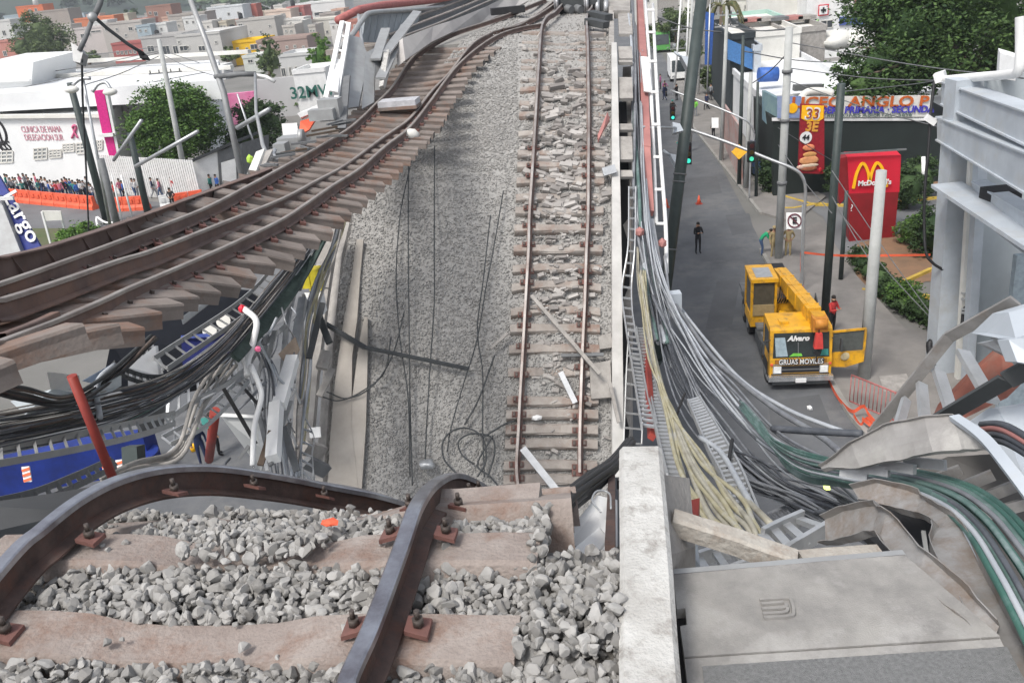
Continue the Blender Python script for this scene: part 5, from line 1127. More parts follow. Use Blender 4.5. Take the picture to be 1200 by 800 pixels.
text('comida', .2, M['white'], SP(956, 167, -.04), X1, (0, 0, 1), t, .01) if False else None
for i, (x, y, sx, sy, c_) in enumerate([(948, 173, .38, .2, (.75, .25, .12)), (949, 181, .42, .16, (.6, .3, .1)), (948, 188, .62, .28, (.7, .32, .14)), (948, 194, .58, .12, (.75, .6, .45)), (948, 197.5, .5, .16, (.35, .12, .06)), (938, 196, .25, .12, (.75, .5, .4)), (961, 199, .1, .15, (.6, .02, .03))]):
    mb = MB(); mb.blob(SP(x, y, -.06), 1, i, (sx, .04, sy), sub=2, amp=.15); obj('food_picture', mb, mat('food%d' % i, c_, .6), t)
# school hoarding and dark building
bl = G(868, 236); br = G(1104, 226); yb = 51.7
t = thing('school_building', 'low building with near-black wall and long painted school hoarding on its roof edge', 'building', Vector((22, 52, 0)))
mb = MB(); A_ = [SP(908, 140.5), SP(1104, 140.5)]; mb.slab([SP(906, 141), SP(1135, 141), SP(1135, 232), SP(906, 232)], (1.5, 9, 0)); obj('wall', mb, mat('near_black_wall', (.018, .026, .024), .8, rgb2=(.012, .017, .016), sc_=.4), t)
mb = MB(); mb.slab([SP(905, 138.5, -.1), SP(1135, 138.2, -.1), SP(1135, 141.5, -.1), SP(905, 142, -.1)], (0, .1, 0)); obj('ledge', mb, M['white'], t)
mb = MB(); mb.slab([SP(912, 114, -.15), SP(1092, 112, -.15), SP(1092, 137, -.15), SP(912, 138.5, -.15)], (0, .12, 0)); obj('hoarding', mb, M['offwhite'], t)
mb = MB(); mb.slab([SP(911, 113, -.2), SP(939, 113, -.2), SP(939, 138.5, -.2), SP(911, 138.5, -.2)], (0, .05, 0)); obj('blue_panel', mb, mat('hoarding_blue', (.12, .2, .5), .7, rgb2=(.3, .36, .5), sc_=1), t)
mb = MB(); c = SP(929, 127, -.24); mb.cyl(c, c+Vector((0, .03, 0)), .3, n=16); obj('emblem', mb, M['myel'], t)
or_ = mat('letter_orange', (.55, .12, .02), .7); bl_ = mat('letter_blue', (.06, .05, .45), .7); gn_ = mat('letter_green', (.1, .16, .14), .7)
Xh = SP(1092, 120)-SP(912, 122)
text('LICEO ANGLO P', .86, or_, SP(1008, 120, -.22), Xh, (0, 0, 1), t, .015, sx=1.32, bold=.02)
text('DER · PRIMARIA · SECUNDA', .56, bl_, SP(1028, 129, -.22), Xh, (0, 0, 1), t, .015, sx=1.0, bold=.018)
text('INSCRIPCIONES ABIERTAS · 5656', .34, gn_, SP(1010, 135.2, -.22), Xh, (0, 0, 1), t, .01, sx=1.25)
# hedge and bushes behind the sign
def bush(x, y, rx, rz, n, size, mt, label, ry=None, group=None, seed=0, name='bush'):
    b = G(x, y); t = thing(name, label, 'bush', b, group)
    mb = MB(); mb.cyl(b, b+Vector((0, 0, rz)), .08, .05, 6); obj('stem', mb, M['bark'], t)
    leaves('foliage', [((b.x, b.y, rz*1.05), (rx, ry or rx, rz))], n, size, mt, t, seed)
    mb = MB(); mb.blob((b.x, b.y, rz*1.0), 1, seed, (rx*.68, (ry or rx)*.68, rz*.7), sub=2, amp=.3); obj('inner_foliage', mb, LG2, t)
    return t
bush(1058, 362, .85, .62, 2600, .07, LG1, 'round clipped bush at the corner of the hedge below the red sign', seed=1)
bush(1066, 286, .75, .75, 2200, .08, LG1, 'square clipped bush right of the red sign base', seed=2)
for i, (x, y) in enumerate(((905, 225), (1075, 232), (1062, 245), (985, 235), (1090, 300))):
    bush(x, y, 1.1, 1.2, 2600, .10, LG2, ['dark leafy shrub behind the pale poles', 'dark shrub against the black wall right of the red sign', 'small dark shrub just right of the red sign box', 'dark shrub left of the red sign', 'dark shrub low by the steel building column'][i], seed=10+i)
# hedge: ground cover strip
hp = [(1000, 312), (1012, 330), (1030, 350), (1050, 368), (1085, 385), (1130, 395)]
hb = [((G(x, y).x+.4, G(x, y).y, .45), (.6, .7, .5)) for x, y in hp]+[((G((a[0]+b_[0])/2, (a[1]+b_[1])/2).x+.4, G((a[0]+b_[0])/2, (a[1]+b_[1])/2).y, .45), (.6, .7, .5)) for a, b_ in zip(hp, hp[1:])]
hg = thing('hedge', 'long low dark green hedge along the inner edge of the pavement', 'hedge', G(1010, 330))
leaves('foliage', hb, 24000, .07, LG2, hg, 5)
mb = MB()
for c, r in hb: mb.blob(c, 1, 3, (.42, .5, .36), sub=2, amp=.5)
obj('inner_foliage', mb, LG2, hg)
# big tree at top right
tb = G(1150, 190); Yt = 56
def TP(x, y, Y): v = ray(x, y); return tuple(C0+v*(Y/v.y))
tr = tree((33, 56, 0), [(TP(1110, 30, 56), (4.6, 4, 3)), (TP(1060, 35, 55), (3.4, 3, 2.6)), (TP(1150, 10, 56), (4.5, 4, 3.4)), (TP(1030, 75, 54), (2.2, 2, 1.7)), (TP(1090, 70, 55), (3.6, 3, 2)), (TP(1180, 60, 56), (3, 3, 3)), (TP(1040, 5, 57), (3, 3, 2.6)), (TP(1010, 100, 53), (1.6, 1.5, 1.1)), (TP(1100, -20, 57), (5, 4, 3)), (TP(1070, 98, 54), (2, 2, 1.1))], 44000, .15, leafmat('leaf_deep', (.016, .04, .012), (.075, .13, .035)), 'large spreading green tree behind the school hoarding at upper right', .5, seed=4, limbs=14)  # crown leaves in a deeper green
leaves('lower_crown', [(TP(1015, 85, 54), (2.2, 2, 2)), (TP(1050, 95, 54), (3, 2, 1.5)), (TP(1000, 110, 54), (1.8, 1.5, 1.2))], 3500, .16, LG2, tr, 14)
# white flat roofs behind
def block(name, x0, y0, x1, y1, yb_px, dep, mt, label, cat='building', wins=None, roofm=None, group=None, Y=None, wall='wall', parapet=True, extra=None):
    """a building whose front wall fills the pixel box; its foot is where pixel yb_px meets the street"""
    g = G((x0+x1)/2, yb_px) if Y is None else None; Yv = g.y if g is not None else Y
    def Q(x, y, dy=0): v = ray(x, y); return C0+v*((Yv+dy)/v.y)
    a, b = Q(x0, y0), Q(x1, y0); zt = (a.z+b.z)/2
    t = thing(name, label, cat, Vector(((a.x+b.x)/2, Yv, 0)), group)
    sl = Vector((dep*.14, dep*.99, 0))
    mb = MB(); mb.slab([Vector((a.x, Yv, zt)), Vector((b.x, Yv, zt)), Vector((b.x, Yv, 0)), Vector((a.x, Yv, 0))], sl); obj(wall, mb, mt, t)
    if parapet and dep > 3:
        e = .25; mb = MB(); z1 = zt+.02; h = .5
        r0 = [Vector((a.x, Yv, z1)), Vector((b.x, Yv, z1)), Vector((b.x, Yv, z1))+sl, Vector((a.x, Yv, z1))+sl]
        for i in range(4): mb.bar(r0[i]+Vector((0, 0, h/2)), r0[(i+1) % 4]+Vector((0, 0, h/2)), .22, h)
        obj('parapet', mb, mt, t)
        mb = MB(); mb.slab([r0[0]+Vector((.1, .1, .01)), r0[1]+Vector((-.1, .1, .01)), r0[2]+Vector((-.1, -.1, .01)), r0[3]+Vector((.1, -.1, .01))], (0, 0, .03)); obj('roof', mb, roofm or M['offwhite'], t)
    if wins:
        for (wx0, wy0, wx1, wy1) in wins:
            A, B, C_, D_ = [Q(x, y, -.02) for x, y in ((wx0, wy0), (wx1, wy0), (wx1, wy1), (wx0, wy1))]
            w0, w1, z0_, z1_ = A.x, B.x, (C_.z+D_.z)/2, (A.z+B.z)/2
            mb = MB(); cx, cz, ww, hh = (w0+w1)/2, (z0_+z1_)/2, w1-w0, z1_-z0_
            for dx, dz, sx, sz in ((-ww/2, 0, .1, hh+.1), (ww/2, 0, .1, hh+.1), (0, hh/2, ww, .1), (0, -hh/2, ww, .1), (0, 0, .06, hh)): mb.box((cx+dx, Yv-.05, cz+dz), (sx, .12, sz))
            f = obj('window', mb, M['offwhite'], t)
            mb = MB(); mb.box((cx, Yv-.015, cz), (ww, .05, hh)); obj('pane', mb, M['pane'], f)
    if extra: extra(t, Q)
    return t
wroof = mat('white_roof', (.72, .73, .73), .7, rgb2=(.6, .61, .62), sc_=.25)
block('market_hall', 895, 116, 1015, 135, 150, 26, wroof, 'wide low hall with bright white flat roof behind the school hoarding', Y=62, roofm=wroof)
block('market_hall', 1000, 118, 1110, 135, 150, 20, wroof, 'white roofed hall seen through the branches of the large tree', Y=64, roofm=wroof)
def cruz(t, Q):
    for cx, cy, s in ((965, 12, 6), (1007, 2, 5)):
        for k, (sz, mt_) in enumerate(((1., M['mred']), (.8, M['white']))):
            mb = MB(); c0 = Q(cx, cy, -.3-.05*k); w_ = (Q(cx+s*sz, cy)-Q(cx-s*sz, cy)).length; mb.box(c0, (w_, .05, w_)); obj('logo_plate', mb, mt_, t)
        c0 = Q(cx, cy, -.45); w_ = (Q(cx+s, cy)-Q(cx-s, cy)).length
        mb = MB(); mb.box(c0, (w_*.5, .05, w_*.16)); mb.box(c0+Vector((0, -.01, 0)), (w_*.16, .05, w_*.5)); obj('cross', mb, M['dark'], t)
    mb = MB(); mb.slab([Q(984, 20, -.2), Q(1013, 19, -.2), Q(1013, 29, -.2), Q(984, 30, -.2)], (0, .3, 0)); obj('shop_sign', mb, mat('blue_awning', (.08, .12, .35), .7), t)
block('shop_building', 947, -20, 1080, 36, 62, 15, M['white'], 'white shop building with square cross logos at the top right', Y=112, wins=[(950, 22, 958, 32), (962, 24, 976, 33)], extra=cruz)
block('warehouse', 877, -20, 946, 20, 45, 20, M['offwhite'], 'plain cream warehouse wall at the top beside the white shop', Y=118)
def canopy(t, Q):
    for i in range(6):
        a = Q(862+i*16, 24+(-i*.8), -1); mb = MB(); mb.box(a, (1.9, 2.2, .35)); obj('roof_panel', mb, [M['midgrey'], M['pinkred'], M['conc']][i % 3], t)
block('workshop', 862, 30, 925, 45, 62, 14, mat('mint_wall', (.3, .5, .42), .8, rgb2=(.5, .52, .5), sc_=.1), 'long shed with mint green band and patchy dark roof', Y=95, extra=canopy)
for i, (x, y, w_, c_) in enumerate(((910, 52, 28, 'offwhite'), (944, 48, 24, 'conc'), (870, 55, 18, 'conc'))):
    block('roof_block', x-w_, y-10, x+w_, y+8, 80, 10, M[c_], ['pale flat roofed block in front of the shed', 'grey flat roofed block right of the pale block', 'low grey block left of the pale block'][i], Y=84+i*2)
mb = MB(); c = P(979, 48, 84); mb.blob(c, 1, 3, (2.2, 1.8, .9), sub=2, amp=.5); mb.blob(P(1000, 46, 84), 1, 5, (2.4, 1.8, .8), sub=2, amp=.5); solo('tarpaulin', mb, M['offwhite'], 'grey-white heap of covered things on the roof below the blue shop sign', 'tarpaulin')
mb = MB(); mb.slab([P(942, 38, 90), P(956, 24, 93), P(960, 22, 93), P(950, 40, 90)], (0, 0, -.3)); solo('awning', mb, mat('lime', (.3, .5, .2), .7), 'slanting lime green awning near the cream warehouse', 'awning')
mb = MB(); mb.cyl(P(889, 88, 66), P(911, 87, 66), .55, n=16); solo('water_tank', mb, mat('tank_blue', (.05, .15, .5), .5), 'short bright blue horizontal tank standing on the white roof', 'tank')
mb = MB(); mb.bar(P(930, 103, 60), P(964, 102, 60), .5, .4); solo('roof_duct', mb, M['midgrey'], 'dark duct lying on the edge of the white roof', 'duct')
mb = MB(); mb.tube(smooth([P(938, 116, 51), P(946, 108, 51), P(962, 107, 51), P(976, 110, 51)], 5), .22, 8); solo('roof_pipe', mb, M['offwhite'], 'curved pale pipe above the left end of the hoarding', 'pipe')
# shops along the pavement
def shopx(t, Q):
    mb = MB(); mb.slab([Q(853, 46, -.5), Q(882, 58, -.5), Q(882, 82, -.5), Q(853, 70, -.5)], (0, .2, 0)); obj('awning_panel', mb, mat('glass_blue', (.07, .2, .45), .4), t)
block('street_shop', 856, 46, 884, 80, 130, 16, mat('shop_dark', (.03, .04, .045), .8), 'dark open shop with slanting blue signboard along the pavement', Y=78, extra=shopx)
block('street_shop', 884, 60, 892, 80, 130, 12, M['bluesteel'], 'narrow pale grey wall beside the dark open shop', Y=77)
mb = MB(); q = [G(849, 172), G(868, 218)]; mb.slab([C0+ray(848, 122)*(q[0].y/ray(848, 122).y), C0+ray(866, 148)*(q[1].y/ray(866, 148).y), q[1], q[0]], NV*.15); solo('painted_fence', mb, mat('painted_wall', (.42, .2, .17), .8, rgb2=(.4, .36, .34), sc_=1.2), 'low painted fence with faded red lettering along the pavement', 'fence')
mb = MB(); mb.slab([P(893, 106, 55), P(912, 116, 52), P(912, 160, 52), P(893, 140, 55)], NV*.2); solo('tarp_wall', mb, mat('teal_tarp', (.12, .2, .26), .6, rgb2=(.2, .3, .3), sc_=1), 'blue-green slanting tarpaulin wall left of the school hoarding', 'tarpaulin')
b = G(828, 128); yb = b.y; t = thing('blue_banner', 'tall blue vertical banner hanging behind the dark column', 'banner', b); mb = MB(); mb.slab([SP(827, 14), SP(837, 16), SP(834, 76), SP(826, 76)], (0, .1, 0)); obj('cloth', mb, mat('banner_blue', (.04, .12, .42), .7), t); mb = MB(); mb.cyl(b, SP(832, 5), .08, n=8); obj('post', mb, M['galv'], t)
# palm top at top
b = G(845, 110); t = thing('palm_tree', 'palm with brown hanging fronds at the top of the street', 'palm', b); yb = b.y; mb = MB(); tp = SP(846, 8); mb.cyl(b, tp, .35, .25, 8); obj('trunk', mb, M['bark'], t)
mb = MB()
for i in range(26):
    a = i*.9; e = tp+Vector((math.cos(a)*2.3, math.sin(a)*2.3, -1.4-1.2*rnd.random())); mb.ribbon(smooth([tp, tp.lerp(e, .5)+Vector((0, 0, 1.1)), e], 3), smooth([tp+Vector((0, 0, .1)), tp.lerp(e, .5)+Vector((.25, 0, 1.2)), e+Vector((.1, .1, 0))], 3), .02)
obj('fronds', mb, mat('frond', (.16, .13, .06), .8, rgb2=(.05, .08, .03)), t)
for i, (x, y, s) in enumerate(((775, 40, 2.2), (792, 25, 2.6), (805, 60, 2.0), (835, 90, 1.5))):
    b = G(x, y+20) if y > 30 else G(x, 60); yb = b.y; tree(b, [(tuple(SP(x, y)), (s, s, s*.8))], 1600, .25, LG4, ['dusty street tree at the top left of the street', 'taller street tree farther along the street', 'small street tree beside the white poles', 'small street tree behind the blue banner'][i], .15, seed=30+i, limbs=3)

# ================================================================== steel building frame on the right
sf = thing('station_frame', 'large pale blue-grey steel building frame with stacked beams at the right edge', 'steel frame', Vector((15.8, 28.3, 0)))
bs = M['bluesteel']; ds = mat('steel_inner', (.42, .46, .48), .6, rgb2=(.35, .38, .4), sc_=.5)
def SB(a, b, w_, h, name='beam', mt=None):
    mb = MB(); mb.bar(a, b, w_, h); obj(name, mb, mt or bs, sf)
# beams along the street direction: from far end coming toward the camera
def beam_on(yt0, yb0, yt1, yb1, x0, x1, d0, d1, w_=.45, name='beam', flange=True):
    a = [P(x0, yt0, d0), P(x1, yt1, d1)]; b = [P(x0, yb0, d0), P(x1, yb1, d1)]
    mb = MB(); out = Vector((1, .0, 0))
    mb.slab([a[0], a[1], b[1], b[0]], out*w_); obj(name, mb, bs, sf)
    if flange:
        for (p, q), up in ((a, 1), (b, -1)):
            mb = MB(); mb.slab([p-out*.06, q-out*.06, q+out*(w_+.06), p+out*(w_+.06)], Vector((0, 0, .05*up))); obj('flange', mb, bs, sf)
beam_on(97, 121, 142, 182, 1103, 1230, 28.5, 20.2, .55)
beam_on(138, 163, 192, 242, 1098, 1230, 28.3, 20.0, .55)
beam_on(216, 220, 308, 314, 1091, 1230, 27.5, 19.5, 1.0, 'shelf_plate', False)
beam_on(214, 247, 268, 316, 1140, 1230, 26.5, 20.5, .4)
def colm(xb, yb_, xt, yt, wd, d, mt=None, name='column', dep=.7):
    b0 = P(xb, yb_, d); v = ray(xt, yt); q = C0+v*(b0.y/v.y); mb = MB()
    b0 = Vector((b0.x, b0.y, 0)) if b0.z < 3 else b0
    mb.slab([q, q+Vector((wd, 0, 0)), b0+Vector((wd, 0, 0)), b0], (0, dep, 0)); obj(name, mb, mt or bs, sf)
colm(1096, 432, 1121, 95, 1.05, 30.5)
colm(1128, 400, 1140, 150, .75, 29.5, M['offwhite'], 'conduit_panel', .2)
colm(1139, 400, 1149, 150, .3, 28.8, None, 'column', .3)
colm(1150, 400, 1158, 90, 5.5, 29.5, ds, 'wall_panel', .2)
colm(1184, 400, 1192, 300, 3.5, 26.5, mat('blue_door', (.3, .36, .4), .6), 'door_panel', .2)
mb = MB(); mb.slab([P(1163, 158, 26.5), P(1181, 169, 26), P(1181, 190, 26), P(1163, 178, 26.5)], (.9, 0, 0)); obj('lamp_box', mb, M['dark'], sf) if False else None
mb = MB(); mb.box(P(1172, 230, 25), (.8, .8, .45)); obj('lamp_box', mb, M['dark'], sf)
mb = MB(); mb.tube(smooth([P(1131, 385, 29), P(1134, 345, 29), P(1137, 330, 28.8), P(1134, 320, 28.7), P(1128, 316, 28.7)], 5), .07, 8); mb.tube(smooth([P(1127, 385, 29), P(1131, 345, 29), P(1133, 333, 28.8), P(1128, 325, 28.7)], 5), .06, 8); obj('conduit', mb, M['black'], sf)
for y in (343, 350, 362, 366): mb = MB(); mb.bar(P(1126, y, 28.8), P(1142, y+2, 28.6), .06, .06); obj('conduit_clip', mb, M['galv'], sf)
# white pipe frame above the top beam
mb = MB(); mb.tube(smooth([P(1103, 94, 28.6), P(1150, 90, 26), P(1185, 87, 24), P(1194, 82, 23.5), P(1196, 60, 23.3), P(1196, 20, 23)], 5), .14, 10); solo('pipe', mb, M['white'], 'thick white pipe lying on the top beam and turning up at the right edge', 'pipe')
mb = MB(); mb.slab([P(1172, 62, 26), P(1192, 68, 25), P(1190, 95, 25), P(1170, 92, 26)], (.5, 1, 0)); solo('vent_box', mb, M['white'], 'white ribbed box on the roof at the upper right edge', 'box')
mb = MB(); mb.bar(P(1096, 92, 28.6), P(1108, 88, 28.4), .5, .3); mb.bar(P(1084, 136, 28.4), P(1094, 143, 28.4), .2, .2) if False else None; solo('floodlight', mb, M['white'], 'small white floodlight at the left tip of the top beam', 'floodlight')
mb = MB(); mb.bar(P(1085, 137, 28.4), P(1096, 144, 28.4), .25, .2); solo('floodlight', mb, M['white'], 'small white floodlight at the left tip of the second beam', 'floodlight')
cable('cable', [(1095, 95, 28.5), (1091, 130, 28.5), (1088, 175, 28.6), (1084, 220, 28.8), (1083, 260, 29), (1085, 295, 29), (1093, 308, 29), (1105, 316, 29)], .05, 'black', 'black cable hanging from the beam tips and curling to the steel column')
mb = MB(); mb.tube(smooth([P(1093, 428, 30.5), P(1089, 405, 30.5), P(1092, 400, 30.5)], 3), .12, 8); solo('rubber_pad', mb, M['black'], 'black rubber strip leaning on the foot of the steel column', 'rubber strip')
mb = MB(); mb.slab([G(1085, 281), G(1108, 279), C0+ray(1108, 262)*(G(1108, 279).y/ray(1108, 262).y), C0+ray(1083, 264)*(G(1085, 281).y/ray(1083, 264).y)], (0, .3, 0)); solo('low_board', mb, M['bluesteel'], 'low pale board beside the shrubs left of the steel column', 'board')
mb = MB(); mb.cyl(G(1083, 235), stand(1083, 235, 1082, 184)[1], .12, n=8); solo('lamp_tube', mb, M['white'], 'short white tube light post in front of the dark wall', 'light post')
# ================================================================== crane truck
T0 = Vector((10.12, 26.95, 0)); tx = NV; ty = TV; tz = Vector((0, 0, 1))
def T(x, y, z): return T0+tx*x*.91+ty*y+tz*z
tk = thing('crane_truck', 'yellow mobile crane truck parked by the kerb with its right door open', 'crane truck', T0)
def tb(name, x0, x1, y0, y1, z0, z1, mt, parent=None, tf=1.):
    mb = MB(); mb.box(T((x0+x1)/2, (y0+y1)/2, (z0+z1)/2), ((x1-x0)*.91, y1-y0, z1-z0), tx, ty, taper=tf); return obj(name, mb, mt if not isinstance(mt, str) else M[mt], parent or tk)
Yw = M['yellow']
# cab shell: side profile pushed across the width
W2 = 1.16
prof = [(-.02, .55), (-.02, 1.22), (.16, 2.28), (.26, 2.36), (1.45, 2.42), (1.5, 2.3), (1.5, .55)]
mb = MB(); mb.slab([T(-W2, y, z) for y, z in prof], tx*2*W2*.91); cab = obj('cab', mb, Yw, tk)
mb = MB(); mb.slab([T(-W2+.10, -.02+.032-.02, 1.30), T(W2-.10, -.02+.032-.02, 1.30), T(W2-.13, .13-.02, 2.2), T(-W2+.13, .13-.02, 2.2)], -ty*.02); ws_ = obj('windscreen', mb, M['glass'], tk)
mb = MB(); mb.slab([T(-.95, .0-.03, 1.36), T(-.5, .0-.03, 1.36), T(-.62, .09-.03, 2.05), T(-1.0, .09-.03, 2.05)], -ty*.012); obj('sunshade', mb, mat('shade', (.33, .42, .47), .5), ws_)
mb = MB(); mb.slab([T(-.45, -.035, 1.35), T(.05, -.035, 1.36), T(.0, -.03, 1.46), T(-.3, -.03, 1.47)], -ty*.01); obj('green_cloth', mb, CLM['lime'], ws_)
mb = MB(); mb.slab([T(.72, -.035, 1.36), T(1.02, -.035, 1.36), T(1.0, -.02, 1.6), T(.78, -.02, 1.6)], -ty*.01); obj('teal_cloth', mb, CLM['teal'], ws_)
for a, b_ in (((-.1, 1.3), (-.12, 1.85)), ((.55, 1.3), (.75, 1.95))):
    mb = MB(); mb.bar(T(a[0], -.03, a[1]), T(b_[0], .04, b_[1]), .025, .025); obj('wiper', mb, M['midgrey'], tk)
text('Alvaro', .27, M['white'], T(-.12, .045, 2.0), tx, tz, ws_, .008, bold=.01, shear=.3)
for sx in (-1, 1):
    mb = MB(); mb.slab([T(sx*W2, .28, 1.35), T(sx*W2, 1.2, 1.35), T(sx*W2, 1.2, 2.15), T(sx*W2, .42, 2.15)], tx*sx*.012); obj('side_window', mb, M['glass'], tk)
tb('grille', -.85, .85, -.05, .02, .72, .98, 'dark'); tb('grille_bar', -.8, .8, -.07, -.03, .83, .86, 'midgrey')
for sx in (-1, 1):
    tb('headlight', sx*.88-.14, sx*.88+.14, -.08, .0, .72, .96, mat('headlight', (.85, .86, .85), .2)); tb('headlight_frame', sx*.88-.17, sx*.88+.17, -.055, .0, .69, .99, 'chrome')
tb('bumper', -1.22, 1.22, -.2, 0., .44, .62, 'chrome'); tb('bumper_lower', -1.05, 1.05, -.12, .05, .28, .44, 'darkgrey'); tb('number_plate', -.2, .2, -.23, -.2, .4, .55, 'white')
tb('trim_strip', -1.1, 1.1, -.045, -.02, 1.02, 1.05, 'chrome')
tb('panel', -1.12, 1.12, -.03, .0, .56, .70, Yw)
text('GRUAS MOVILES', .28, M['dark'], T(.02, -.045, 1.13), tx, tz, tk, .008, sx=.74, bold=.03, name='lettering_outline'); text('GRUAS MOVILES', .28, M['white'], T(0, -.065, 1.14), tx, tz, tk, .008, sx=.74, bold=.002); 
tb('letter_band', -.98, .98, -.033, -.02, 1.06, 1.23, mat('orange_band', (.35, .15, .02), .6))  # plain orange-brown band behind the lettering
for yy in (.25, 1.48):
    for sx in (-1, 1): mb = MB(); mb.bar(T(sx*(W2+.004), yy, .6), T(sx*(W2+.004), yy, 2.25), .02, .012, up=tx); obj('door_seam', mb, M['dark'], tk)
for sx in (-1, 1): tb('wheel_arch', sx*1.17-.02, sx*1.17+.02, .4, 1.3, .55, .95, 'dark'); tb('indicator', sx*1.1-.05, sx*1.1+.05, -.06, -.0, 1.0, 1.08, 'orange')
tb('step', -1.2, -1.0, .2, .6, .3, .36, 'midgrey'); tb('grime_strip', -1.1, 1.1, -.035, -.025, .63, .68, 'dark')
tb('roof_vent', -.75, -.4, .5, .85, 2.38, 2.47, Yw); tb('roof_vent', .35, .9, .5, 1.1, 2.38, 2.46, Yw)
for sx in (-1, 1):
    mb = MB(); mb.bar(T(sx*1.16, .1, 1.95), T(sx*1.45, -.1, 2.0), .03, .03); mb.box(T(sx*1.45, -.1, 1.75), (.06, .2, .42), tx, ty); obj('mirror', mb, M['darkgrey'], tk)
# open door on the right
A_ = T(W2+.02, .3, .62); dv = (tx*1.05+ty*-.12).normalized()*1.12
mb = MB(); mb.slab([T(W2, .25, .75), T(W2, .25, .75)+dv*.5+tz*-.0, T(W2, .25, .98)+dv*1.02, T(W2, .25, 1.42)+dv*1.02, T(W2, .25, 1.30)], ty*.07); dr = obj('door', mb, Yw, tk)
for a, b_ in (((1.0, 1.4), (1.0, 2.22)), ((0.0, 2.1), (1.02, 2.24)), ((0.02, 1.3), (.02, 2.12))):
    mb = MB(); mb.bar(T(W2, .28, a[1])+dv*a[0], T(W2, .28, b_[1])+dv*b_[0], .07, .07); obj('window_frame', mb, Yw, dr)
mb = MB(); mb.slab([T(W2, .29, 1.3)+dv*.02, T(W2, .29, 1.42)+dv*1.0, T(W2, .29, 2.2)+dv*1.0, T(W2, .29, 2.1)+dv*.02], ty*.02); obj('window', mb, mat('window_smoke', (.09, .1, .095), .2), dr)
mb = MB(); mb.blob(T(W2, .22, 1.18)+dv*.45, 1, 3, (.17, .02, .16), sub=2, amp=.1); obj('door_emblem', mb, mat('emblem', (.6, .5, .3), .6), dr)
# chassis
tb('chassis', -.55, .55, 1.2, 8.0, .55, .95, 'darkgrey'); tb('deck_plate', -1.1, 1.1, 3.2, 8.2, .98, 1.08, 'midgrey')
tb('side_locker', -1.15, -.5, 1.9, 3.4, .5, .95, 'darkgrey'); tb('side_locker', .5, 1.15, 1.9, 3.4, .5, .95, 'darkgrey')
tb('engine_box', -.5, .3, 1.6, 3.0, 1., 1.35, 'dark'); tb('fuel_tank', -1.12, -.62, 1.7, 2.3, 1., 1.3, 'midgrey')
for sx in (-1, 1):
    for yy in (.85, 5.2, 6.4):
        mb = MB(); c = T(sx*1.0, yy, .5); mb.cyl(c-tx*.14, c+tx*.14, .5, n=22); wh = obj('wheel', mb, M['tyre'], tk)
        mb = MB(); mb.cyl(c+tx*.141*sx, c+tx*.17*sx, .27, n=14); obj('rim', mb, M['midgrey'], wh)
    mb = MB(); mb.slab([T(sx*.8, 4.6, 1.06), T(sx*1.2, 4.6, 1.06), T(sx*1.2, 7., 1.06), T(sx*.8, 7., 1.06)], tz*.05); obj('mudguard', mb, M['darkgrey'], tk)
# turntable and operator cabin on the left
_keep = T0; T0 = T0-TV*.5-Vector((0, 0, .42))
mb = MB(); mb.cyl(T(0, 5., 1.08), T(0, 5., 1.35), .8, n=20); obj('turntable', mb, M['midgrey'], tk)
tb('turret', -.3, 1.0, 4.6, 6.6, 1.35, 2.1, Yw); tb('counterweight', -.9, 1.1, 6.6, 7.3, 1.3, 2.2, Yw)
oc = tb('operator_cabin', -1.3, -.25, 4.2, 5.7, 1.32, 1.75, Yw)
for x_, y_ in ((-1.27, 4.23), (-.28, 4.23), (-1.27, 5.67), (-.28, 5.67)): mb = MB(); mb.bar(T(x_, y_, 1.7), T(x_, y_, 3.2), .09, .09); obj('cabin_post', mb, Yw, tk)
tb('cabin_roof', -1.34, -.2, 4.1, 5.8, 3.2, 3.34, Yw); tb('roof_window', -1.1, -.4, 4.3, 5.4, 3.345, 3.36, M['galv'])
for (q, nm) in (([(-1.2, 4.2, 1.85), (-.35, 4.2, 1.85), (-.35, 4.2, 3.15), (-1.2, 4.2, 3.15)], 'cabin_glass'),): 
    mb = MB(); mb.slab([T(*p) for p in q], ty*.02); obj(nm, mb, mat('cabin_glass', (.09, .08, .06), .15), tk)
mb = MB(); mb.slab([T(-1.28, 4.3, 1.85), T(-1.28, 5.6, 1.85), T(-1.28, 5.6, 3.15), T(-1.28, 4.3, 3.15)], tx*.02); obj('cabin_glass', mb, MATS['cabin_glass'], tk)
tb('cabin_panel', -1.22, -.33, 4.15, 4.2, 1.8, 2.25, mat('cabin_lower', (.35, .26, .13), .5)); tb('cabin_seat', -1.0, -.5, 4.9, 5.3, 1.75, 2.5, 'dark')
for k, (x_, y_, z_) in enumerate(((-.1, 4.3, 1.7), (.1, 4.1, 1.5), (.25, 3.9, 1.75), (-.15, 3.7, 1.4))): mb = MB(); mb.cyl(T(x_, y_, z_), T(x_+.3, y_, z_), .2, n=12); obj('winch', mb, M['orange'] if k % 2 else Yw, tk)
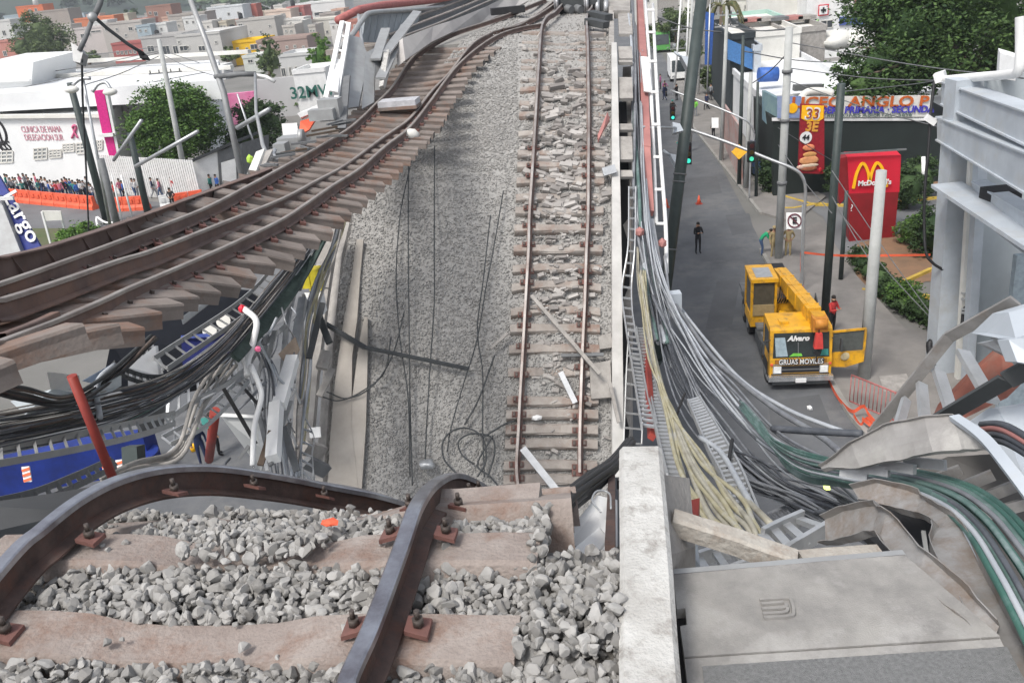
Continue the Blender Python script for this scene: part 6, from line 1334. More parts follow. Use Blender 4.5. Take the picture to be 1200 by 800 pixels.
# boom
T0 = _keep
ba, bb = T(.25, 5.6, 2.35), T(.62, .02, 2.62)
mb = MB(); mb.bar(ba, bb+(ba-bb)*.12, .48, .55); boom = obj('boom', mb, Yw, tk)
mb = MB(); mb.bar(ba+(bb-ba)*.2, bb, .36, .42); obj('boom_section', mb, mat('boom_inner', (.6, .3, .02), .5), tk)
mb = MB(); mb.bar(ba+tz*.285, bb+(ba-bb)*.15+tz*.285, .2, .02); obj('boom_top_rib', mb, Yw, tk)
for k in range(5): mb = MB(); mb.tube(smooth([T(-.2+.12*k, 4.4, 1.5), T(-.1+.1*k, 3.9, 2.0), T(.1+.06*k, 4.6, 2.3), T(.3, 5.4, 2.2)], 5), .025, 5); obj('hydraulic_hose', mb, M['black'], tk)
for k in range(4): mb = MB(); q_ = ba+(bb-ba)*(.2+.2*k); mb.box(q_+tz*.0, (.54, .06, .6), tx, ty); obj('boom_collar', mb, Yw, tk)
mb = MB(); mb.bar(T(.4, 5.0, 1.6), T(.45, 3.2, 2.5), .2, .2); obj('lift_cylinder', mb, M['chrome'], tk)
mb = MB(); mb.box(bb+Vector((0, 0, -.05)), (.5, .4, .5), tx, ty); mb.cyl(bb-tx*.2+ty*-.15, bb+tx*.2-ty*.15, .2, n=14); obj('boom_head', mb, mat('boom_head_orange', (.55, .22, .03), .6), tk)
mb = MB(); hkp = T(.55, -.28, 2.05); mb.box(hkp, (.3, .22, .55), tx, ty, taper=.7); obj('hook_block', mb, mat('hook_red', (.62, .06, .05), .5), tk)
mb = MB(); mb.tube([hkp+tz*.25, bb], .02); mb.tube([hkp-tz*.25, hkp-tz*.8-tx*.05], .02, 5); obj('hoist_rope', mb, M['dark'], tk)
mb = MB(); mb.tube(smooth([hkp-tz*.25, hkp-tz*.45+tx*.05, hkp-tz*.5-tx*.08, hkp-tz*.38-tx*.12], 4), .035, 6); obj('hook', mb, M['dark'], tk)
mb = MB(); mb.slab([T(1.0, 2.6, 1.0), T(1.05, 1.6, 1.0), T(1.05, 1.6, 2.2), T(1.0, 2.4, 2.75)], tx*.04); obj('side_flap', mb, M['darkgrey'], tk)
tb('rear_rack', -.2, .9, 7.4, 8.2, 1.1, 1.9, 'dark')
# ================================================================== fence, barrier tape, cones, people
fb = [G(995, 474), G(1050, 498)]; fcn = thing('crowd_fence', 'red tubular crowd control fence standing at the pavement edge right of the truck', 'fence', fb[0]); ax = (fb[1]-fb[0])
for z in (.15, 1.15): mb = MB(); mb.tube([fb[0]+tz*z, fb[1]+tz*z], .028, 6); obj('rail', mb, MATS['rail_red'], fcn)
for i in range(13): p = fb[0]+ax*(i/12); mb = MB(); mb.tube([p+tz*.15 if 0 < i < 12 else p, p+tz*1.15], .016, 5); obj('bar', mb, MATS['rail_red'], fcn)
def tape(name, pts, label, w_=.1, mt='orange'):
    q = smooth(pts, 6); mb = MB(); mb.ribbon(q, [p+Vector((0, .02*math.sin(i), w_)) for i, p in enumerate(q)], .006); return solo(name, mb, M[mt], label, 'tape')
tape('barrier_tape', [G(968, 440, .1), G(978, 462, .05), G(990, 478, .1), G(1000, 484, .3), G(1012, 478, .5), G(1018, 488, .2), G(1030, 500, .1), G(1040, 498, .5), G(1046, 490, .2)], 'tangled orange barrier tape lying at the foot of the red fence', .14)
tape('barrier_tape', [G(1000, 488, .2), G(1008, 500, .1), G(1016, 492, .3), G(1026, 505, .1), G(1010, 492, .4)], 'second loop of orange tape crumpled on the road by the fence', .14)
tape('barrier_tape', [P(940, 297, 40), P(970, 300, 38.5), P(1010, 301, 37), P(1090, 300, 35)], 'taut orange barrier tape stretched from the signal mast across the planting bed')
tape('barrier_tape', [P(938, 298, 40), P(938, 320, 39.5), P(943, 345, 39)], 'loose orange tape hanging down the signal mast', .1)
for x, y, lab in ((819, 239, 'small orange traffic cone on the road above the man in black'), (781, 243, 'small orange cone near the left edge of the road')):
    b = G(x, y); t = thing('traffic_cone', lab, 'traffic cone', b); mb = MB(); mb.cyl(b+tz*.03, b+tz*.55, .15, .03, 14); obj('cone', mb, M['orange'], t); mb = MB(); mb.box(b+tz*.02, (.4, .4, .04)); obj('base', mb, M['red'], t)
person(818, 297, 'black', 'black', 'person in black clothes standing alone on the road with hands raised to the chest', 1, .1)
PO.append(pose(pel=(0, .12, .92), sp=(0, 0, 1.08), ch=(0, -.17, 1.2), nk=(0, -.27, 1.27), hd=(0, -.35, 1.32), ht=(0, -.42, 1.39), shL=(-.17, -.18, 1.22), shR=(.17, -.18, 1.22), elL=(-.2, -.3, 1.0), wrL=(-.1, -.5, .95), haL=(-.08, -.58, .95), elR=(.2, -.3, 1.0), wrR=(.1, -.5, .95), haR=(.08, -.58, .95), hiL=(-.09, .1, .88), hiR=(.09, .1, .88)))
person(893, 300, 'green', 'jeans', 'person in a green vest and blue trousers bending forward beside the pale pole', 5, 1.3)
person(906, 303, 'tan', 'tan', 'person in tan firefighter clothes just left of the pale pole', 0, .4, hat='tan'); person(923, 302, 'tan', 'tan', 'person in tan firefighter clothes right of the pale pole', 4, -.3, hat='orange')
person(974, 392, 'red', 'black', 'person in a red top behind the open yellow truck door', 1, .5)
# riders, vehicles and people far down the street
def moto(x, y, top, lab, rot=0., hat='green'):
    b = G(x, y); t = thing('motorcycle', lab+' motorcycle riding away down the street', 'motorcycle', b); t.rotation_euler = (0, 0, rot)
    for yy in (-.65, .65): mb = MB(); c = b+Vector((0, yy, .3)); mb.cyl(c-Vector((.07, 0, 0)), c+Vector((.07, 0, 0)), .3, n=14); obj('wheel', mb, M['tyre'], t)
    mb = MB(); mb.box(b+Vector((0, 0, .6)), (.3, 1.0, .4), taper=.7); mb.bar(b+Vector((0, -.6, .3)), b+Vector((0, -.45, 1.0)), .08, .08); mb.bar(b+Vector((-.35, -.42, 1.0)), b+Vector((.35, -.42, 1.0)), .04, .04); obj('body', mb, M['dark'], t)
    return b
PO.append(pose(pel=(0, .15, .82), sp=(0, .1, 1.02), ch=(0, .0, 1.22), nk=(0, -.03, 1.33), hd=(0, -.06, 1.42), ht=(0, -.08, 1.52), shL=(-.17, 0, 1.26), shR=(.17, 0, 1.26), elL=(-.26, -.15, 1.06), wrL=(-.3, -.36, 1.02), haL=(-.3, -.43, 1.02), elR=(.26, -.15, 1.06), wrR=(.3, -.36, 1.02), haR=(.3, -.43, 1.02), hiL=(-.1, .12, .8), hiR=(.1, .12, .8), knL=(-.2, -.25, .75), knR=(.2, -.25, .75), anL=(-.2, -.1, .35), anR=(.2, -.1, .35), toL=(-.2, -.24, .3), toR=(.2, -.24, .3)))
b = moto(788, 137, 'black', 'nearest dark'); person(0, 0, 'black', 'black', 'rider in black with a green-lit front on the nearest motorcycle', 6, 0, P0=b, hat='teal')
b = moto(779, 112, 'navy', 'farther dark'); person(0, 0, 'purple', 'navy', 'rider in a purple jacket on the motorcycle farther up', 6, 0, P0=b)
for x, y, c1, c2, po, lab in ((774, 105, 'purple', 'black', 0, 'person in a purple top walking on the street behind the riders'), (779, 118, 'navy', 'navy', 2, 'person in navy walking between the motorcycles'), (793, 118, 'black', 'black', 1, 'person in black standing right of the second motorcycle'),
  (815, 138, 'lime', 'grey', 1, 'person in a lime green vest beside the dark column'), (836, 162, 'black', 'black', 0, 'person in black holding a white board on the pavement'), (828, 130, 'navy', 'black', 2, 'person in navy walking on the far pavement'), (833, 118, 'grey', 'black', 0, 'person in grey on the far pavement near the palm'), (860, 112, 'red', 'black', 0, 'person in red standing in the dark shop front'), (797, 185, 'teal', 'black', 1, 'person in teal at the kerb beside the dark column'), (806, 118, 'white', 'jeans', 0, 'person in white by the pale poles')):
    person(x, y, c1, c2, lab, po, rnd.uniform(-3, 3))
mb = MB(); mb.slab([P(834, 138, 62), P(842, 138, 62), P(842, 150, 62), P(834, 150, 62)], F*.05); solo('white_board', mb, M['white'], 'small white board held up on the far pavement', 'board')
def vehicle(x, y, L, W_, Hh, mt, label, cat, kind='van', rot=0.):
    b = G(x, y); t = thing('parked_'+kind, label, cat, b)
    X = NV; Y = TV; mb = MB()
    if kind == 'car':
        pf = [(0, .3), (0, .75), (.9, .9), (1.5, Hh), (3.2, Hh), (3.9, .95), (L, .85), (L, .3)]
    else: pf = [(0, .4), (0, 1.1), (.25, Hh*.92), (.5, Hh), (L, Hh), (L, .4)]
    mb.slab([b-X*W_/2+Y*yy+tz*zz for yy, zz in pf], X*W_); obj('body', mb, mt, t)
    mb = MB()
    if kind == 'car': mb.slab([b-X*W_*.42+Y*.88+tz*.94, b+X*W_*.42+Y*.88+tz*.94, b+X*W_*.38+Y*1.42+tz*(Hh-.05), b-X*W_*.38+Y*1.42+tz*(Hh-.05)], -Y*.03+tz*.03)
    else: mb.slab([b-X*W_*.44-Y*.0+tz*1.15, b+X*W_*.44-Y*.0+tz*1.15, b+X*W_*.42+Y*.22+tz*Hh*.9, b-X*W_*.42+Y*.22+tz*Hh*.9], -Y*.03)
    obj('windscreen', mb, M['glass'], t)
    for sx in (-1, 1):
        for yy in (.8, L-.9): mb = MB(); c = b+X*sx*(W_/2-.08)+Y*yy+tz*.33; mb.cyl(c-X*.11, c+X*.11, .33, n=12); obj('wheel', mb, M['tyre'], t)
        mb = MB(); mb.box(b+X*sx*W_*.36-Y*.02+tz*.65, (.25, .06, .15), X, Y); obj('headlight', mb, M['chrome'], t)
vehicle(797, 96, 6, 2.2, 2.7, M['white'], 'white delivery truck parked on the right far down the street', 'truck')
vehicle(776, 62, 8, 2.4, 2.9, mat('bus_green', (.1, .35, .08), .5), 'green bus with white roof at the far end of the street', 'bus', 'bus')
vehicle(800, 75, 5, 2, 2.2, M['galv'], 'silver van behind the white delivery truck', 'van'); vehicle(768, 45, 4.4, 1.8, 1.5, M['midgrey'], 'grey car at the top of the street left of the bus', 'car', 'car'); vehicle(790, 38, 4.4, 1.8, 1.5, M['white'], 'white car at the top of the street', 'car', 'car')
vehicle(786, 50, 5, 2.1, 2.4, M['darkgrey'], 'dark van at the top of the street behind the bus', 'van')
vehicle(898, 208, 4.2, 1.8, 1.9, mat('car_blue', (.04, .07, .14), .3), 'dark blue car parked under the tarpaulin wall behind the pale poles', 'car', 'car')
# overhead wires on the right
for i, (a, b_) in enumerate([((770, 20, 60), (846, 38, 60)), ((846, 30, 70), (925, 34, 41)), ((925, 80, 41), (1110, 95, 30)), ((925, 50, 41), (1200, 92, 24)), ((925, 95, 41), (1105, 150, 33)), ((985, 108, 33), (1200, 75, 60)), ((912, 170, 42), (975, 250, 33)), ((975, 200, 33), (1100, 380, 31)), ((912, 150, 42), (1060, 230, 60)), ((975, 230, 33), (1030, 320, 30)), ((878, 100, 60), (925, 60, 41)), ((985, 250, 33), (1090, 372, 31)), ((870, 60, 60), (1000, 74, 70))]):
    m_ = ((a[0]+b_[0])/2, (a[1]+b_[1])/2+4, (a[2]+b_[2])/2); mb = MB(); mb.tube(smooth([P(*a), P(*m_), P(*b_)], 6), .022 if a[2] < 50 else .04, 4)
    solo('overhead_wire', mb, M['midgrey'], 'thin overhead wire strung between the poles on the right side of the street', 'wire', 'overhead wires on the right')
# back faces of buildings at the end of the street
for i, (x0, y0, x1, Y_, c_) in enumerate(((745, -8, 770, 190, 'offwhite'), (772, -12, 800, 230, 'conc'), (800, -10, 830, 200, 'offwhite'), (830, -6, 862, 150, 'conc'), (1080, -40, 1200, 140, 'offwhite'), (860, 0, 880, 120, 'offwhite'))):
    block('town_building', x0, y0, x1, 10, 0, 12, M[c_], ['cream building closing the street at top left', 'grey building closing the street', 'pale building at the end of the street', 'grey building behind the palm', 'pale building hidden behind the large tree', 'narrow pale building left of the cream warehouse'][i], Y=Y_, wins=[(x0+3, y0+6, x0+7, y0+11), (x0+12, y0+6, x0+16, y0+11)])
# ================================================================== the town on the left
def BQ(base):                          # helper giving points above the ground line of a facade
    g0, g1 = G(*base[0]), G(*base[1])
    def Q(x, y, off=0.):
        t = (x-base[0][0])/(base[1][0]-base[0][0]); v = ray(x, y)
        n = -Vector((g1.y-g0.y, -(g1.x-g0.x), 0)).normalized(); k = ((g0-C0).dot(n)+off)/v.dot(n); return C0+v*k
    return Q, g0, g1
# clinic
t = thing('clinic', 'long white clinic building with faint pink lettering above the crowd', 'clinic', G(60, 218))
Q, g0, g1 = BQ(((-40, 214), (146, 222)))
bk = Vector((-4, 22, 0)); wm = mat('clinic_white', (.74, .745, .74), .75, rgb2=(.66, .67, .67), sc_=.15)
zt = Q(60, 137).z
mb = MB(); a, b = Vector((g0.x, g0.y, zt)), Vector((g1.x, g1.y, zt)); mb.slab([a, b, g1, g0], bk); obj('wall', mb, wm, t)
mb = MB(); mb.bar(a+Vector((0, -.15, .1)), b+Vector((0, -.15, .1)), .5, .3); obj('cornice', mb, M['offwhite'], t)
up = Vector((0, 5, 0)); z2 = zt+1.5
mb = MB(); mb.slab([Vector((a.x, a.y, z2))+up, Vector((b.x+7, b.y-2, z2))+up, Vector((b.x+7, b.y-2, 0))+up, Vector((g0.x, g0.y, 0))+up], (-4, 22, 0)); obj('upper_wall', mb, wm, t)
for k, (dz, dy) in enumerate(((1.5, 5), (2.2, 11), (2.9, 18))):
    mb = MB(); z = zt+dz; mb.bar(Vector((a.x, a.y+dy, z)), Vector((b.x+9, b.y+dy-3, z)), .5, .35); obj('roof_step', mb, M['offwhite'], t)
mb = MB(); z = zt+2.0; mb.slab([G(-30, 112, z), G(256, 94, z), G(256, 70, z), G(-30, 90, z)], (0, 0, -1.5)); obj('roof', mb, wroof, t)
mb = MB(); q = lambda x, y, Y: C0+ray(x, y)*(Y/ray(x, y).y)
mb.slab([q(-30, 76, 84), q(39, 73, 84), q(34, 128, 84), q(-30, 133, 84)], (-1, 12, 0)); mb.slab([q(-30, 96, 83.9), q(36, 93, 83.9), q(36, 94.5, 83.9), q(-30, 97.5, 83.9)], (0, -.3, 0)); obj('corner_block', mb, wm, t)
gp = mat('mint_panel', (.25, .48, .28), .8)
for (x0, y0, x1, y1, Y) in ((48, 102, 82, 117, 86), (208, 93, 246, 108, 100)):
    mb = MB(); mb.slab([q(x0, y0, Y), q(x1, y0-3, Y), q(x1, y1-4, Y), q(x0, y1, Y)], (0, .4, 0)); obj('green_panel', mb, gp, t)
Xc = (Q(100, 160)-Q(20, 160)); pk = mat('sign_pink', (.62, .3, .36), .8); 
text('CLINICA DE MAMA', .78, pk, Q(48, 152, -.05), Xc, (0, 0, 1), t, .01, sx=.8)
text('DELEGACION SUR', .78, pk, Q(51, 161.5, -.05), Xc, (0, 0, 1), t, .01, sx=.8)
mb = MB(); rb = smooth([Q(84, 162, -.1), Q(89, 150, -.1), Q(87, 147, -.1), Q(85, 150, -.1), Q(91, 162, -.1)], 5); mb.tube(rb, .09, 5); obj('ribbon_logo', mb, mat('pink_ribbon', (.7, .15, .3), .7), t)
text('IMSS', 1.3, M['dark'], Q(2, 171.5, -.05), Xc, (0, 0, 1), t, .02, bold=.02)
mb = MB(); c = Q(-1, 155, -.05); X_ = Xc.normalized()
ring = [c+X_*math.cos(k*math.pi/14)*.9+Vector((0, 0, math.sin(k*math.pi/14)*1.05)) for k in range(-9, 20)]; mb.sweep(ring, [(-.12, -.02), (.12, -.02), (.12, .02), (-.12, .02)], up=(0, -1, 0)); mb.bar(c+Vector((0, 0, .8)), c-Vector((0, 0, .9)), .2, .05, up=(0, -1, 0)); obj('round_logo', mb, M['dark'], t)
for (x0, y0, x1, y1) in ((-4, 178, 15, 191), (40, 174, 55, 187), (58, 176, 72, 185), (74, 169, 87, 178), (90, 168, 104, 180), (112, 165, 120, 176)):
    A, B, C_, D_ = Q(x0, y0, -.04), Q(x1, y0-1, -.04), Q(x1, y1-1, -.04), Q(x0, y1, -.04)
    f = MB(); 
    for p_, r_ in ((A, B), (B, C_), (C_, D_), (D_, A), (A.lerp(B, .33), D_.lerp(C_, .33)), (A.lerp(B, .66), D_.lerp(C_, .66)), (A.lerp(D_, .33), B.lerp(C_, .33)), (A.lerp(D_, .66), B.lerp(C_, .66))): f.bar(p_, r_, .12, .12)
    fo = obj('window', f, M['offwhite'], t); mb = MB(); mb.slab([A, B, C_, D_], (0, .03, 0)); obj('pane', mb, mat('clinic_pane', (.28, .3, .31), .5), fo)
# magenta pylon and board
b = G(139, 226); t = thing('pylon', 'tall leaning magenta pylon at the corner of the white clinic', 'pylon', b)
def V3(x, y, Y): v = ray(x, y); return C0+v*(Y/v.y)
mb = MB(); mb.slab([V3(110, 107, b.y), V3(121, 106, b.y), V3(131, 155, b.y), V3(120, 157, b.y)], (0, .5, 0)); mb.slab([V3(122, 161, b.y), V3(132, 160, b.y), V3(139, 190, b.y), V3(130, 191, b.y)], (0, .5, 0)); obj('panel', mb, M['magenta'], t)
mb = MB(); mb.slab([V3(122, 106, b.y), V3(125, 106, b.y), V3(142, 190, b.y), V3(139, 190, b.y)], (0, .5, 0)); mb.bar(V3(118, 158.5, b.y), V3(134, 157.5, b.y), .6, .25); mb.cyl(V3(137, 190, b.y), b, .2, n=8); obj('frame', mb, M['white'], t)
block('pink_board', 263, 109, 297, 119, 150, .6, mat('board_pink', (.7, .12, .32), .7, rgb2=(.75, .35, .5), sc_=.3), 'pink and white board standing behind the dark tree', cat='board', parapet=False, Y=104)
# white fence
t = thing('white_fence', 'tall white fence of upright bars in front of the round tree', 'fence', G(180, 232)); Q, g0, g1 = BQ(((128, 226), (236, 236)))
for i in range(44):
    p = g0.lerp(g1, i/43); mb = MB(); mb.box(p+tz*1.6, (.13, .13, 3.2)); obj('bar', mb, M['white'], t)
for z in (.3, 1.6, 3.0): mb = MB(); mb.bar(g0+tz*z+Vector((0, .12, 0)), g1+tz*z+Vector((0, .12, 0)), .08, .08); obj('rail', mb, M['white'], t)
# booth
t = thing('booth', 'small white walled booth with slanting dark roof right of the white fence', 'booth', G(250, 226)); Q, g0, g1 = BQ(((229, 234), (256, 228)))
mb = MB(); mb.slab([Q(228, 188), Q(254, 178), Q(258, 226), Q(232, 234)], (1.0, 3, 0)); obj('wall', mb, M['white'], t)
mb = MB(); mb.slab([Q(224, 187, -.3), Q(274, 165, -.3), Q(276, 168, -.3), Q(226, 190, -.3)], (1, 3.5, 0)); obj('roof', mb, M['darkgrey'], t)
mb = MB(); mb.slab([Q(255, 178), Q(283, 168), Q(284, 216), Q(258, 226)], (1.5, 3, 0)); obj('inner_wall', mb, M['midgrey'], t)
mb = MB(); mb.slab([Q(259, 191, -.2), Q(276, 186, -.2), Q(277, 214, -.2), Q(261, 221, -.2)], (0, .15, 0)); obj('counter', mb, M['white'], t)
# trees on the left
def LT_(x, y, Y): return tuple(V3(x, y, Y))
tree(G(205, 222), [(LT_(203, 142, 72), (3.6, 3.2, 3.0)), (LT_(178, 150, 72), (2.0, 2, 1.8)), (LT_(232, 145, 72), (2.2, 2, 2.0)), (LT_(205, 122, 72), (2.7, 2.2, 1.7)), (LT_(205, 165, 72), (3.4, 2.6, 1.6))], 24000, .14, LG1, 'round dense green tree behind the white fence beside the clinic', .25, seed=5)
tree(G(300, 212), [(LT_(300, 148, 76), (2.4, 2.2, 2.2)), (LT_(283, 165, 76), (1.5, 1.4, 1.6)), (LT_(318, 142, 76), (1.5, 1.5, 1.4)), (LT_(305, 130, 76), (1.7, 1.5, 1.1))], 7000, .16, LG2, 'dark round tree right of the booth behind the hanging track', .2, seed=6)
def fartree(x, y, rx, ry, mt, lab, yb_, n=2600, seed=1):
    g = G(x, yb_); k = (g-C0).length/1000
    cs = [(LT_(x+dx*rx, y+dy*ry, g.y), (rx*k*s, rx*k*s*.8, ry*k*s)) for dx, dy, s in ((0, 0, .8), (-.45, .25, .55), (.45, .2, .55), (0, -.4, .5), (.1, .5, .55))]
    tree(g, cs, n, .012*k*110, mt, lab, .3*k*5, seed=seed, limbs=3)
fartree(46, 48, 38, 32, LG4, 'large grey-green tree among the houses at the upper left', 92, 8000, 21)
fartree(315, 66, 15, 26, LG4, 'olive green tree beside the yellow house', 104, 2600, 22)
fartree(377, 64, 16, 27, LG3, 'fresh green tree left of the white ladder mast', 112, 2600, 23)
fartree(357, 118, 12, 10, LG3, 'small light green bush tree in front of the green lettered wall', 134, 1200, 24)
fartree(268, 64, 14, 10, LG4, 'brownish low tree left of the yellow house', 86, 900, 25)
fartree(105, 66, 18, 6, LG4, 'low dark tree line in front of the grey houses', 76, 900, 26)
fartree(155, 22, 12, 14, LG2, 'dark tree at the foot of the hill right of the lamp', 40, 900, 27)
fartree(308, 14, 9, 8, LG2, 'dark tree between the red house and the beige house', 30, 700, 28)
fartree(236, 15, 9, 6, LG2, 'small dark tree left of the white and blue house', 24, 500, 29)
for i in range(9): fartree(20+i*42+rnd.uniform(-12, 12), 2+rnd.uniform(-3, 4), 20, 7, LG5, ['far tree clump at the top left corner of the hill', 'far tree clump above the orange house', 'far tree clump left of the hanging lamp joint', 'far tree clump behind the lamp arm', 'far tree clump above the brick house', 'far tree clump left of the leaning mast', 'far tree clump behind the white and blue house', 'far tree clump above the beige house', 'far tree clump behind the white factory'][i], 12, 420, 60+i)
wv = [((x_+rnd.uniform(-12, 12), 760+j_*70+rnd.uniform(-20, 20), max(0, .9*math.sin((40+j_*70)/570*math.pi*.62)*(50))+4), (26, 22, 9)) for j_ in range(7) for x_ in range(-1100, 400, 42)]
leaves('woodland', wv, 26000, 3.4, leafmat('leaf_wood', (.018, .035, .022), (.05, .075, .045)), None, 77, kind='stuff')
# houses: (x0, ytop, x1, ybase, colour, label, windows)
col_ = lambda n, c: mat('house_'+n, c, .85, rgb2=tuple(x*.8 for x in c), sc_=.08)
HS = [
 (-12, 26, 12, 78, (.6, .6, .58), 'whitish house cut by the left edge above the clinic', [(2, 36, 6, 42)], 6),
 (-12, 50, 16, 82, (.5, .22, .18), 'salmon house low at the left edge', [(3, 60, 7, 66)], 6),
 (18, 8, 50, 50, (.62, .16, .06), 'bright orange house with dark windows above the large tree', [(33, 11, 36, 16), (40, 10, 43, 15), (24, 20, 28, 25)], 8),
 (34, 14, 80, 58, (.34, .3, .27), 'big tan windowless house right of the orange one', [], 8),
 (86, 22, 134, 58, (.58, .2, .1), 'long low orange walled house under the lamp joint', [(104, 27, 109, 31), (118, 25, 123, 30)], 6),
 (86, 34, 122, 64, (.55, .5, .48), 'pale house in front of the orange one with small windows', [(94, 40, 99, 45), (106, 36, 118, 38)], 8),
 (118, 28, 166, 66, (.45, .42, .39), 'grey house behind the falling lamp arm', [(150, 32, 155, 36)], 8),
 (170, 8, 200, 44, (.32, .18, .14), 'brick red house near the hill foot', [(180, 14, 184, 19)], 8),
 (130, 52, 166, 74, (.42, .13, .12), 'house with red band and row of small dark windows', [(136, 60, 139, 64), (141, 60, 144, 64), (146, 60, 149, 64), (151, 59, 154, 63), (156, 59, 159, 63)], 6),
 (164, 44, 214, 76, (.42, .41, .4), 'grey house with flat roof and parapet', [(172, 54, 180, 61), (190, 54, 198, 66), (202, 54, 208, 66)], 10),
 (196, 18, 240, 52, (.38, .35, .32), 'grey-brown block behind the leaning mast', [(204, 26, 209, 30), (222, 36, 228, 41)], 8),
 (205, 42, 258, 84, (.5, .49, .47), 'wide grey flat roofed building crossed by the leaning mast', [(210, 54, 219, 60), (232, 54, 240, 60)], 14),
 (242, 9, 284, 40, (.62, .64, .65), 'white house with a bright blue wall', [(246, 13, 250, 17)], 8),
 (252, 8, 267, 40, (.1, .32, .62), 'bright blue house wall between white houses', [], 3),
 (248, 27, 274, 48, (.6, .25, .16), 'low house with orange roof below the blue wall', [], 6),
 (283, 7, 300, 36, (.42, .12, .09), 'dark red narrow house', [], 5),
 (276, 24, 322, 58, (.46, .44, .41), 'grey house with dark doorway above the yellow house', [(279, 28, 284, 38)], 8),
 (310, 14, 340, 52, (.62, .5, .42), 'beige-pink house with three windows', [(329, 16, 334, 21), (321, 30, 327, 34), (322, 37, 333, 44)], 8),
 (336, 10, 356, 48, (.42, .16, .15), 'maroon topped narrow house beside the beige one', [(344, 13, 349, 20)], 6),
 (330, 24, 356, 52, (.68, .66, .62), 'white lower house wall under the maroon top', [(340, 26, 347, 30)], 6),
 (346, 4, 404, 34, (.66, .66, .65), 'long white factory with window strips at the top', [(352, 14, 366, 18), (368, 14, 390, 18), (370, 21, 381, 25)], 10),
 (354, 24, 402, 44, (.6, .58, .52), 'cream building in front of the long factory', [(358, 30, 362, 35), (366, 30, 370, 34)], 8),
 (272, 50, 306, 76, (.85, .52, .02), 'bright yellow house with one dark window', [(293, 52, 302, 58)], 8),
 (300, 48, 360, 74, (.36, .27, .24), 'brownish shed roofs right of the yellow house', [], 8),
 (326, 66, 366, 94, (.58, .58, .57), 'white shed with slatted front behind the pale wall', [(329, 80, 334, 90), (338, 79, 341, 89), (345, 78, 348, 88)], 8),
 (284, 68, 306, 86, (.6, .62, .58), 'small white building in front of the yellow house', [(290, 70, 296, 74)], 6),
 (214, 82, 262, 96, (.66, .66, .65), 'long white walled hall behind the clinic right of the fence', [(220, 86, 232, 90)], 4),
]
rh = random.Random(3)
for (x0, y0, x1, yb_, c, lab, wins, dep) in HS:
    if dep > 3 and 'windowless' not in lab and 'hall' not in lab and len(wins) < 3:
        w0 = x1-x0; nw = max(2, int(w0/10))
        for k in range(nw):
            wx = x0+w0*(k+.5)/nw+rh.uniform(-1, 1); wy = y0+rh.choice((5, 6, 12)); 
            if wy < yb_-26+y0*0 or True:
                if all(abs(wx-(a+c_)/2) > 5 for a, b, c_, d in wins): wins = wins+[(wx-1.4, wy, wx+1.4, wy+3.4)]
    block('house', x0, y0, x1, 0, yb_, dep, col_('%d_%d' % (x0, y0), c), lab, 'house', [(a, b, c_, d) for a, b, c_, d in wins], roofm=wroof if c[1] > .45 else M['conc'])
pal = [(.62, .6, .56), (.5, .47, .43), (.58, .38, .3), (.66, .66, .64), (.4, .36, .33), (.55, .5, .4), (.45, .2, .16), (.6, .62, .64), (.35, .42, .46)]
for i in range(44):
    x = 5+i*9.2+rh.uniform(-4, 4); w0 = rh.uniform(8, 20); y0 = rh.uniform(20, 34) if i % 2 else rh.uniform(16, 24) if x < 240 else rh.uniform(6, 18); c = rh.choice(pal)
    if 276 < x+w0 and x < 306 and y0 > 20: continue
    block('house', x, y0, x+w0, 0, y0+rh.uniform(16, 22) if y0 < 18 else y0+rh.uniform(26, 34), 6, col_('far%d' % pal.index(c), c), 'small flat roofed house in the packed rows below the hill', 'house', [(x+w0*.2, y0+3, x+w0*.2+2.4, y0+6), (x+w0*.6, y0+3, x+w0*.6+2.4, y0+6)], roofm=rh.choice([wroof, M['conc'], M['offwhite']]), group='small houses below the hill')
# grey wall and green lettered wall
block('boundary_wall', 298, 92, 346, 0, 138, .5, mat('wall_pale', (.5, .5, .5), .85, rgb2=(.42, .42, .42), sc_=.1), 'long plain pale grey wall behind the dark tree', 'wall', parapet=False)
def gl(t, Q): text('32MW', 1.9, mat('letter_teal', (.02, .13, .1), .7), Q(366, 108, -.2), (1, 0, 0), (0, 0, 1), t, .03, bold=.03)
block('lettered_wall', 343, 86, 381, 0, 136, 6, M['white'], 'white building with large dark green lettering', 'building', extra=gl)
for (x, y, w_, lab) in ((70, 50, 3, 'small black water tank on a grey roof'), (184, 40, 3, 'black water tank on the grey house roof'), (282, 20, 3, 'black water tank on the roof beside the red house'), (273, 37, 5, 'dark water tanks on the orange roofed house'), (343, 5, 3, 'black water tank above the maroon house'), (97, 52, 3, 'pale water tank below the lamp joint')):
    g = G(x, y+28); c = V3(x, y, g.y); k = g.y/1000; mb = MB(); mb.cyl(c-tz*w_*k, c+tz*w_*k, w_*k*.8, n=12); mb.cyl(c+tz*w_*k, c+tz*w_*k*1.4, w_*k*.8, w_*k*.3, n=12); solo('water_tank', mb, M['dark'] if 'pale' not in lab else M['offwhite'], lab, 'water tank')
mb = MB(); mb.tube([V3(40, -6, 300), V3(42, 6, 300)], .8, 6); solo('radio_mast', mb, M['white'], 'white mast on the orange house roof', 'mast')
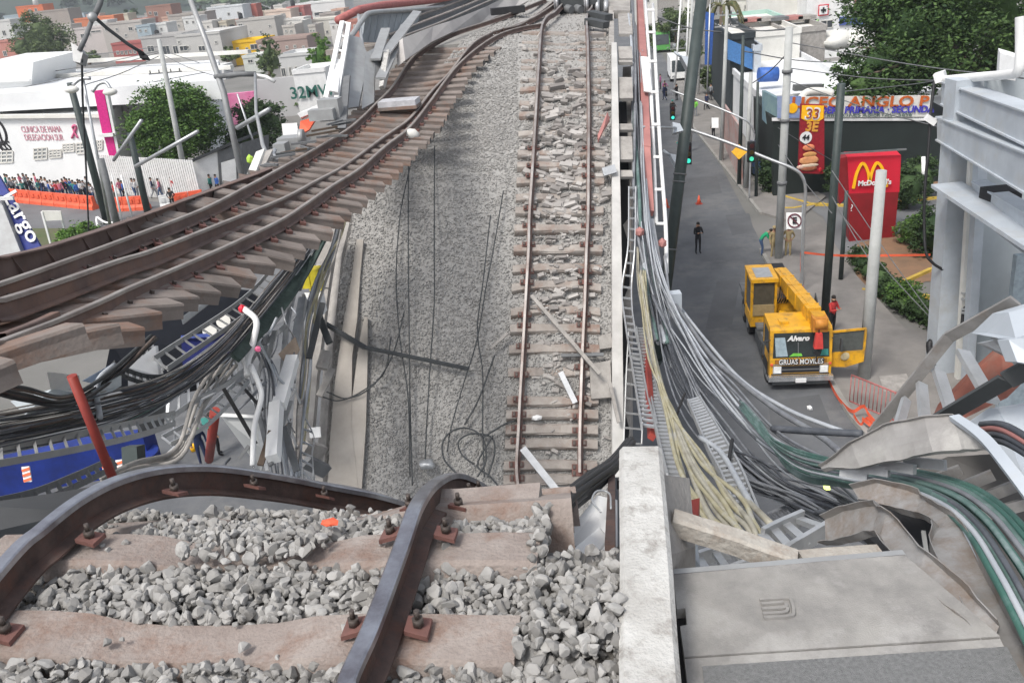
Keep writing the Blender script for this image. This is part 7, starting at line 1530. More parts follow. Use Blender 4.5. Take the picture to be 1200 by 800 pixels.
# orange water barriers
t0_, t1_ = G(16, 236), G(176, 246.5)
n = 0
for seg_, (a, b, k) in enumerate(((G(12, 235.5), G(113, 245.5), 7), (G(133, 247.5), G(176, 245), 3), (G(189, 245.5), G(240, 238), 3))):
    for i in range(k):
        p, q_ = a.lerp(b, (i+.02)/k), a.lerp(b, (i+.98)/k); t = (q_-p); L = t.length; X = t.normalized(); Y = Vector((-X.y, X.x, 0))
        pf = [(-.3, 0), (-.3, .25), (-.16, .45), (-.13, 1.05), (.13, 1.05), (.16, .45), (.3, .25), (.3, 0)]
        mb = MB(); mb.slab([p+Y*yy+tz*zz for yy, zz in pf], X*L)
        for s in (.28, .72): mb.box(p+X*L*s-Y*.17+tz*.72, (L*.26, .1, .3), X, Y)
        if seg_ == 2 and i == 0: mt_ = M['white']
        else: mt_ = M['orange']
        if mt_ is M['white']: solo('water_barrier', mb, mt_, 'white plastic water barrier between the orange ones', 'road barrier')
        else: solo('water_barrier', mb, mt_, ['orange plastic water barrier in the long row before the clinic', 'orange plastic water barrier in the short row between the lamp posts', 'orange plastic water barrier in the row at the foot of the white fence'][seg_], 'road barrier', ['barriers before the clinic', 'barriers between the lamp posts', 'barriers by the white fence'][seg_])
# the crowd behind the barriers
tops = ['white', 'black', 'pink', 'grey', 'navy', 'blue', 'white', 'cream', 'red', 'teal', 'black', 'white', 'pink', 'grey']
legs_ = ['black', 'navy', 'jeans', 'grey', 'black']
crowd = []
for i in range(34):
    x = 12+i*3.15+rnd.uniform(-1, 1); y = lerp(231, 240, (x-12)/100)-rnd.uniform(0, 9)
    crowd.append((x, y))
for x in (132, 138, 145, 148, 160, 163, 182, 190, 193, 200, 206, 212, 216, 228, 232, 236, 239, 243, 246, 250, 257, 260, 274): crowd.append((x, lerp(240, 228, (x-132)/140)-rnd.uniform(0, 5)))
rc = random.Random(5)
for i, (x, y) in enumerate(crowd):
    tp_ = rc.choice(tops); lg = rc.choice(legs_)
    if 47 <= x <= 50.2: tp_ = 'orange'; y = 228
    if 86 <= x <= 89: tp_ = 'blue'
    place = 'left of the crowd by the clinic' if x < 45 else 'in the middle of the crowd by the clinic' if x < 85 else 'at the right of the crowd by the clinic' if x < 120 else 'before the white fence near the green pole' if x < 172 else 'before the white fence behind the barriers' if x < 224 else 'by the booth'
    lab = 'person in %s top and %s trousers %s' % (tp_, lg, place)
    if tp_ == 'orange': lab = 'person in bright orange standing tallest in the crowd before the clinic'
    person(x, y, tp_, lg, lab, rc.randrange(5), rc.uniform(-3, 3), h=rc.uniform(1.55, 1.8)*(1.12 if tp_ == 'orange' else 1), group='crowd: '+lab[10:])
b = G(204, 246); person(204, 246, 'black', 'black', 'person in black standing in front of the orange barriers by the fence', 4, 0)
# plants near the crowd
for (x, y, r, mt_, lab) in ((80, 214, 1.1, LG4, 'spiky yellowish palm-like shrub behind the crowd at the clinic wall'), (98, 212, .9, LG2, 'dark bush behind the crowd right of the yellowish shrub')):
    bush(x, y, r, r*1.1, 900, .16, mt_, lab, seed=x)
bush(97, 288, 1.3, .75, 2200, .12, LG3, 'bright green bush on the verge left of the hanging track', seed=3)
# small sign frame on the verge and rail
b0, b1 = G(61, 292), G(80, 288); t = thing('board_sign', 'small white board on two posts on the verge at the left', 'sign', b0)
for b_, tp in ((b0, (49, 248)), (b1, (70, 248))): mb = MB(); v = ray(*tp); mb.bar(b_, C0+v*(b_.y/v.y), .12, .1); obj('post', mb, M['white'], t)
mb = MB(); mb.slab([V3(49, 247, b0.y), V3(71, 247.5, b0.y), V3(73, 258, b0.y), V3(52, 259, b0.y)], (0, .1, 0)); obj('board', mb, M['offwhite'], t)
t = thing('road_rail', 'white low rail beside the lamp posts left of the hanging track', 'rail', G(130, 275)); mb = MB(); mb.tube(smooth([G(116, 272), G(116, 264)+tz*.6, V3(125, 261, 60), V3(152, 259, 60)], 4), .08, 6); obj('rail', mb, M['white'], t)
# poles on the left
def lpole(bx, by, tx_, ty_, r, mt_, lab, r2=None, name='utility_pole', extra=None): return pole(bx, by, tx_, ty_, r, mt_, lab, r2, name=name, extra=extra)
lpole(222, 232, 186, 46, .24, gpole, 'tall pale concrete utility pole in front of the round tree', .16, extra=xarm(.8, 2.6, 'midgrey'))
lpole(126, 262, 82, 97, .28, 'greenpole', 'dark green lamp post standing in front of the clinic', .22)
lpole(131, 275, 96, 85, .11, 'galv', 'slim grey lamp post beside the dark one', .08)
lpole(141, 278, 118, 186, .24, 'midgrey', 'thick short grey post at the foot of the slim lamp post', .22)
lpole(176, 262, 152, 156, .25, 'greenpole', 'dark green post left of the round tree', .2)
lpole(312, 212, 278, 110, .1, 'galv', 'thin grey pole with white tube beside the booth')
lpole(156, 258, 142, 205, .08, 'white', 'thin white post left of the dark green post'); lpole(144, 262, 131, 205, .08, 'white', 'thin white post nearest the slim lamp post')
lpole(236, 128, 222, 90, .2, 'midgrey', 'short pole with crossarm above the long pale wall', extra=xarm(.8, 3)) if False else None
lpole(318, 130, 311, 92, .15, 'midgrey', 'dark pole with crossarm standing before the pale wall', extra=xarm(.75, 3, 'midgrey'))
# big leaning catenary mast
b = P(284, 216, 14.5) ; b = G(300, 300); tp = P(220, -8, 30)
mb = MB(); t = thing('leaning_mast', 'tall grey leaning mast crossing the houses with a bracket at mid height', 'mast', P(284, 216, 30)); mb.tube([P(220, -8, 30), P(242, 50, 30), P(262, 108, 30), P(286, 218, 31)], .1, 8, scale=[.9, 1, 1.1, 1.2]); obj('shaft', mb, M['steel'], t)
mb = MB(); mb.tube([P(252, 90, 30), P(280, 87, 29.6), P(300, 87, 29.6)], .09, 8); obj('bracket', mb, M['midgrey'], t)
mb = MB(); mb.tube([P(299, 86, 29.6), P(300, 130, 26), P(308, 170, 21), P(322, 205, 17), P(335, 232, 14)], .05, 8); obj('dropped_arm', mb, M['steel'], t)
mb = MB(); mb.tube([P(300, 88, 29.6), P(312, 90, 29), P(322, 96, 29)], .06, 6); obj('lamp_arm', mb, M['white'], t)
# fallen lamp with two arms at top left
t = thing('broken_lamp_post', 'broken street lamp with an elbow arm hanging at the upper left', 'street lamp', P(110, 25, 22))
for pts, r, mt_ in (([(120, -8, 22), (117, 5, 22), (109, 22, 22)], .075, 'midgrey'), ([(109, 20, 22), (100, 45, 22), (93, 60, 22)], .06, 'midgrey'), ([(108, 18, 22), (125, 33, 22.3), (150, 52, 22.7), (168, 63, 23)], .045, 'darkgrey')):
    mb = MB(); mb.tube(PL(pts), r, 8); obj('arm', mb, M[mt_], t)
mb = MB(); mb.blob(P(108, 20, 21.9), .12, 1, sub=2, amp=.2); obj('joint', mb, M['steel'], t)
mb = MB(); mb.slab([P(83, 50, 22), P(92, 55, 22), P(97, 62, 22), P(94, 74, 22), P(86, 72, 22)], F*.3); obj('lamp_head', mb, M['steel'], t)
mb = MB(); mb.slab([P(160, 58, 23), P(169, 62, 23), P(173, 68, 23), P(164, 68, 23)], F*.2); obj('lamp_end', mb, M['dark'], t)
cable('wire', [(96, 70, 22), (97, 120, 24), (101, 200, 27), (104, 270, 30)], .03, 'darkgrey', 'dark wire hanging straight down from the broken lamp head')
t = thing('curved_lamp', 'curved double lamp arms on top of the slim lamp post', 'street lamp', P(96, 100, 55))
for pts in ([(85, 100, 55), (92, 94, 55), (98, 92, 55), (106, 92, 55)], [(108, 108, 55), (115, 99, 55), (124, 97, 55), (130, 105, 55)]): mb = MB(); mb.tube(smooth(PL(pts), 4), .12, 6); obj('arm', mb, M['galv'], t)
for x, y in ((129, 108), (84, 105)): mb = MB(); mb.blob(P(x, y, 55), .4, 1, (1.2, .8, .6), sub=2, amp=0); obj('lamp_head', mb, M['offwhite'], t)
# slanting pale tubes (signal arms) in front of the tree
for a, b_, lab in (((133, 188, 40), (166, 141, 38), 'slanting white tube rising in front of the round tree at its left'), ((159, 195, 36), (232, 154, 34), 'longer slanting white tube crossing in front of the round tree'), ((278, 150, 30), (316, 128, 28), 'short pale tube slanting right from the pole by the booth')):
    mb = MB(); mb.tube(PL([a, b_]), .08, 6); solo('pale_tube', mb, M['galv'], lab, 'tube')
for i, (a, b_) in enumerate([((0, 122, 80), (240, 85, 70)), ((0, 108, 80), (186, 62, 75)), ((186, 62, 75), (255, 90, 70)), ((0, 92, 90), (186, 60, 75)), ((0, 70, 110), (186, 55, 75)), ((186, 58, 75), (320, 95, 110)), ((98, 100, 60), (186, 66, 75))]):
    m_ = ((a[0]+b_[0])/2, (a[1]+b_[1])/2+3, (a[2]+b_[2])/2); mb = MB(); mb.tube(smooth(PL([a, m_, b_]), 6), .035, 4); solo('overhead_wire', mb, M['midgrey'], 'thin overhead wire crossing in front of the clinic roofs on the left', 'wire', 'overhead wires on the left')
# blue banner with white letters at left edge
t = thing('advertising_banner', 'tall slanting dark blue banner with white lettering at the left edge', 'banner', P(20, 290, 22))
mb = MB(); mb.slab([P(-12, 195, 22), P(-2, 205, 22), P(48, 290, 22), P(36, 296, 22), P(28, 294, 22), P(-12, 228, 22)], F*.1); obj('blue_panel', mb, mat('banner_navy', (.02, .035, .22), .5), t)
mb = MB(); mb.slab([P(-12, 232, 22.1), P(28, 295, 22.1), P(38, 296, 22.1), P(38, 302, 22.1), P(-12, 320, 22.1)], F*.1); obj('white_panel', mb, M['white'], t)
mb = MB(); mb.slab([P(-16, 230, 21.8), P(-2, 228, 21.8), P(28, 305, 21.8), P(2, 312, 21.8)], F*.3); obj('post', mb, M['steel'], t)
Xb = (P(43, 292, 22)-P(5, 225, 22)).normalized(); Yb = (P(30, 240, 22)-P(18, 250, 22)).normalized()
text('Largo', .55, M['white'], P(25, 254, 21.95), Xb, Yb, t, .01, bold=.006, sx=1.15)
mb = MB(); mb.bar(P(-5, 233, 21.7), P(16, 232, 21.7), .08, .08); obj('bracket', mb, M['white'], t)

# ================================================================== wreckage between the hanging track and the fallen span
# things on the street far below
mb = MB(); Q0 = [G(-60, 560), G(180, 535), G(196, 566), G(150, 600), G(-60, 640)]; 
for i, (a, b_, c_) in enumerate((((-20, 580), (62, 566), 1), ((62, 566), (120, 556), 1), ((120, 556), (180, 548), 1))):
    mb = MB(); A, B = G(a[0], a[1]+6), G(b_[0], b_[1]+6); mb.slab([A+tz*1.4, B+tz*1.4, B, A], (.1, .7, 0)); solo('blue_barrier', mb, M['blue'], ['blue sheet panel at the left edge under the hanging cables', 'blue sheet panel in the middle under the hanging cables', 'blue sheet panel next to the dark pillar'][i], 'barrier')
for x, y, lab in ((30, 556, 'orange and white striped marker board on the left blue sheet'), (124, 552, 'orange and white striped marker board by the leaning red pole'), (140, 548, 'second orange and white striped marker right of the leaning red pole')):
    d0 = 27; t = thing('marker_board', lab, 'marker board', P(x, y+8, d0)); mb = MB(); mb.slab([P(x-5, y-9, d0), P(x+4, y-10, d0), P(x+7, y+8, d0), P(x-2, y+9, d0)], F*.05); obj('plate', mb, M['white'], t)
    for k in range(3): mb = MB(); mb.slab([P(x-5+k, y-6+k*6, d0-.03), P(x+4+k, y-9+k*6, d0-.03), P(x+5+k, y-6+k*6, d0-.03), P(x-4+k, y-3+k*6, d0-.03)], F*.02); obj('stripe', mb, M['hazard'], t)
mb = MB(); c = G(172, 556); mb.cyl(c, c+tz*.8, .55, .5, 16); mb.cyl(c+tz*.8, c+tz*.88, .6, n=16); solo('blue_drum', mb, M['blue'], 'round blue plastic tub beside the dark pillar under the wreckage', 'drum')
mb = MB(); mb.slab([P(142, 524, 22), P(160, 523, 22), P(162, 556, 22), P(144, 557, 22)], F*.5); solo('dark_pillar', mb, M['greenpole'], 'short dark pillar between the striped marker and the blue tub', 'pillar')
for k, (x, y) in enumerate(((209, 526), (217, 525), (227, 528))): mb = MB(); mb.cyl(G(x, y), G(x, y)+tz*.25, .1, n=8); solo('bottle', mb, M['myel'] if k == 2 else M['offwhite'], ['pale small bottle farthest left on the street below the ladder tray', 'pale small bottle in the middle below the ladder tray', 'yellowish small bottle right of the other two'][k], 'bottle')
# red poles
for a, b_, r, lab in (((84, 440, 7.7), (133, 562, 8.2), .045, 'long red pole leaning out under the near sleeper ends'), ((252, 482, 20), (245, 538, 24), .12, 'short red pole standing beside the person with the green helmet'), ((187, 462, 18), (183, 500, 20), .14, 'rusty red stub behind the grey ladder tray')):
    mb = MB(); mb.cyl(P(*a), P(*b_), r, n=12); solo('red_pole', mb, M['red'], lab, 'pole')
PO.append(pose(sp=(0, 0, 1.12), ch=(0, -.08, 1.32), nk=(0, -.12, 1.42), hd=(0, -.18, 1.48), ht=(0, -.22, 1.57), shL=(-.17, -.08, 1.35), shR=(.17, -.08, 1.35)))
person(240, 545, 'navy', 'navy', 'person with green helmet and dark clothes working under the wreckage', 7, .4, hat='lime')
person(258, 533, 'black', 'black', 'person in black standing right of the short red pole', 0, 2)
mb = MB(); mb.slab([P(235, 490, 21), P(247, 488, 21), P(250, 500, 21), P(238, 503, 21)], F*.3); solo('teal_box', mb, CLM['teal'], 'small teal box just above the worker with the green helmet', 'box')
# big grey panels and the dark void with blue panel
def sheet(q, mt_, lab, name='metal_sheet', cat='metal sheet', th=.06):
    mb = MB(); mb.slab(PL(q), F*th); return solo(name, mb, mt_ if not isinstance(mt_, str) else M[mt_], lab, cat)
sheet([(258, 486, 15), (302, 488, 15), (312, 530, 15), (306, 552, 15.5)], mat('grey_sheet', (.36, .37, .375), .5, rgb2=(.31, .32, .32), sc_=.6), 'smooth grey triangular sheet beside the bent white pole')
sheet([(258, 484, 14.9), (306, 487, 14.9), (306, 490, 14.9), (258, 488, 14.9)], 'white', 'white edge strip on top of the grey triangular sheet', 'edge_strip', 'strip', .1)
sheet([(180, 330, 17), (292, 340, 18), (304, 352, 18), (290, 410, 17), (240, 455, 16.5), (170, 470, 15.5), (120, 450, 15), (130, 400, 15.5)], mat('void_dark', (.012, .014, .02), .5), 'dark sheet painting the shaded space below the dangling sleepers', 'dark_under_sleepers_shade', 'shade sheet', .2)  # near-black sheet added to paint the shadowed space underneath
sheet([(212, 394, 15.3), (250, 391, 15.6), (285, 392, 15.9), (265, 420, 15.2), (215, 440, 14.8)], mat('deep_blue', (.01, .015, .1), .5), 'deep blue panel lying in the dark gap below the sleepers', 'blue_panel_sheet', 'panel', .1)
sheet([(212, 393, 15.2), (250, 390, 15.4), (250, 394, 15.4), (212, 397, 15.2)], mat('blue_edge', (.08, .12, .4), .5), 'bright blue edge strip on the deep blue panel', 'edge_strip', 'strip', .05)
sheet([(212, 372, 15), (262, 336, 16.5), (265, 340, 16.5), (214, 380, 15)], 'galv', 'pale diagonal metal trim along the dark shade sheet', 'trim_strip', 'strip', .05)
sheet([(150, 430, 12), (182, 405, 13), (186, 440, 12.5), (150, 452, 12)], 'white', 'white sheet tilted behind the small wire cage', 'white_sheet', 'sheet', .1)
sheet([(55, 436, 8.5), (90, 440, 9.2), (92, 458, 9.4), (60, 458, 8.8)], 'white', 'white perforated plate behind the nearest sleeper ends', 'white_plate', 'plate', .05)
sheet([(12, 470, 8.5), (60, 456, 8.8), (100, 462, 9.2), (140, 440, 10), (140, 452, 10), (96, 480, 9.2), (30, 486, 8.4)], mat('pale_fairing', (.5, .55, .57), .5, rgb2=(.42, .46, .48)), 'long pale curved fairing below the nearest sleepers', 'fairing', 'fairing', .05)
sheet([(96, 446, 10), (128, 428, 11), (132, 436, 11), (118, 452, 10.4)], mat('pale_blue', (.35, .45, .6), .5), 'pale blue scrap of sheet by the white fairing', 'sheet_scrap', 'sheet', .05)
sheet([(160, 480, 17), (192, 470, 18), (190, 500, 18), (162, 512, 17)], 'midgrey', 'dull grey sheet behind the long ladder tray', 'metal_sheet', 'metal sheet', .1)
sheet([(326, 415, 16), (345, 395, 16.5), (350, 410, 16.5), (338, 430, 16)], mat('tan_board', (.42, .32, .24), .8), 'small tan board between the ladder tray and the white beam', 'board', 'board', .1)
mb = MB(); mb.box(P(370, 326, 19.4), (.28, .3, .5), NV, TV); mb.box(P(360, 326, 19.4), (.2, .3, .4), NV, TV); solo('yellow_box', mb, mat('box_yellow', (.6, .5, .03), .6), 'yellow box wedged in the wreckage at the edge of the gravel', 'box')
mb = MB(); mb.box(P(368, 356, 19.4), (.45, .3, .45), NV, TV); solo('white_box', mb, M['white'], 'small white junction box just below the yellow box', 'box')
sheet([(362, 501, 19), (375, 500, 19), (376, 512, 19), (363, 513, 19)], 'white', 'small blank square white plate lying by the lower left gravel', 'square_plate', 'plate', .05)
# bent white pole
t = thing('bent_pole', 'bent white tubular pole with a red tip rising out of the left wreckage', 'pole', P(300, 420, 15)); mb = MB(); mb.tube(smooth(PL([(286, 362, 15), (300, 375, 14.8), (298, 395, 14.7), (290, 425, 14.5), (290, 440, 14.4)]), 4), .055, 8); mb.tube(smooth(PL([(294, 428, 14.4), (304, 452, 14.2), (306, 468, 14), (298, 500, 13.8), (296, 545, 13.5)]), 4), .045, 8); obj('tube', mb, M['white'], t)
mb = MB(); mb.blob(P(284, 362, 15), .08, 3); obj('red_tip', mb, M['mred'], t)
for i, (x, y) in enumerate(((262, 376), (246, 388))): mb = MB(); c = P(x, y, 15.4); mb.cyl(c-F*.02, c+F*.02, .13, n=16); solo('disc', mb, M['offwhite'], ['pale oval disc on the parallel rods, the right one', 'pale oval disc on the parallel rods, the left one'][i], 'disc')
mb = MB(); mb.blob(P(302, 409, 14.5), .06, 4); solo('pink_lamp', mb, mat('pink_lamp', (.8, .15, .3), .5), 'small pink-red lamp beside the bent white pole', 'lamp')
# tall white and grey channels
def barx(name, pts, w_, h_, mt_, lab, cat='steel beam'):
    mb = MB()
    for a, b_ in zip(pts, pts[1:]): mb.bar(P(*a), P(*b_), w_, h_, up=F)
    return solo(name, mb, M[mt_] if isinstance(mt_, str) else mt_, lab, cat)
barx('white_channel', [(343, 420, 16), (327, 476, 15)], .22, .2, 'white', 'upper of two thick white steel channels standing in the left wreckage')
barx('white_channel', [(324, 474, 15), (320, 538, 14)], .20, .2, 'white', 'lower of two thick white steel channels standing in the left wreckage')
barx('white_channel', [(355, 350, 18), (343, 422, 16.5)], .16, .12, 'galv', 'slimmer pale channel above the thick white ones')
barx('steel_post', [(347, 330, 18), (336, 380, 17), (331, 440, 16)], .09, .09, 'galv', 'thin pale post left of the white channels')
barx('concrete_curb', [(389, 262, 21.6), (377, 340, 20.8), (364, 440, 20.3), (355, 545, 19.8)], .38, .3, 'conc', 'long grey concrete curb standing along the left edge of the gravel', 'curb')
barx('steel_post', [(356, 345, 18), (352, 420, 17.4), (346, 480, 16.8), (344, 540, 16)], .06, .06, 'conc', 'thin tan rod running along the concrete curb')
for i, (a, b_, w_, mt_) in enumerate([((378, 355, 18), (362, 420, 17.5), .12, 'darkgrey'), ((370, 360, 18.5), (386, 402, 18), .14, 'darkgrey'), ((383, 412, 18.4), (377, 432, 18.2), .25, 'conc'), ((390, 432, 18.6), (374, 464, 18.3), .14, 'conc'), ((352, 468, 17), (346, 545, 16), .12, 'tansteel'), ((310, 404, 16), (318, 370, 17), .08, 'midgrey'), ((300, 470, 15), (318, 545, 14), .08, 'midgrey'), ((280, 448, 15), (308, 480, 14.6), .05, 'dark'), ((262, 455, 14), (300, 520, 14), .06, 'dark'), ((332, 500, 15), (348, 552, 14.8), .12, 'midgrey'), ((356, 524, 18), (378, 530, 18.5), .3, 'conc'), ((358, 540, 17.5), (382, 552, 18), .28, 'midgrey'), ((305, 545, 14), (318, 505, 14.4), .1, 'bark'), ((312, 405, 15.5), (300, 450, 15), .07, 'steel'), ((322, 388, 16), (312, 430, 15.5), .09, 'steel'), ((330, 500, 15), (340, 470, 15.5), .1, 'steel'), ((366, 300, 19), (350, 340, 18), .1, 'midgrey'), ((388, 245, 19.5), (362, 300, 18.5), .14, 'steel')]):
    labs = ['dark strut leaning under the white junction box', 'dark crossing strut right of the junction box', 'short pale block beside the concrete curb', 'narrow pale slat leaning on the gravel edge', 'tan bar at the foot of the curb', 'thin grey bar left of the yellow box', 'thin grey bar behind the bent white pole', 'black thin rod above the grey triangular sheet', 'black rod lying over the grey triangular sheet', 'grey bar leaning by the lower white channel', 'broken concrete chunk at the foot of the gravel edge', 'lower broken grey chunk by the bent rail', 'brown stick at the foot of the bent white pole', 'grey flat bar beside the pink lamp', 'grey bar beside the tan board', 'short grey bar between the white channels', 'thin grey bar above the thin pale post', 'flat grey bar coming down from the sleeper ends']
    barx('scrap_bar', [a, b_], w_, w_*.5, mt_, labs[i], 'scrap')
# ladder trays
ladder('ladder_tray', [(-20, 527, 8), (60, 514, 8.8), (120, 503, 9.6), (170, 492, 10.6), (205, 484, 11.5)], [(-20, 546, 7.8), (60, 532, 8.6), (120, 520, 9.4), (170, 508, 10.4), (205, 496, 11.4)], 'long sagging grey ladder tray crossing behind the leaning red pole', 'steel', .035, .2, rw=.03)
ladder('ladder_tray', [(198, 462, 13), (225, 448, 13.6), (262, 432, 14.5), (285, 405, 15.5), (298, 385, 16.5), (330, 345, 17.5)], [(196, 492, 12.8), (228, 470, 13.4), (266, 450, 14.3), (293, 425, 15.3), (310, 395, 16.3), (342, 352, 17.3)], 'wide pale ladder tray twisting up toward the yellow box', 'galv', .045, .26, rw=.04)
ladder('ladder_tray', [(190, 512, 13), (230, 490, 13.6), (262, 462, 14.4), (285, 440, 15)], [(200, 520, 12.9), (240, 500, 13.5), (272, 470, 14.3), (292, 446, 14.9)], 'narrow ladder tray just above the green helmeted worker', 'galv', .035, .22, rw=.03)
ladder('ladder_tray', [(134, 425, 10.5), (150, 434, 11), (175, 441, 11.8), (205, 440, 12.8)], [(128, 432, 10.4), (148, 442, 10.9), (175, 450, 11.7), (205, 450, 12.7)], 'short dark drooping ladder tray in front of the white tilted sheet', 'darkgrey', .03, .25, rw=.04)
ladder('ladder_tray', [(180, 420, 12.5), (285, 350, 16), (330, 300, 18), (360, 262, 19.5)], [(196, 432, 12.5), (298, 360, 16), (340, 310, 18), (368, 270, 19.5)], 'long straight ladder tray running up beneath the sleeper ends', 'steel', .04, .34, rw=.035)
ladder('ladder_tray', [(-20, 590, 6.8), (40, 576, 7.4), (90, 556, 8.2), (130, 538, 9)], [(-20, 604, 6.8), (45, 588, 7.4), (96, 566, 8.2), (136, 546, 9)], 'dark ladder tray hanging low over the blue sheets', 'midgrey', .03, .2, rw=.04)
ladder('ladder_tray', [(352, 488, 17), (356, 505, 16.8), (352, 525, 16.5), (354, 545, 16), (356, 562, 16)], [(358, 490, 17), (368, 512, 16.8), (366, 530, 16.5), (367, 548, 16), (368, 566, 16)], 'small kinked ladder tray at the foot of the curb', 'galv', .03, .3, rw=.04)
t = thing('wire_cage', 'small upright wire cage beside the dark gap below the sleepers', 'cage', P(185, 430, 13))
for a, b_ in (((158, 418), (178, 404)), ((162, 432), (182, 420)), ((166, 446), (188, 436)), ((158, 418), (166, 448)), ((178, 404), (190, 438)), ((165, 413), (174, 444)), ((171, 409), (182, 440)), ((166, 448), (192, 432)), ((178, 404), (192, 432))): mb = MB(); mb.bar(P(*a, 13), P(*b_, 13), .035, .035); obj('rod', mb, M['galv'], t)
# dark green mesh tray and the cable fans
mb = MB(); mb.ribbon(smooth(PL([(270, 418, 14), (318, 358, 16.5), (345, 320, 18), (366, 288, 19)]), 5), smooth(PL([(280, 425, 14), (332, 366, 16.5), (362, 322, 18), (384, 280, 19)]), 5), .06); solo('mesh_tray', mb, mat('green_mesh', (.055, .085, .075), .8, rgb2=(.03, .045, .04), sc_=8), 'long dark green cable tray sloping up beneath the sleeper ends', 'cable tray')
def fan(n, keys, r, mts, lab, group, jit=1.5):
    for i in range(n):
        a = (i+.5)/n*2-1; path = [(x+wx*a+rnd.uniform(-1, 1), y+wy*a+rnd.uniform(-1, 1), d*(1+.02*rnd.uniform(-1, 1))) for x, y, d, wx, wy in keys]
        cable('cable', path, r*rnd.uniform(.7, 1.3), rnd.choice(mts), lab, group, jit=jit, n=5)
fan(22, [(-20, 505, 7.8, 0, 22), (60, 490, 8.6, 2, 20), (130, 475, 9.8, 3, 18), (200, 452, 11.5, 5, 13), (262, 408, 13.8, 6, 9), (320, 340, 16.5, 6, 6), (375, 270, 19.5, 5, 4)], .011, ['browncable', 'darkcable', 'greycable', 'black', 'conc'], 'thin sagging cable in the layer just under the nearest sleepers', 'sagging cables under the nearest sleepers')
fan(18, [(-20, 520, 8.4, 0, 16), (80, 500, 9.6, 3, 14), (160, 478, 11, 4, 14), (240, 425, 13.5, 8, 10), (300, 375, 16, 8, 8), (345, 320, 18, 6, 6), (392, 250, 20, 4, 4)], .012, ['darkcable', 'browncable', 'palecable', 'greycable', 'greencable2'], 'sagging cable sweeping up toward the far end of the sleepers', 'cables sweeping up to the sleepers')
fan(5, [(-20, 452, 7, 0, 6), (30, 462, 7.8, 0, 8), (80, 470, 8.6, 2, 6), (130, 440, 10, 5, 4), (180, 395, 11.5, 4, 2)], .02, ['black', 'darkgrey', 'browncable'], 'dark cable looping close below the nearest sleeper', 'dark cables below the nearest sleeper')
fan(4, [(120, 560, 11, 0, 3), (160, 545, 12, 3, 5), (210, 530, 12.8, 5, 6), (235, 470, 13.5, 8, 6), (270, 420, 14.5, 8, 8)], .028, ['conc', 'greycable'], 'thick grey pipe-like cable below the wide ladder tray', 'thick grey cables')
fan(7, [(405, 235, 20.2, 3, 0), (392, 290, 19.5, 4, 2), (375, 330, 18.8, 7, 2), (362, 380, 18.2, 7, 0), (356, 440, 17.5, 6, 0), (350, 500, 17, 6, 0), (345, 560, 16, 6, 0)], .028, ['palecable', 'greycable', 'conc', 'yellowcable'], 'pale cable hanging down along the left edge of the gravel', 'cables along the gravel edge')
fan(6, [(300, 400, 15.5, 5, 0), (318, 440, 15.3, 8, 0), (320, 490, 15, 10, 0), (330, 560, 14.5, 12, 0)], .02, ['palecable', 'greycable', 'darkcable'], 'thin cable dangling around the white channels', 'cables around the white channels')
cable('cable', [(412, 225, 20), (400, 275, 19.5), (382, 305, 19), (372, 345, 18.4), (366, 400, 18), (362, 460, 17.6), (356, 520, 17)], .03, 'yellowcable', 'yellowish cable passing over the yellow box')
t = thing('white_hose', 'white looping hose beside the leaning red pole', 'hose', P(120, 460, 9.6)); mb = MB(); mb.tube(smooth(PL([(134, 428, 10.3), (118, 442, 9.8), (113, 460, 9.5), (117, 490, 9.3)]), 6), .035, 8); obj('hose', mb, M['palecable'], t)
for i in range(46):
    x, y = rnd.uniform(200, 350), rnd.uniform(360, 545); 
    if y < 620-x*.75: continue
    d = lerp(12.5, 16.5, (x-180)/180)+rnd.uniform(-.5, .8); a = rnd.choice((-.9, -.6, 1.2, 1.4, -1.2))+rnd.uniform(-.3, .3); L = rnd.uniform(15, 55)
    pts = [(x-L/2*math.cos(a)*.9, y-L/2*math.sin(a), d), (x+rnd.uniform(-4, 4), y+rnd.uniform(-4, 4), d-.1), (x+L/2*math.cos(a), y+L/2*math.sin(a), d+.1)]
    if i % 3: cable('bent_wire', pts, rnd.choice((.012, .018, .024)), rnd.choice(['galv', 'greycable', 'palecable', 'darkcable', 'browncable']), 'short bent wire or rod in the tangled wreckage left of the gravel', 'bent wires in the left wreckage', jit=2)
    else: barx('scrap_bar', [pts[0], pts[2]], rnd.uniform(.03, .09), .03, rnd.choice(['galv', 'steel', 'conc', 'midgrey']), 'loose flat metal piece in the tangled wreckage left of the gravel', 'scrap')['group'] = 'loose metal pieces in the left wreckage'
# concrete junk, dark sheet at the left foot of the bent rail
mb = MB(); mb.slab([P(-40, 640, 6.3), P(-40, 592, 6.6), P(60, 578, 7), P(130, 566, 7.4), P(128, 600, 6.6)], Vector((0, .1, -.1))); solo('dark_plate', mb, mat('smooth_dark', (.07, .072, .075), .5, rgb2=(.05, .052, .055), sc_=1), 'smooth dark grey plate behind the left bent rail', 'steel plate')
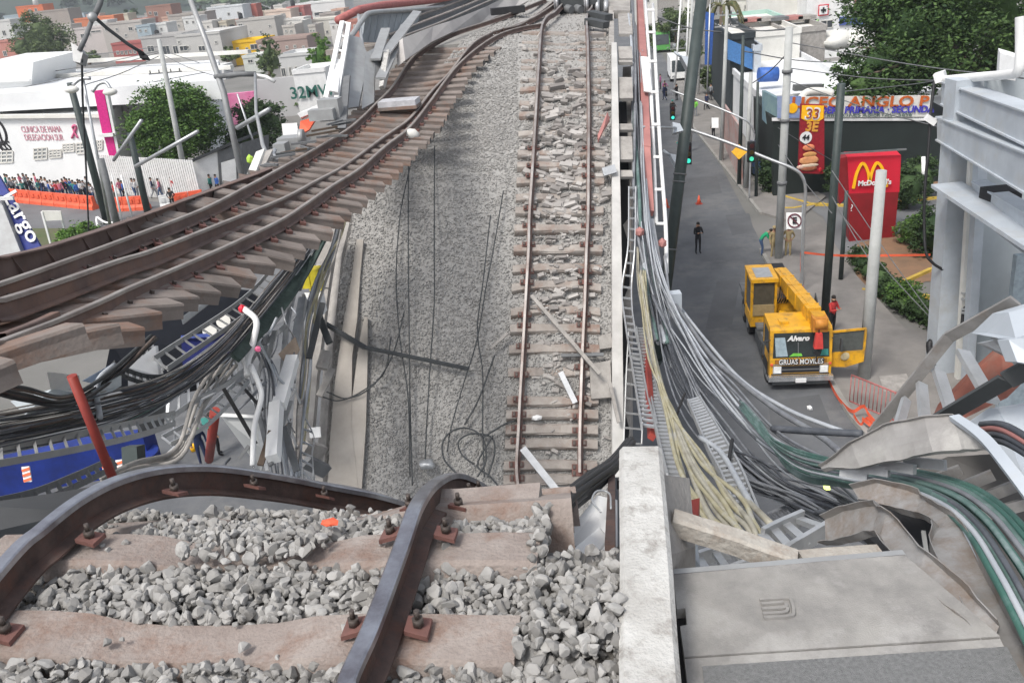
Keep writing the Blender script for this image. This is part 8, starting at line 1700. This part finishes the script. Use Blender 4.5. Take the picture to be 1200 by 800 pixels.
# cabinets beyond the hanging track
t = thing('track_motor', 'pale green-grey switch motor on the far side of the hanging track', 'switch motor', P(340, 165, 17)); mb = MB(); mb.box(P(342, 166, 18), (.5, .4, .22), NV, TV); mb.box(P(330, 173, 17.6), (.25, .3, .2), NV, TV); mb.cyl(P(350, 160, 17.5), P(356, 160, 17.5), .15, n=10); obj('housing', mb, M['steel'], t)
mb = MB(); mb.tube(smooth(PL([(322, 176, 17), (320, 182, 16.8), (327, 186, 16.6)]), 4), .05); obj('handle', mb, M['galv'], t)
sheet([(348, 133, 22), (383, 118, 23), (392, 122, 23), (352, 138, 22)], 'white', 'white rooftop sheet beyond the switch motor', 'white_roof_sheet', 'sheet', .2)
sheet([(352, 142, 22), (372, 136, 22.5), (362, 152, 21.5), (350, 158, 21.5)], 'orange', 'orange tarpaulin beyond the switch motor', 'tarpaulin', 'tarpaulin', .1)
sheet([(330, 145, 30), (348, 144, 30), (350, 160, 30), (332, 162, 30)], 'white', 'white van side seen behind the switch motor', 'van_side', 'van', 2.)
barx('tan_beam', [(307, 180, 17), (297, 206, 15.5)], .18, .15, 'offwhite', 'first tan beam leaning behind the outer rail of the hanging track'); barx('tan_beam', [(316, 180, 17), (304, 204, 15.7)], .2, .15, 'conc', 'second tan beam leaning behind the outer rail of the hanging track')
mb = MB(); mb.blob(P(293, 187, 24), .14, 3, (.8, .5, 1)); solo('safety_vest', mb, mat('hi_vis', (.5, .75, .1), .7), 'yellow-green safety vest hanging behind the tan beams', 'vest')
for i in range(16): 
    a = P(lerp(305, 395, i/15), lerp(205, 150, i/15)-rnd.uniform(0, 16), lerp(15.2, 19, i/15)); mb = MB(); mb.bar(a, a+NV*rnd.uniform(.2, .7)+TV*rnd.uniform(-.5, .5), .05, .04); solo('scrap_bar', mb, M[rnd.choice(['midgrey', 'midgrey', 'bark', 'darkgrey'])], 'short scrap bar lying in the debris beyond the outer rail of the hanging track', 'scrap', 'scrap beyond the hanging track')
# thin haze over the whole place
hz = MB(); hz.box((0, 560, 29.2), (2600, 1500, 62.4)); hzm = bpy.data.materials.new('haze'); hzm.use_nodes = True; hn = hzm.node_tree
hn.nodes.remove(hn.nodes['Principled BSDF']); pv = hn.nodes.new('ShaderNodeVolumePrincipled'); pv.inputs['Color'].default_value = (.86, .9, .95, 1); pv.inputs['Density'].default_value = .0004; pv.inputs['Anisotropy'].default_value = .3
hn.links.new(pv.outputs[0], hn.nodes['Material Output'].inputs['Volume']); obj('haze', hz, hzm, kind='stuff')
